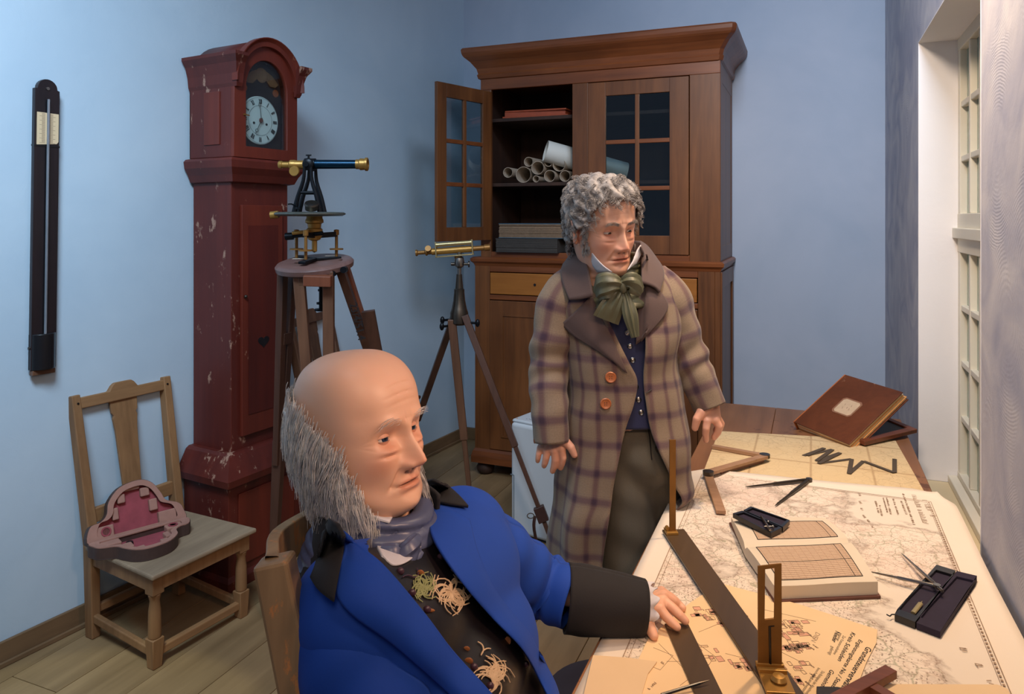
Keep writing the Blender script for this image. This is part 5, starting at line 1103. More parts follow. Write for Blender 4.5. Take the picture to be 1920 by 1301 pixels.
class Head:
    T0 = [(-.235, .055, .070, .060), (-.17, .050, .066, .056), (-.135, .040, .066, .054), (-.122, .058, .066, .052), (-.113, .078, .067, .050), (-.100, .0895, .072, .054), (-.082, .090, .082, .0605), (-.062, .0895, .092, .066), (-.040, .0905, .099, .071),
          (-.018, .090, .104, .0745), (.0, .089, .107, .0765), (.018, .0935, .109, .0775), (.035, .0945, .110, .0780), (.058, .0920, .110, .0775), (.078, .085, .106, .0745), (.095, .073, .096, .068), (.108, .058, .082, .057), (.118, .038, .060, .041), (.123, .018, .034, .021), (.1245, .002, .004, .002), (.1246, .0002, .0003, .0002)]
    def __init__(s, nose=1., jowl=0., bags=0., width=1., lean=1.):
        s.nose, s.jowl, s.bags = nose, jowl, bags; T = np.array(s.T0, float); T[:, 3] *= width
        R = crom(T, 210); nphi = 200; t = np.linspace(-pi, pi, nphi, endpoint=False); phi = t-.42*np.sin(t); s.phi = phi; s.R = R
        sp_, cp = np.sin(phi), np.cos(phi); z = R[:, 0][:, None]
        fr = cp > 0; ex_f = np.where(fr, .86, 1.0); ex_s = np.where(fr, .92, .95)
        X = R[:, 3][:, None]*np.sign(sp_)*np.abs(sp_)**ex_s; Y = np.where(fr, R[:, 1][:, None], R[:, 2][:, None])*np.sign(cp)*np.abs(cp)**ex_f; Z = np.broadcast_to(z, X.shape).copy()
        w = np.clip(cp*1.6, 0, 1); ax = np.abs(X); g = lambda a, c, sg: np.exp(-((a-c)/sg)**2)
        d = np.zeros_like(X); N = nose
        # nose: ridge, tip, wings
        hz = np.interp(Z, [-.054, -.048, -.043, -.036, -.028, -.012, .004, .016, .026], [0, .004, .020*N, .0275*N, .0255*N, .0175*N, .0105, .006, 0]); wz = np.interp(Z, [-.05, -.036, -.02, .0, .02], [.0125, .0115, .0088, .0075, .011])
        d += hz*np.exp(-np.abs(X/wz)**2.4); d += .0105*N*g(ax, .0145, .0062)*g(Z, -.0400, .0075); d -= .006*g(ax, .0075, .004)*g(Z, -.0505, .003)
        # brows, sockets, cheeks
        d += .0050*g(ax, .030, .020)*g(Z, .0265, .0085)+.002*g(X, 0, .012)*g(Z, .028, .01); d -= .0120*g(ax, .031, .0145)*g(Z, .003, .0115); d -= .005*g(ax, .014, .007)*g(Z, .006, .011)
        d += .0052*g(ax, .045, .018)*g(Z, -.026, .017); d -= .0045*g(ax, .047, .014)*g(Z, -.066, .016); d -= .003*g(ax, .062, .012)*g(Z, .036, .016)
        d += (.0022+.003*bags)*g(ax, .032, .012)*g(Z, -.0145, .0042); d -= (.0016+.002*bags)*g(ax, .034, .014)*g(Z, -.0215, .0030)
        # folds from the nose to the mouth corners
        lx = .019+np.clip((-.042-Z)/.026, 0, 1.3)*.012; d -= (.0026+.0015*jowl)*g(ax, lx, .0036)*np.clip((-.036-Z)/.008, 0, 1)*np.clip((Z+.078)/.01, 0, 1); d += .0016*g(ax, lx+.007, .006)*g(Z, -.056, .014)
        # mouth
        mz = -.0685+.0010*np.cos(X*120)-.0*ax; d += .0052*g(X, 0, .020)*g(Z, mz+.0052, .0044); d += .0052*g(X, 0, .0165)*g(Z, mz-.0058, .0050); d -= .0062*g(Z, mz, .0016)*np.clip(1-(ax/.0265)**4, 0, 1); d -= .0032*g(ax, .0275, .004)*g(Z, mz, .004)
        d += .0012*g(ax, .0045, .003)*g(Z, -.058, .005)-.0015*g(X, 0, .0028)*g(Z, -.057, .006); d -= .0040*g(X, 0, .018)*g(Z, -.0825, .0050); d += .0048*g(X, 0, .017)*g(Z, -.0990, .011); d += .004*jowl*g(ax, .046, .012)*g(Z, -.092, .013)
        for zz_ in (.048, .060, .073): d -= .0006*(1+jowl)*np.exp(-((Z-zz_-.003*np.cos(X*55))/.0016)**2)*np.clip(1-(ax/.04)**2, 0, 1)
        for xx_ in (.0055,): d -= .0012*g(ax, xx_, .0016)*g(Z, .028, .007)
        for k in (-1, 0, 1): d -= .0008*g(Z, -.002+k*.007-(ax-.055)*k*.5, .0012)*g(ax, .057, .007)
        Y = Y+d*w; X = X*(1+.0*w)+np.sign(X)*.005*jowl*g(Z, -.085, .02)*np.clip(1-np.abs(cp-.4)/.5, 0, 1)
        lips = np.clip(g(Z, mz, .0085)*np.clip(1-(ax/.025)**4, 0, 1)*w*1.2, 0, 1)
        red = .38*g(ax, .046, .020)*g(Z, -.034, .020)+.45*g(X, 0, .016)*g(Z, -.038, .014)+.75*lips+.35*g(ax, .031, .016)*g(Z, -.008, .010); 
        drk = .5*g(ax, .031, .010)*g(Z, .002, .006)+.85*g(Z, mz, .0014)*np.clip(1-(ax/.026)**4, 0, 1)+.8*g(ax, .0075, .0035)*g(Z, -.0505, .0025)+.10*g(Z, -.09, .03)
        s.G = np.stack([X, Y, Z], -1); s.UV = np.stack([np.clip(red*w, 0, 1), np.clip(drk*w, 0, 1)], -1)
        Gu = np.gradient(s.G, axis=0); Gv = np.roll(s.G, -1, 1)-np.roll(s.G, 1, 1); n = np.cross(Gv, Gu); n /= np.linalg.norm(n, axis=-1)[..., None]+1e-12
        if np.mean(np.sum(n*(s.G-np.array((0, 0, s.G[..., 2].mean()))), -1)) < 0: n = -n
        s.Nn = n
    def build(s, mb, M, ears=True):
        q = MB(M); q.grid(s.G, cv=True, uv=s.UV)
        for sx in (-1, 1):
            c = np.array((sx*.031, .0655, .002)); r = .0142
            for up_ in (0, 1):
                A = []; U = []
                for al in np.linspace(-82, 82, 22):
                    a_ = math.radians(al); eu = math.radians((13 if up_ else -11)*max(0, math.cos(a_*1.06))**.8+(-1 if up_ else -2)); en = math.radians(80 if up_ else -80); row = []
                    for k, b_ in enumerate(np.linspace(eu, en, 9)):
                        rr = r*(1+(.05 if k == 0 else 0)); row.append(c+rr*np.array((math.sin(a_)*math.cos(b_), math.cos(a_)*math.cos(b_), math.sin(b_)))); U.append((.35, .5 if k == 0 else .1))
                    # lip of the lid turns in to meet the eyeball
                    row.insert(0, c+r*.93*np.array((math.sin(a_)*math.cos(eu), math.cos(a_)*math.cos(eu), math.sin(eu)))); U.insert(len(U)-9, (.6, .6)); A.append(row)
                q.grid(np.array(A), uv=np.array(U))
        if ears:
            for sx in (-1, 1):
                e = MB(); pts = [(sx*(.079+.010*math.sin(a*.5)), -.012-.016*math.cos(a)-.004*math.sin(a), -.004+.030*math.sin(a+.25)) for a in np.linspace(-1.5, 4.0, 22)]
                e.tube(pts, .0042, 8); e.sph((sx*.077, -.010, -.002), (.006, .014, .026), 14); e.sph((sx*.079, -.004, -.030), (.0055, .007, .009), 12); e.sph((sx*.080, .001, -.008), (.005, .004, .006), 8)
                f = fuse(e, .0022, 4); q.add(np.vstack(f.v), f.f, uv=np.tile((.25, 0), (f.n, 1)))
        mb.add(np.vstack(q.v), q.f, np.vstack(q.uvl))
    def eyes(s, M, parent, iris, gaze=(0, 0)):
        for sx in (-1, 1):
            c = np.array((sx*.031, .0655, .002)); g = nrm((math.sin(gaze[0]), math.cos(gaze[0])*math.cos(gaze[1]), math.sin(gaze[1]))); q = MB(M); q.sph(c, .0130, 24); e = mk('eye', q, EYEW, parent, smooth=1)
            q = MB(M); q.lathe([(.0062, .0112), (.0060, .01195), (.004, .01275), (.001, .0131)], c, g, 20); mk('iris', q, iris, e, smooth=1)
            q = MB(M); q.lathe([(.0027, .0127), (.0026, .01315), (.001, .0134)], c, g, 14); mk('pupil', q, PUPIL, e, smooth=1)
    def at(s, phi, z, out=0.):
        i = int(np.argmin(np.abs(s.R[:, 0]-z))); j = int(np.argmin(np.abs(s.phi-((phi+pi) % (2*pi)-pi)))); return s.G[i, j]+s.Nn[i, j]*out, s.Nn[i, j]
def strands(paths, r0=.0006, r1=.0002, M=None):
    """paths (N, K, 3) -> three-sided tapering hairs"""
    Pp = np.asarray(paths); N, K = Pp.shape[:2]; T = np.gradient(Pp, axis=1); T /= np.linalg.norm(T, axis=-1)[..., None]+1e-12; ref = rng.normal(size=(N, 1, 3)); a = np.cross(T, ref); a /= np.linalg.norm(a, axis=-1)[..., None]+1e-12; b = np.cross(T, a)
    rr = np.linspace(r0, r1, K)[None, :, None]; V = np.stack([Pp+rr*(math.cos(t)*a+math.sin(t)*b) for t in (0, 2*pi/3, 4*pi/3)], 2); base = (np.arange(N)*K*3)[:, None, None]; k = (np.arange(K-1)*3)[None, :, None]; e = np.arange(3)[None, None, :]; e2 = (e+1) % 3
    Fq = np.stack([base+k+e, base+k+e2, base+k+3+e2, base+k+3+e], -1).reshape(-1, 4); q = MB(M); q.add(V.reshape(-1, 3), [tuple(x) for x in Fq.tolist()]); return q
def neckring(q, M, rows, seg=48, folds=0, amp=0, uv=False, a0=-pi, a1=pi):
    """rows: (z, front, back, halfwidth, ycentre, tilt) loft round the neck in a local frame"""
    R = crom(rows, 5*len(rows)); A = []
    for z, f, b, w, yc_, tl_ in R:
        row = []
        for a in np.linspace(a0, a1, seg):
            rr = 1+amp*math.sin(folds*z*100+2.2*a+math.sin(3*a)); c = math.cos(a); y = (f if c > 0 else b)*c*rr; row.append((w*math.sin(a)*rr, yc_+y, z+tl_*y))
        A.append(row)
    q.M = M; return q.grid(np.array(A))
def patch(bvh, rows, nu=24, nv=24, off=.004, bulge=0., smooth=6, minoff=0., wave=0.):
    """a piece of cloth lying on a body: control rows of (px, py) seen in the photo, dropped on the surface"""
    R = [crom([np.array(p, float) for p in r], nv) for r in rows]; R = np.array(R); C_ = np.array([crom(R[:, j], nu) for j in range(nv)]).transpose(1, 0, 2); T = np.full((nu, nv), np.nan)
    for i in range(nu):
        for j in range(nv):
            d = Vector(P(C_[i, j, 0], C_[i, j, 1], 1)-CAM); L = d.length; h = bvh.ray_cast(Vector(CAM), d.normalized())
            if h[0] is not None: T[i, j] = (h[0]-Vector(CAM)).length/L
    if np.isnan(T).all(): T[:] = 1.0
    for _ in range(nu+nv):
        m = np.isnan(T)
        if not m.any(): break
        for ax_ in (0, 1):
            for sh in (-1, 1):
                r_ = np.roll(T, sh, ax_); k = np.isnan(T) & ~np.isnan(r_); T[k] = r_[k]
    T0_ = T.copy()
    for _ in range(smooth):
        Tp = np.pad(T, 1, mode='edge'); T = (Tp[:-2, 1:-1]+Tp[2:, 1:-1]+Tp[1:-1, :-2]+Tp[1:-1, 2:]+T*2)/6
    T = np.minimum(T, T0_+.004); U_, V_ = np.meshgrid(np.linspace(0, 1, nu), np.linspace(0, 1, nv), indexing='ij'); k = off+bulge*np.sin(pi*U_)*np.sin(pi*V_)+wave*np.sin(V_*14+U_*4)
    A = np.zeros((nu, nv, 3))
    for i in range(nu):
        for j in range(nv): A[i, j] = P(C_[i, j, 0], C_[i, j, 1], T[i, j]-k[i, j])
    return A
def lobe(q, pts, w, th, nf=5, amp=.18, up=(0, 0, 1), seg=28, n=16):
    """soft folded loop of cloth"""
    c = crom(pts, n); w = crom(np.array(w)[:, None], n)[:, 0]; th = crom(np.array(th)[:, None], n)[:, 0]; T = np.gradient(c, axis=0); T /= np.linalg.norm(T, axis=1)[:, None]; A = []
    for i in range(n):
        a = nrm(np.cross(T[i], up)); b = np.cross(a, T[i]); A.append([c[i]+a*th[i]*math.cos(t)*(1+amp*math.sin(nf*t+i*.12))+b*w[i]*math.sin(t)*(1+.5*amp*math.sin(nf*t*1.3)) for t in np.linspace(0, 2*pi, seg, endpoint=False)])
    q.grid(np.array(A), cv=True); v0 = q.n-n*seg; q.f += [tuple(range(v0, v0+seg))[::-1], tuple(range(v0+(n-1)*seg, v0+n*seg))]; return q
def handmesh(mb, wrist, joints, pr=.019, fr=.0088, thumb=None, knuck=None, voxel=.0022, sm=3, wr=.024):
    h = MB(); w = np.asarray(wrist, float); ks = []
    for k, J in enumerate(joints):
        J = [np.asarray(x, float) for x in J]; ks.append(J[0]); r = fr*(1.0, 1.05, 1.0, .86)[k]
        capsule(h, w+(J[0]-w)*.15, J[0], pr*.82, r*1.25)
        for a, b, s0, s1 in zip(J[:-1], J[1:], (1.12, 1.02, .95), (1.02, .95, .80)): capsule(h, a, b, r*s0, r*s1)
    for a, b in zip(ks[:-1], ks[1:]): capsule(h, a+(w-a)*.1, b+(w-b)*.1, fr*1.25, fr*1.25)
    if thumb is not None:
        J = [np.asarray(x, float) for x in thumb]; capsule(h, w+(J[0]-w)*.2, J[0], pr*.8, fr*1.5)
        for a, b, s0, s1 in zip(J[:-1], J[1:], (1.45, 1.2), (1.15, .95)): capsule(h, a, b, fr*s0, fr*s1)
    f = fuse(h, voxel, sm); mb.add(np.vstack(f.v), f.f, uv=np.tile((.12, 0), (f.n, 1)))
def nails(th, M, tips, mat):
    for a, b, u in tips:
        a, b = np.asarray(a, float), np.asarray(b, float); q = MB(M); d = nrm(b-a); q.sph(b+np.asarray(u)*.0058-d*.002, (.0042, .0058, .0022), 10, Txy((0, 0, 0), nrm(np.cross(d, u)), d)); mk('fingernail', q, mat, th, smooth=1)
NAIL = plain('fingernail', lin(232, 184, 164), .3, 0, .03, 30, 0)
def cloth(name, c, rough=.85, weave=260, rel=.25, var=.1, sheen=.3):
    t = NT(name); v = t.coord(); n = t.noise(v, weave, 3, .6); big = t.noise(v, 6, 3); d = tuple(x*(1-var) for x in c[:3])+(1,); e = tuple(min(1, x*(1+var)) for x in c[:3])+(1,)
    t.set(Base_Color=t.mix(t.math('ADD', t.math('MULTIPLY', n, .6), t.math('MULTIPLY', big, .4)), d, e), Roughness=rough, Sheen_Weight=sheen*.4, Sheen_Roughness=.5); t.bump(n, rel, .001); return t.m
BLUEC = cloth('royal_blue_wool', lin(4, 62, 158), .8, 300, .12, .08, .03); BLACKC = cloth('black_velvet', lin(24, 21, 23), .85, sheen=.05); VESTB = cloth('black_silk', lin(19, 14, 16), .40, 200, .05, .2, 0)
NAVY = cloth('navy_waistcoat_cloth', lin(28, 34, 72), .7); LAPEL = cloth('brown_lapel_cloth', lin(84, 66, 62), .8); TWEED = cloth('grey_tweed', lin(92, 86, 74), .95, 420, .4, .3)
GREENS = cloth('olive_silk', lin(88, 88, 66), .45, 150, .05, .15, 0); SLATES = cloth('slate_blue_silk', lin(78, 84, 112), .36, 150, .05, .12, 0); LINEN = cloth('white_linen', lin(206, 202, 206), .8, 260, .2, .04)
def plaid():
    t = NT('plaid_wool'); uv = t.n('TexCoord').outputs['UV']; wob = t.n('VectorMath', uv, t.n('VectorMath', t.n('TexNoise', uv, ins={'Scale': 9.}).outputs['Color'], (.012, .012, 0), operation='MULTIPLY').outputs[0], operation='ADD').outputs[0]
    sp = t.n('SeparateXYZ', wob); m = t.math; K = []
    for o, per in ((sp.outputs[0], .068), (sp.outputs[1], .078)):
        f = m('ABSOLUTE', m('SUBTRACT', m('FRACT', m('DIVIDE', m('ADD', o, 5.0), per)), .5)); K.append(m('ADD', t.ramp(f, [(.06, 1), (.20, 0)]), m('MULTIPLY', t.ramp(f, [(.205, 0), (.225, .5), (.245, 0)]), .6)))
    fl = t.noise(uv, 260, 4, .7); base = t.mix(fl, lin(108, 92, 76), lin(150, 130, 108)); c = t.mix(m('MULTIPLY', K[0], .66), base, lin(84, 50, 60)); c = t.mix(m('MULTIPLY', K[1], .66), c, lin(78, 48, 66)); c = t.mix(m('MULTIPLY', m('MULTIPLY', K[0], K[1]), .7), c, lin(44, 28, 48))
    t.set(Base_Color=c, Roughness=.95, Sheen_Weight=.15); t.bump(t.noise(uv, 420, 3, .7), .5, .0015); return t.m
PLAID = plaid()
def sleeve(M, pts, rad, mat, name, parent, folds=(), seg=56, n=70, flat=1., u0=0., amp=.006, inner=None, open_end=True):
    c = crom(pts, n); r = crom(np.array(rad, float)[:, None], n)[:, 0]; T = np.gradient(c, axis=0); T /= np.linalg.norm(T, axis=1)[:, None]; a = nrm(np.cross(T[0], (0, 1., 0))); L = np.concatenate([[0], np.cumsum(np.linalg.norm(np.diff(c, axis=0), axis=1))]); A = []; U = []
    for i in range(n):
        a = nrm(a-T[i]*np.dot(a, T[i])); b = np.cross(T[i], a); row = []; s = i/(n-1)
        for k in range(seg):
            t = 2*pi*k/(seg-1); d = 0
            for (s0, w_, ph, am, kk) in folds: d += am*math.exp(-((s-s0)/w_)**2)*math.sin(kk*s*10+2.0*math.sin(t+ph)+ph)
            d += amp*.4*math.sin(3*t+9*s)*math.sin(5*s+t); row.append(c[i]+(r[i]+d)*(math.cos(t)*a+math.sin(t)*b*flat)); U.append((u0+t*rad[0], L[i]+.3))
        A.append(row)
    q = MB(M); q.grid(np.array(A), uv=np.array(U)); o = mk(name, q, mat, parent, smooth=1, solid=.003); return q

# ---------------------------------------------------------------- standing man (built in frame C: x right, y away from the camera)
ST = 2.08; kS = ST/F
def s3(px, py, dt=0.): return Cf(px, py, ST+dt)
hs = Head(nose=.95, jowl=0, bags=.1, width=.98)
eye = Cf(1156, 430, ST-.105); HMs = MC @ Matrix.Translation((-.0, 0, 0)) @ Matrix.Translation(tuple(eye+np.array((-.030, .068, .004)))) @ Matrix.Rotation(pi+math.radians(27), 4, 'Z') @ Matrix.Rotation(math.radians(-9), 4, 'X') @ Matrix.Rotation(math.radians(5), 4, 'Y') @ Matrix.Scale(1.06, 4)
body = MB(MC); b_ = MB()
neck = s3(1150, 500, .06); 
for a, b, r0, r1 in ((s3(1146, 470, .07), s3(1155, 560, .08), .054, .058), (s3(1090, 600, .06), s3(1235, 600, .06), .07, .07), (s3(1155, 600, .07), s3(1170, 780, .06), .13, .12), (s3(1165, 800, .07), s3(1190, 840, .07), .12, .12),
        (s3(1060, 575, .03), s3(1030, 700, .04), .045, .038), (s3(1030, 700, .04), s3(1036, 812, -.02), .036, .024), (s3(1260, 580, .04), s3(1298, 680, .06), .045, .038), (s3(1298, 680, .06), s3(1331, 762, .0), .036, .023),
        (s3(1160, 860, .07), s3(1180, 1120, .05), .075, .055), (s3(1180, 1120, .05), s3(1188, 1420, .08), .05, .038), (s3(1222, 860, .1), s3(1228, 1120, .1), .075, .055), (s3(1228, 1120, .1), s3(1232, 1415, .14), .05, .038),
        (s3(1188, 1425, .08), s3(1190, 1433, -.06), .036, .03), (s3(1232, 1412, .14), s3(1250, 1424, .0), .036, .03)): capsule(b_, a, b, r0, r1)
f = fuse(b_, .011, 2); body.add(np.vstack(f.v), f.f)
hd_ = MB(); hs.build(hd_, HMs); body.M = None; body.add(np.vstack(hd_.v), hd_.f, np.vstack(hd_.uvl)); body.M = MC
w = s3(1036, 815, -.02)
handmesh(body, w, [[s3(1053, 842, -.05), s3(1056, 858, -.055), s3(1054, 868, -.05), s3(1051, 877, -.042)], [s3(1040, 846, -.045), s3(1041, 862, -.05), s3(1039, 874, -.045), s3(1036, 883, -.038)], [s3(1026, 845, -.035), s3(1024, 858, -.04), s3(1022, 867, -.036), s3(1020, 873, -.03)], [s3(1013, 841, -.025), s3(1010, 851, -.03), s3(1009, 858, -.028), s3(1008, 864, -.022)]], thumb=[s3(1058, 826, -.055), s3(1070, 838, -.06), s3(1077, 853, -.058)], pr=.024, fr=.0098)
w = s3(1334, 760, -.0)
handmesh(body, w, [[s3(1326, 789, -.045), s3(1324, 803, -.05), s3(1323, 813, -.045), s3(1324, 825, -.035)], [s3(1341, 787, -.038), s3(1348, 799, -.04), s3(1346, 810, -.035), s3(1339, 820, -.028)], [s3(1344, 782, -.012), s3(1352, 794, -.01), s3(1349, 804, -.005), s3(1344, 812, -.0)], [s3(1342, 780, .012), s3(1347, 791, .015), s3(1345, 800, .018), s3(1341, 807, .02)]], thumb=[s3(1316, 772, -.04), s3(1307, 785, -.045), s3(1303, 802, -.04)], pr=.027, fr=.0102)
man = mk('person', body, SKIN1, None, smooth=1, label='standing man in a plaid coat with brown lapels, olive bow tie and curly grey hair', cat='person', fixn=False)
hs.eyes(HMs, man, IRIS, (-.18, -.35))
# eyebrows and curly hair
def brows(h, M, parent, mat, dens=150, L=.009, r=.0005):
    P_ = []
    for sx in (-1, 1):
        for k in range(dens):
            u = random.random(); ph = sx*(.14+.42*u); z = .0235+.008*math.sin(u*2.4)-.004*u+random.uniform(-.003, .003); p, n_ = h.at(ph, z, .0005); d = nrm(np.array((sx*1., 0, .35-.8*u))+n_*.35); P_.append([p+d*L*s+n_*.001*math.sin(s*3) for s in np.linspace(0, 1, 4)])
    mk('eyebrows', strands(P_, r, r*.4, M), mat, parent, kind='stuff')
brows(hs, HMs, man, HAIR1)
hl = lambda a: np.interp(abs(a), [0, .45, .75, 1.0, 1.25, 1.6, 2.2, pi], [.080, .082, .070, .045, .012, -.004, -.055, -.085])
def clumps(h, M, parent, n, per, mat, region, L, amp, turns, name, dirf, r=.0007, out=.004, spread=.009, K=11, flare=.20):
    Pp = []
    for c in range(n):
        for _ in range(60):
            ph = random.uniform(-pi, pi); z = random.uniform(-.12, .122)
            if region(ph, z): break
        p0, n0 = h.at(ph, z, 0); d = nrm(dirf(ph, z, n0)); sd = nrm(np.cross(d, n0)); phs = random.uniform(0, 2*pi); LL = L*random.uniform(.7, 1.2); am = amp*random.uniform(.6, 1.2); tn = turns*random.uniform(.7, 1.2)*random.choice((-1, 1))
        s = np.linspace(0, 1, K)
        for k in range(per):
            o = rng.normal(size=3)*spread*.45; o -= n0*np.dot(o, n0); w_ = random.uniform(.75, 1.25); ph2 = phs+random.uniform(-.25, .25)
            env = np.minimum(1, s*3)
            path = p0+o*(1-.35*s)[:, None]+np.outer(s*LL*w_, d)+np.outer(out+np.sqrt(s+1e-4)*LL*flare*(1+random.uniform(-.4, .4)), n0)+np.outer(am*env*np.cos(2*pi*tn*s+ph2), sd)+np.outer(am*env*np.sin(2*pi*tn*s+ph2)+am, n0)
            Pp.append(path)
    return mk(name, strands(Pp, r, r*.45, M), mat, parent, kind=None)
def under(h, M, region, off, lump, mat, name, parent):
    """thick mass of hair under the single strands"""
    G = h.G.copy(); nr_, nc = G.shape[:2]; q = MB(M); V = []; Fq = []; idx = {}
    msk = np.zeros((nr_, nc), bool)
    for i in range(nr_):
        for j in range(nc): msk[i, j] = region(h.phi[j], h.R[i, 0])
    dist = msk.astype(float)
    for _ in range(10): dist = (dist+np.roll(dist, 1, 0)+np.roll(dist, -1, 0)+np.roll(dist, 1, 1)+np.roll(dist, -1, 1))/5
    D_ = np.clip((dist-.35)*2.2, 0, 1)
    nz = lambda p: math.sin(p[0]*lump+1.3*math.sin(p[2]*lump*.8))*math.sin(p[1]*lump*.9+p[2]*lump)
    for i in range(nr_):
        for j in range(nc):
            if msk[i, j]: idx[i, j] = len(V); V.append(G[i, j]+h.Nn[i, j]*(off*D_[i, j]*(1+.45*nz(G[i, j]))-.001))
    for i in range(nr_-1):
        for j in range(nc):
            k = (j+1) % nc; c = [(i, j), (i, k), (i+1, k), (i+1, j)]
            if all(x in idx for x in c): Fq.append(tuple(idx[x] for x in c))
    q.add(np.array(V), Fq); return mk(name, q, mat, parent, smooth=1)
reg1 = lambda a, z: z > hl(a)
hb = under(hs, HMs, reg1, .016, 130, HAIR1, 'hair', man)
def dir1(ph, z, n): 
    f = np.array((math.sin(ph)*.5, .9, -.4)) if abs(ph) < 1.2 else np.array((math.sin(ph)*.2, -.2, -1.)); return f-n*np.dot(f, n)
o = clumps(hs, HMs, hb, 420, 15, HAIR1, reg1, .026, .0055, 1.2, 'curls', dir1, r=.0006, out=.007); o['kind'] = 'stuff'
reg1b = lambda a, z: 1.12 < abs(a) < 1.42 and -.050 < z < .02
o = clumps(hs, HMs, hb, 40, 14, HAIR1, reg1b, .016, .002, .8, 'sideburns', lambda ph, z, n: np.array((0, .1, -1.))-n*.0, r=.0006, out=.001, spread=.006); o['kind'] = 'stuff'
# coat
def coatloft(rows, p=.86, n=90, nphi=110, fold=None, closed=False, base=None):
    """rows: (py, xL, xR, tc, rt, edgeL, edgeR)"""
    R = crom(rows, n); A = []; U = []
    for i, (py, xl, xr, tc, rt, el, er) in enumerate(R):
        z = H-(py-HZ)*kS; xc = ((xl+xr)/2-960)*kS; rx = (xr-xl)/2*kS; f = lambda x: math.asin(max(-1, min(1, math.copysign(abs(((x-960)*kS-xc)/rx)**(1/p), (x-960)*kS-xc))))
        if closed: a0, a1 = -pi, pi
        else: a0 = f(er); a1 = 2*pi+f(el)
        row = []
        for a in np.linspace(a0, a1, nphi):
            s_, c_ = math.sin(a), math.cos(a); d = fold(a, py) if fold else 0; x = xc+(rx+d)*math.copysign(abs(s_)**p, s_); y = tc-(rt+d)*math.copysign(abs(c_)**p, c_); y -= (z-1.2)*0; row.append((x, y, z)); U.append((a*.21, z))
        A.append(row)
    return np.array(A), np.array(U)
rowsC = [(476, 1112, 1200, 2.13, .060, 1122, 1196), (492, 1088, 1218, 2.13, .072, 1112, 1203), (508, 1064, 1244, 2.13, .088, 1106, 1208), (535, 1045, 1268, 2.13, .108, 1110, 1206), (570, 1038, 1282, 2.13, .128, 1122, 1203), (620, 1046, 1282, 2.13, .142, 1146, 1199), (665, 1056, 1279, 2.13, .146, 1168, 1196), (700, 1062, 1278, 2.13, .146, 1184, 1196), (740, 1064, 1282, 2.13, .147, 1178, 1200), (785, 1062, 1290, 2.13, .150, 1163, 1208),
         (840, 1056, 1298, 2.13, .156, 1150, 1228), (890, 1050, 1303, 2.14, .162, 1141, 1256), (925, 1046, 1302, 2.14, .166, 1136, 1272), (955, 1044, 1262, 2.14, .168, 1131, 1250), (1000, 1041, 1256, 2.15, .174, 1124, 1246), (1062, 1038, 1254, 2.16, .180, 1116, 1246)]
def foldC(a, py):
    k = max(0, min(1, (py-740)/300)); return .012*k*math.sin(a*7+.6)+.004*math.sin(a*3+py*.03)+.003*math.sin(py*.06+a*2)*(1-k)
Ac, Uc = coatloft(rowsC, fold=foldC)
qc = MB(MC); qc.grid(Ac, uv=Uc); coat = mk('coat', qc, PLAID, man, smooth=1, solid=.005, label='brown and purple plaid wool coat')
sleeve(MC, [s3(1085, 520, .05), s3(1054, 560, .02), s3(1038, 620, .01), s3(1029, 690, .01), s3(1030, 760, -.03), s3(1034, 828, -.045)], [.050, .062, .060, .056, .053, .048], PLAID, 'sleeve', man, folds=((.52, .14, .3, .005, 4.2), (.25, .1, 1.5, .003, 3), (.75, .12, 2.2, .003, 4.5)), u0=.02)
sleeve(MC, [s3(1222, 520, .06), s3(1254, 560, .03), s3(1275, 620, .03), s3(1296, 680, .02), s3(1315, 725, -.0), s3(1331, 764, -.015)], [.050, .060, .057, .053, .050, .045], PLAID, 'sleeve', man, folds=((.55, .14, 1.3, .005, 4.2), (.3, .1, .5, .003, 3)), u0=.3)
# waistcoat
rowsV = [(505, 1098, 1212, 2.13, .070, 0, 0), (540, 1072, 1240, 2.13, .098, 0, 0), (600, 1068, 1262, 2.13, .122, 0, 0), (680, 1076, 1262, 2.13, .128, 0, 0), (740, 1082, 1266, 2.13, .128, 0, 0), (790, 1086, 1270, 2.13, .130, 0, 0)]
Av, _ = coatloft(rowsV, closed=True, n=60, nphi=90); qv = MB(MC); qv.grid(Av); vest = mk('waistcoat', qv, NAVY, man, smooth=1, solid=.004)
bv = bvh_of(qv); bc = bvh_of(qc); bcv = bvh_of(qc, qv)
for x, y in ((1176, 624), (1181, 649), (1186, 675), (1192, 725), (1197, 749), (1202, 773)):
    p = onsurf(bv, x, y, .002); q = MB(); q.lathe([(.001, -.002), (.0075, -.001), (.0078, .001), (.006, .0025), (.0045, .0015), (.001, .003)], p, -DV, 18); mk('button', q, STEEL, vest, smooth=30)
for x, y in ((1145, 706), (1136, 756)):
    p = onsurf(bc, x, y, .006); q = MB(); q.lathe([(.001, -.003), (.0145, -.002), (.0155, .001), (.013, .0035), (.010, .002), (.001, .002)], p, -DV+ZV*.05, 26); bt_ = mk('button', q, plain('horn_button', lin(168, 96, 54), .35, 0, .3, 80, .1), coat, smooth=30)
    for dx, dz in ((-1, -1), (1, -1), (1, 1), (-1, 1)): c = p-DV*.0022+RV*dx*.003+ZV*dz*.003; q = MB(); q.sph(c, .0013, 8); mk('thread_hole', q, BLACK, bt_)
for x, y in ((1207, 681), (1214, 734)):
    a, b = onsurf(bc, x-4, y+3, .004), onsurf(bc, x+6, y-4, .004)
    if a is not None and b is not None: q = MB(); q.tube([a, b], .0018, 6); mk('buttonhole', q, BLACK, coat)
for z_ in range(3):
    q = MB(); p = app(MC, s3(1003, 794+z_*16, -.05))[0]; q.lathe([(.001, -.002), (.008, -.002), (.008, .002), (.001, .003)], p, -RV-DV*.3, 14); mk('cuff_button', q, plain('cuff_horn', lin(150, 84, 50), .35), coat, smooth=30)
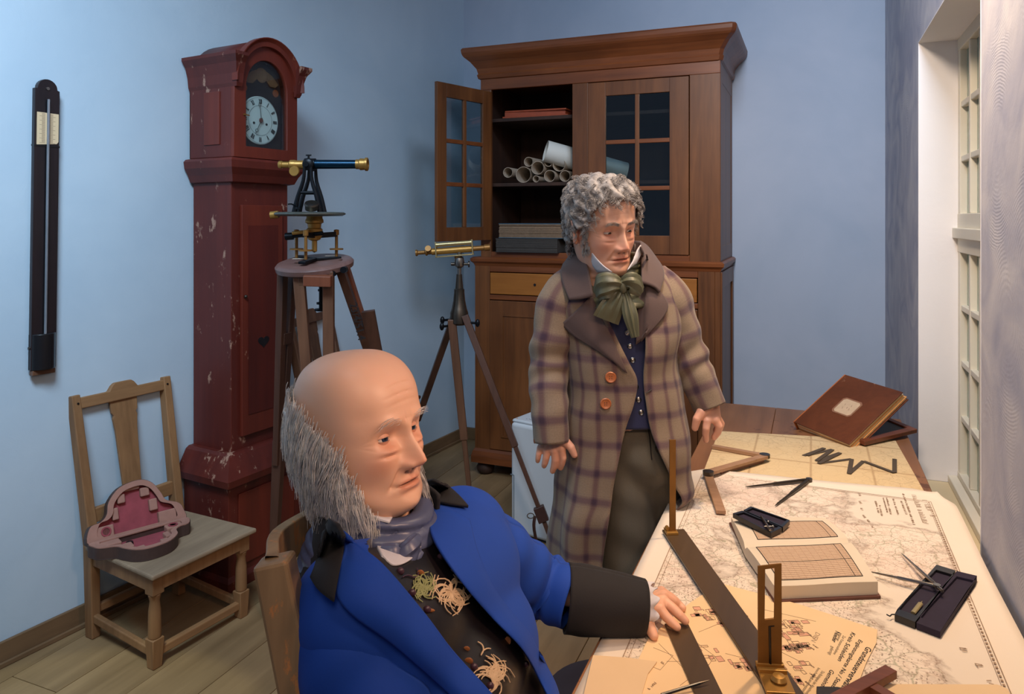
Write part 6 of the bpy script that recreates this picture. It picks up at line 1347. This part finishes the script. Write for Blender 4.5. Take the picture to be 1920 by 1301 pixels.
def lap(rows, name, mat, parent, bvh, off=.006, bulge=.006, **k):
    A = patch(bvh, rows, off=off, bulge=bulge, **k); q = MB(); q.grid(A, uv=None); return mk(name, q, mat, parent, smooth=1, solid=.005)
def patch3(rows, name, mat, parent, base=ST, n=18, th=.005, M=MC):
    R_ = [crom([Cf(x, y, base+d) for x, y, d in r], n) for r in rows]; A = np.array([crom(np.array(R_)[:, j], n) for j in range(n)]); q = MB(M); q.grid(A); return mk(name, q, mat, parent, smooth=1, solid=th)
patch3([[(1102, 454, .04), (1099, 478, -.03), (1105, 515, -.08), (1112, 555, -.11)], [(1080, 466, .08), (1078, 488, .0), (1084, 523, -.055), (1090, 560, -.095)], [(1056, 496, .07), (1052, 512, .0), (1058, 538, -.045), (1068, 562, -.075)]], 'collar', LAPEL, coat)
patch3([[(1200, 452, .07), (1202, 475, .0), (1203, 500, -.055), (1203, 530, -.09)], [(1214, 462, .08), (1218, 485, .0), (1222, 510, -.045), (1226, 538, -.08)], [(1232, 486, .08), (1242, 502, .01), (1244, 522, -.035), (1236, 548, -.075)]], 'collar', LAPEL, coat)
q = MB(); neckring(q, MC @ Matrix.Translation(tuple(s3(1151, 500, .06))), [(-.03, .10, .08, .105, 0, 0), (.03, .08, .075, .082, 0, 0), (.075, .078, .072, .076, 0, 0)], a0=-1.9, a1=1.9); mk('collar_stand', q, LAPEL, coat, smooth=1, solid=.005)
lap([[(1110, 553), (1124, 588), (1146, 630), (1176, 700)], [(1088, 575), (1100, 610), (1125, 645), (1172, 697)], [(1052, 608), (1080, 632), (1118, 655), (1168, 688)]], 'lapel', LAPEL, coat, bcv, .012, .008)
lap([[(1201, 462), (1198, 520), (1196, 580), (1192, 646)], [(1214, 490), (1214, 535), (1216, 580), (1200, 640)], [(1212, 476), (1226, 530), (1252, 578), (1202, 640)]], 'lapel', LAPEL, coat, bcv, .012, .008)
# shirt collar, cravat and bow
NKs = MC @ Matrix.Translation(tuple(s3(1147, 520, .02))) @ Matrix.Rotation(pi+math.radians(12), 4, 'Z')
q = MB(); neckring(q, NKs, [(-.075, .125, .085, .120, 0, 0), (-.045, .108, .085, .096, 0, 0), (-.02, .100, .085, .086, 0, .02), (.005, .094, .084, .082, 0, .02), (.030, .090, .086, .088, 0, .0), (.060, .086, .086, .086, 0, -.25)], folds=2.4, amp=.035); mk('neckcloth', q, GREENS, man, smooth=1, solid=.004, fixn=True)
q = MB(); q.M = MC
A = [[s3(1094, 460, -.045), s3(1104, 486, -.07), s3(1120, 510, -.085)], [s3(1105, 468, -.085), s3(1118, 490, -.105), s3(1133, 511, -.115)], [s3(1114, 478, -.10), s3(1130, 497, -.125), s3(1148, 510, -.13)]]
A2 = [crom(r, 8) for r in A]; A2 = np.array([crom(np.array(A2)[:, j], 8) for j in range(8)]); q.grid(A2); mk('shirt_collar', q, LINEN, man, smooth=1, solid=.003)
q = MB(); q.M = MC
A = [[s3(1201, 459, -.05), s3(1202, 474, -.06), s3(1193, 494, -.08)], [s3(1195, 468, -.08), s3(1193, 484, -.09), s3(1184, 500, -.105)], [s3(1189, 482, -.095), s3(1184, 494, -.11), s3(1176, 507, -.12)]]
A2 = [crom(r, 8) for r in A]; A2 = np.array([crom(np.array(A2)[:, j], 8) for j in range(8)]); q.grid(A2); mk('shirt_collar', q, LINEN, man, smooth=1, solid=.003)
bow = None
q = MB(); q.M = MC; K0 = s3(1167, 537, -.125); lobe(q, [K0, s3(1150, 532, -.135), s3(1132, 538, -.13), s3(1119, 552, -.11)], [.010, .026, .034, .020], [.008, .017, .015, .006], 7, .22); bow = mk('bow', q, GREENS, man, smooth=1)
q = MB(); q.M = MC; lobe(q, [K0, s3(1178, 528, -.135), s3(1190, 533, -.13), s3(1202, 546, -.11)], [.010, .022, .028, .016], [.008, .016, .014, .006], 6, .22); mk('bow_loop', q, GREENS, bow, smooth=1)
q = MB(); q.M = MC; lobe(q, [K0, s3(1158, 556, -.130), s3(1146, 578, -.132), s3(1136, 600, -.128)], [.009, .020, .030, .034], [.006, .008, .007, .004], 9, .3, up=(1, 0, .2)); mk('bow_tail', q, GREENS, bow, smooth=1)
q = MB(); q.M = MC; lobe(q, [K0, s3(1174, 560, -.132), s3(1182, 592, -.145), s3(1191, 632, -.146)], [.008, .013, .018, .010], [.006, .008, .007, .004], 7, .3, up=(1, 0, .2)); mk('bow_tail', q, GREENS, bow, smooth=1)
q = MB(); q.M = MC; q.sph(K0+np.array((0, -.008, 0)), (.013, .012, .019), 18); mk('knot', q, GREENS, bow, smooth=1)
# trousers and shoes
t_ = MB()
for a, b, r0, r1 in ((s3(1175, 770, .06), s3(1190, 850, .05), .115, .118), (s3(1165, 860, .04), s3(1184, 1110, .02), .098, .074), (s3(1184, 1110, .02), s3(1190, 1415, .05), .072, .056), (s3(1228, 865, .08), s3(1226, 1110, .10), .092, .07), (s3(1226, 1110, .10), s3(1232, 1405, .13), .068, .056)): capsule(t_, a, b, r0, r1, 24)
f = fuse(t_, .008, 6); v = np.vstack(f.v); 
for (x, y, w_, am, kx_, kz) in ((1205, 885, .07, .008, 30, 38), (1190, 1010, .10, .004, 22, 45)):
    c = s3(x, y); d2 = np.exp(-(((v[:, 0]-c[0])/.14)**2+((v[:, 2]-c[2])/w_)**2)); v[:, 1] -= am*d2*np.sin(v[:, 0]*kx_+v[:, 2]*kz)
q = MB(MC); q.add(v, f.f); tr = mk('trousers', q, TWEED, man, smooth=1); btr = bvh_of(q)
pts = [onsurf(btr, x, y, .001) for x, y in ((1214, 795), (1218, 820), (1220, 845), (1222, 862))]; pts = [p for p in pts if p is not None]
if len(pts) > 2: q = MB(); q.tube(crom(pts, 12), .0016, 6); mk('fly_seam', q, BLACK, tr)
for x, y in ((1226, 806), (1232, 841)):
    p = onsurf(btr, x, y, .002); 
    if p is not None: q = MB(); q.lathe([(.001, -.002), (.008, -.001), (.007, .003), (.001, .003)], p, -DV, 16); mk('trouser_button', q, BLACK, tr, smooth=30)
for a, b in ((s3(1188, 1425, .10), s3(1190, 1440, -.08)), (s3(1232, 1412, .16), s3(1252, 1430, -.0))):
    q = MB(); a[2] = .05; b[2] = .036; capsule(q, a, b, .045, .036, 18); capsule(q, a+(0, 0, .04), a+(0, 0, .08), .042, .044, 16); f = fuse(q, .006, 3); v = np.vstack(f.v); v[:, 2] = np.maximum(v[:, 2], .001); q = MB(MC); q.add(v, f.f); mk('shoe', q, BLACK, man, smooth=1)

# ---------------------------------------------------------------- seated man
h2 = Head(nose=1.16, jowl=1., bags=1., width=1.04)
HC = np.array((-.240, 1.163, 1.240)); HM2 = MC @ Matrix.Translation(tuple(HC)) @ Matrix.Rotation(pi+math.radians(58), 4, 'Z') @ Matrix.Rotation(math.radians(6), 4, 'X') @ Matrix.Rotation(math.radians(2), 4, 'Y') @ Matrix.Scale(1.04, 4)
body = MB(MC); b_ = MB(); A3 = np.array
SR, SL, ER, EL, WL_ = A3((-.222, .985, 1.045)), A3((-.092, 1.35, 1.000)), A3((-.11, .93, .80)), A3((.050, 1.47, .846)), Cf(1208, 1136, 1.455)
for a, b, r0, r1 in ((A3((-.235, 1.165, 1.14)), A3((-.20, 1.165, 1.02)), .055, .07), (SR, SL, .06, .06), (A3((-.15, 1.15, .95)), A3((-.07, 1.12, .74)), .12, .13), (A3((-.07, 1.12, .70)), A3((-.02, 1.2, .56)), .13, .12), (SR, ER, .045, .04), (ER, A3((.12, .99, .79)), .038, .028), (SL, EL, .045, .038), (EL, WL_, .036, .026),
        (A3((-.02, 1.08, .53)), A3((.30, .98, .52)), .08, .06), (A3((-.02, 1.26, .53)), A3((.36, 1.22, .52)), .08, .06), (A3((.30, .98, .52)), A3((.30, .97, .09)), .055, .04), (A3((.36, 1.22, .52)), A3((.38, 1.2, .09)), .055, .04)): capsule(b_, a, b, r0, r1)
f = fuse(b_, .011, 2); body.add(np.vstack(f.v), f.f)
hd_ = MB(); h2.build(hd_, HM2, ears=False); body.M = None; body.add(np.vstack(hd_.v), hd_.f, np.vstack(hd_.uvl)); body.M = MC
tz = TZ+.0155
C_ = lambda x, y, dz: CZ(x, y, tz+dz)
jn = [[C_(1237, 1141, .032), C_(1249, 1156, .022), C_(1260, 1167, .015), C_(1270, 1176, .0095)], [C_(1243, 1126, .034), C_(1262, 1141, .026), C_(1275, 1154, .018), C_(1285, 1164, .0100)], [C_(1244, 1116, .028), C_(1262, 1126, .016), C_(1272, 1133, .004), C_(1280, 1140, .0015)], [C_(1240, 1108, .022), C_(1254, 1116, .012), C_(1262, 1121, .006), C_(1270, 1127, .002)]]
handmesh(body, WL_+A3((-.0, 0, -.004)), jn, pr=.021, fr=.0095, thumb=[C_(1214, 1166, .016), C_(1220, 1180, .008), C_(1226, 1192, .002)], voxel=.002, sm=3)
w = A3((.205, 1.0, .80)); q_ = lambda dx, dy, z: A3((.205+dx, 1.0+dy, z))
handmesh(body, w, [[q_(.085, .026, .800), q_(.118, .034, .796), q_(.138, .038, .786), q_(.152, .040, .779)], [q_(.090, .008, .802), q_(.128, .012, .798), q_(.150, .014, .787), q_(.166, .015, .779)], [q_(.086, -.010, .800), q_(.120, -.012, .796), q_(.142, -.013, .786), q_(.156, -.014, .779)], [q_(.078, -.028, .797), q_(.104, -.034, .792), q_(.120, -.037, .784), q_(.132, -.039, .778)]], thumb=[q_(.045, .030, .795), q_(.070, .050, .788), q_(.094, .060, .780)], pr=.021, fr=.0095)
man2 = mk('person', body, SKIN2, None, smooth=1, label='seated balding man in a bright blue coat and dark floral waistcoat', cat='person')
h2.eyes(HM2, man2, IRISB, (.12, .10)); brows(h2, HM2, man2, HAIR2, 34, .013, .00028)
nails(man2, MC, [(jn[0][2], jn[0][3], (0, 0, 1)), (jn[1][2], jn[1][3], (0, 0, 1))], NAIL)
tl2 = lambda a: np.interp(abs(a), [1.15, 1.4, 1.7, 2.1, 2.6, pi], [-.02, .020, .050, .066, .070, .066])
reg2 = lambda a, z: abs(a) > 1.22 and -.100 < z < tl2(a)
hb2 = under(h2, HM2, lambda a, z: abs(a) > 1.38 and -.095 < z < tl2(a)-.016, .012, 60, HAIR2, 'hair', man2)
def dir2(ph, z, n): f = np.array((math.sin(ph)*.15, -.35 if abs(ph) < 2 else .0, -1.)); return f-n*np.dot(f, n)*.8
o = clumps(h2, HM2, hb2, 620, 13, HAIR2, reg2, .066, .0035, .75, 'wisps', dir2, r=.00055, out=.006, spread=.016, K=13, flare=.07); o['kind'] = 'stuff'
reg2b = lambda a, z: .95 < abs(a) < 1.5 and -.115 < z < -.02-.25*max(0, 1.25-abs(a))
o = clumps(h2, HM2, hb2, 130, 12, HAIR2, reg2b, .040, .003, .5, 'side_whiskers', lambda ph, z, n: np.array((0, .10, -1.)), r=.00045, out=.002, spread=.009); o['kind'] = 'stuff'
# coat body: one fused shell the facings and waistcoat are laid on
t_ = MB()
MD = A3((-.165, 1.165, .965))
for a, b, r0, r1 in ((SR+(0.01, .01, .0), MD, .078, .09), (MD, SL+(0, -.02, .0), .09, .078), (A3((-.175, 1.04, .99)), A3((-.10, 1.27, .97)), .105, .105), (A3((-.12, 1.06, .88)), A3((-.075, 1.22, .87)), .125, .110), (A3((-.07, 1.05, .76)), A3((-.04, 1.19, .76)), .125, .115), (A3((-.05, 1.05, .64)), A3((-.02, 1.19, .64)), .125, .12), (A3((-.215, 1.165, 1.0)), A3((-.18, 1.165, .96)), .06, .1)): capsule(t_, a, b, r0, r1, 24)
f = fuse(t_, .008, 26); q = MB(MC); q.add(np.vstack(f.v), f.f); vs = mk('waistcoat', q, VESTB, man2, smooth=1, label='black silk waistcoat embroidered with flowers'); bw_ = bvh_of(q)
# coat shell: same body pushed outwards, cut open along the front
F_ = nrm((.84, -.54, 0)); v = np.vstack(f.v)
me_ = bpy.data.meshes.new('x'); me_.from_pydata(v.tolist(), [], f.f); nn_ = np.empty(len(v)*3); me_.vertices.foreach_get('normal', nn_); nn_ = nn_.reshape(-1, 3); bpy.data.meshes.remove(me_)
v2 = v+nn_*.013; wv = app(MC, v2); 
def proj(w): r = w-CAM; t = r@DV; return 960+F*(r@RV)/t, HZ-F*(r[:, 2])/t
pxv, pyv = proj(wv); inn = crom([(716, 1040), (742, 1078), (793, 1148), (849, 1221), (922, 1301), (1010, 1400)], 60); out_ = crom([(800, 950), (812, 1010), (862, 1087), (922, 1157), (979, 1217), (1022, 1295), (1060, 1400)], 60)
def cut(k):
    if nn_[k] @ np.array((0, -1, .35)) < -.25: return False
    x, y = pxv[k], pyv[k]; xl = np.interp(y, inn[:, 1], inn[:, 0]); xr = np.interp(y, out_[:, 1], out_[:, 0]); return xl-20 < x < xr+20 and y > 925
cm_ = np.array([cut(k) for k in range(len(v))]); keep = [fc for fc in f.f if not any(cm_[k] for k in fc)]
qf = MB(MC); qf.add(v2, f.f); bb2 = bvh_of(qf)
used = sorted({k for fc in keep for k in fc}); mp = {k: i for i, k in enumerate(used)}; q = MB(MC); q.add(v2[used], [tuple(mp[k] for k in fc) for fc in keep]); coat2 = mk('coat', q, BLUEC, man2, smooth=1, label='bright royal blue wool coat'); bk_ = bvh_of(q); qsl = MB()
sleeve(MC, [SR+(.0, .03, .01), SR+(-.0, -.0, -.02), (SR+ER)/2+(-.0, -.01, 0), ER, A3((-.0, .93, .78)), A3((.10, .97, .79))], [.062, .074, .068, .064, .060, .056], BLUEC, 'sleeve', man2, folds=((.35, .14, .4, .005, 5), (.55, .1, 1.4, .004, 6)))
sleeve(MC, [SL+(-.02, -.02, .01), SL+(.012, .01, -.02), SL*.5+EL*.5+(0, 0, .004), EL, Cf(1072, 1121, 1.445)], [.066, .072, .066, .061, .059], BLUEC, 'sleeve', man2, folds=((.62, .16, .4, .004, 4), (.82, .10, 1.8, .004, 5), (.35, .12, 2.4, .003, 3.5)))
sleeve(MC, [Cf(1062, 1120, 1.445), Cf(1110, 1126, 1.445), Cf(1206, 1139, 1.448)], [.0625, .062, .052], BLACKC, 'cuff', man2, amp=.002, n=20)
sleeve(MC, [A3((.09, .965, .79)), A3((.2, 1.0, .79))], [.062, .055], BLACKC, 'cuff', man2, amp=.002, n=20)
A = []
for i, s in enumerate(np.linspace(0, 1, 16)):
    c = Cf(1198+26*s, 1139+2*s, 1.45); T_ = nrm(Cf(1224, 1141, 1.45)-Cf(1198, 1139, 1.45)); a = nrm(np.cross(T_, (0, 1, 0))); b = np.cross(T_, a); A.append([c+(.043+.004*s*math.sin(9*t)+.003*math.sin(4*t+5*s))*(math.cos(t)*a+math.sin(t)*b*.85)+T_*.006*math.sin(9*t+1)*s for t in np.linspace(0, 2*pi, 80)])
q = MB(MC); q.grid(np.array(A)); mk('shirt_cuff', q, LINEN, man2, smooth=1, solid=.0025)
# facings
NK0 = MC @ Matrix.Translation((-.212, 1.163, 1.088)) @ Matrix.Rotation(pi+math.radians(45), 4, 'Z') @ Matrix.Rotation(math.radians(-8), 4, 'X')
lap([[(640, 996), (680, 1028), (720, 1062), (793, 1148), (849, 1221), (922, 1301), (960, 1345)], [(645, 1030), (670, 1080), (706, 1120), (765, 1180), (815, 1240), (880, 1305), (930, 1350)], [(634, 1062), (632, 1110), (660, 1150), (730, 1200), (790, 1250), (850, 1305), (900, 1352)]], 'lapel', BLUEC, coat2, bb2, .012, .010, nu=30, nv=50)
lap([[(798, 945), (812, 1010), (862, 1087), (922, 1157), (979, 1217), (1022, 1295), (1040, 1330)], [(845, 955), (858, 1010), (895, 1080), (938, 1148), (984, 1205), (1028, 1285), (1045, 1330)], [(880, 975), (893, 1030), (915, 1085), (950, 1140), (992, 1190), (1034, 1270), (1052, 1330)]], 'lapel', BLUEC, coat2, bb2, .012, .008, nu=30, nv=50)
lap([[(619, 972), (634, 984), (645, 1003)], [(606, 1000), (622, 1020), (642, 1040)], [(594, 1050), (608, 1068), (636, 1075)], [(583, 1082), (600, 1106), (626, 1128)]], 'collar', BLACKC, coat2, bb2, .024, .004)
lap([[(800, 900), (812, 922), (812, 940)], [(815, 900), (838, 925), (838, 945)], [(838, 910), (860, 930), (878, 950)]], 'collar', BLACKC, coat2, bb2, .018, .002)
q = MB(); neckring(q, NK0, [(-.075, .12, .120, .125, 0, 0), (-.02, .10, .100, .102, 0, 0), (.040, .10, .098, .098, 0, 0)], a0=1.25, a1=2*pi-1.25); mk('collar_stand', q, BLACKC, coat2, smooth=1, solid=.006)
# neckcloth: wrapped folds
NK = MC @ Matrix.Translation((-.212, 1.163, 1.088)) @ Matrix.Rotation(pi+math.radians(45), 4, 'Z') @ Matrix.Rotation(math.radians(-8), 4, 'X')
q = MB(); 
for k, (z, r, fr_, tt) in enumerate(((.040, .066, .072, .0), (.023, .073, .088, -.08), (.006, .079, .102, .03), (-.011, .085, .116, -.06), (-.028, .090, .127, .02), (-.044, .094, .136, .0), (-.058, .098, .142, .0))):
    pts = []
    for a in np.linspace(-pi, pi, 50, endpoint=False):
        c = math.cos(a); y = (fr_ if c > 0 else r*.95)*c; pts.append((r*math.sin(a), y-.004*k, z+tt*y*.5+.004*math.sin(2*a+k)))
    pts.append(pts[0]); q.M = NK; q.tube(pts, [.0155+.002*math.sin(3*i*.13+k) for i in range(51)], 12, cap=False, flat=.6)
v = np.vstack(q.v); f = fuse(q, .004, 2); qn = MB(); qn.add(np.vstack(f.v), f.f); mk('neckcloth', qn, SLATES, man2, smooth=1); bn = bvh_of(qn)
q = MB(); q.M = MC; K2 = Cf(757, 1046, 1.055)
lobe(q, [Cf(782, 1010, 1.08), Cf(770, 1028, 1.060), K2, Cf(742, 1058, 1.06)], [.010, .016, .016, .010], [.008, .012, .012, .008], 5, .2); kn = mk('cravat_knot', q, SLATES, man2, smooth=1)
q = MB(); q.M = MC; lobe(q, [K2, Cf(735, 1040, 1.05), Cf(712, 1030, 1.05)], [.010, .016, .008], [.008, .010, .006], 5, .2); mk('cravat_end', q, SLATES, kn, smooth=1)
q = MB(); q.M = MC; lobe(q, [K2, Cf(772, 1050, 1.06), Cf(788, 1034, 1.075)], [.008, .012, .006], [.008, .010, .006], 5, .2); mk('cravat_end', q, SLATES, kn, smooth=1)
lap([[(702, 1018), (736, 1036), (765, 1026), (788, 988)], [(709, 1030), (738, 1048), (769, 1036), (796, 994)], [(716, 1042), (739, 1061), (774, 1046), (803, 1002)]], 'shirt_front', LINEN, man2, bw_, .003, .0)
lap([[(640, 938), (690, 955), (735, 972)], [(636, 950), (688, 967), (730, 980)]], 'shirt_collar', LINEN, man2, bn, .004, .0)
# embroidery
EMW = plain('cream_thread', lin(206, 176, 140), .6, 0, .2, 80, 0); EMG = plain('green_thread', lin(140, 142, 92), .6, 0, .2, 80, 0); EMO = plain('orange_thread', lin(168, 104, 58), .6, 0, .2, 80, 0); EMP = plain('purple_thread', lin(70, 44, 56), .35, 0, .2, 80, 0)
def flower(cx, cy, petals, mat, name, droop=0):
    q = MB()
    for a, L, cu in petals:
        pts = []
        for s in np.linspace(0, 1, 9):
            an = a+cu*s*s; p = onsurf(bw_, cx+L*s*math.cos(an), cy-L*s*math.sin(an)+droop*s*s, .0022)
            if p is not None: pts.append(p)
        if len(pts) > 4: q.tube(pts, [.0008+.0003*math.sin(pi*i/(len(pts)-1)) for i in range(len(pts))], 5)
    if q.n: mk(name, q, mat, vs)
rd = random.Random(5)
flower(845, 1112, [(rd.uniform(-.2, 6), rd.uniform(22, 46), rd.choice((-1, 1))*rd.uniform(.5, 1.6)) for _ in range(46)], EMW, 'embroidered_flower')
flower(793, 1102, [(rd.uniform(0, 6.2), rd.uniform(12, 30), rd.choice((-1, 1))*rd.uniform(.5, 1.5)) for _ in range(40)], EMG, 'embroidered_flower')
flower(918, 1272, [(rd.uniform(-1.2, 3.2), rd.uniform(16, 46), rd.choice((-1, 1))*rd.uniform(.6, 1.6)) for _ in range(50)], EMW, 'embroidered_flower')
flower(900, 1230, [(1.0, 26, .8), (1.2, 22, -.6)], EMW, 'embroidered_stem'); flower(775, 1085, [(2.6, 22, .5), (.4, 18, .9)], EMP, 'embroidered_stem')
def spot(cx, cy, rx, ry, mat, name, h=.5):
    p = onsurf(bw_, cx, cy, .001)
    if p is not None: q = MB(); q.sph(p, (rx*.0008, rx*.0008*h, ry*.0008), 12, MC @ Matrix.Rotation(.3, 4, 'X')); mk(name, q, mat, vs, smooth=1)
for x, y in ((772, 1112), (750, 1072), (826, 1045), (918, 1286), (888, 1251), (800, 1143), (985, 1245)): spot(x, y, 7, 7, EMP, 'embroidered_berry', .8)
for x, y, a, b in ((788, 1076, 7, 8), (951, 1202, 6, 11), (874, 1217, 6, 6), (878, 1240, 8, 8), (805, 1145, 9, 4)): spot(x, y, a, b, EMO, 'embroidered_leaf', .25)
q = MB(); p = onsurf(bk_, 928, 1145, .012)
if p is not None: q.lathe([(.001, -.002), (.007, -.001), (.006, .003), (.001, .003)], p, -DV, 14); mk('button', q, BLACKC, coat2, smooth=30)
# legs and shoes below the coat
t_ = MB()
for a, b, r0, r1 in ((A3((-.02, 1.08, .54)), A3((.30, .98, .53)), .095, .072), (A3((-.02, 1.26, .54)), A3((.36, 1.22, .53)), .095, .072), (A3((.30, .98, .53)), A3((.30, .97, .12)), .068, .05), (A3((.36, 1.22, .53)), A3((.38, 1.2, .12)), .068, .05)): capsule(t_, a, b, r0, r1, 20)
f = fuse(t_, .01, 4); q = MB(MC); q.add(np.vstack(f.v), f.f); mk('trousers', q, TWEED, man2, smooth=1)
for a in (A3((.28, .97, .05)), A3((.36, 1.2, .05))): q = MB(); capsule(q, a, a+(.14, -.03, -.014), .045, .036, 18); f = fuse(q, .007, 3); v = np.vstack(f.v); v[:, 2] = np.maximum(v[:, 2], .001); q = MB(MC); q.add(v, f.f); mk('shoe', q, BLACK, man2, smooth=1)
# his chair
th = thing('chair', 'grey-brown wooden chair the seated man in blue sits on', 'chair', tuple(app(MC, (-.1, 1.1, 0))[0]))
n1_, n0_, f1_, f0_ = A3((-.312, .955, 1.135)), A3((-.165, .93, .46)), A3((-.315, 1.32, 1.075)), A3((-.165, 1.32, .46))
for a, b in ((n1_, n0_), (f1_, f0_)):
    q = MB(MC); q.beam(a, b, .040, .046, up=(1, 0, 0), w2=.045, h2=.05); q.beam(b, (b[0]-.05, b[1], 0), .045, .05, up=(1, 0, 0), w2=.036, h2=.036); mk('rear_leg', q, W_GREY, th, bev=.005)
c = crom([n1_-(0, 0, .025), (n1_+f1_)/2-A3((.045, 0, .035)), f1_-(0, 0, .025)], 14); q = MB(MC)
A = [[p+A3((dx, 0, dz)) for dx, dz in ((-.010, -.03), (.010, -.03), (.006, .028), (-.012, .028))] for p in c]; q.grid(np.array(A), cv=True); mk('crest_rail', q, W_GREY, th, bev=.002)
c = crom([n1_+(n0_-n1_)*.45, (n1_+f1_+n0_+f0_)/4-A3((.03, 0, -.03)), f1_+(f0_-f1_)*.45], 10); q = MB(MC); q.grid(np.array([[p+A3((dx, 0, dz)) for dx, dz in ((-.01, -.025), (.01, -.025), (.01, .025), (-.01, .025))] for p in c]), cv=True); mk('back_rail', q, W_GREY, th)
q = MB(MC); q.prism([(-.19, .90), (.22, .88), (.22, 1.38), (-.19, 1.36)], .425, .45); mk('seat', q, W_GREY, th, bev=.005)
for x, y in ((.19, .91), (.19, 1.35)): q = MB(MC); q.beam((x, y, 0), (x, y, .425), .036, .036, (0, 1, 0)); mk('leg', q, W_GREY, th, bev=.003)
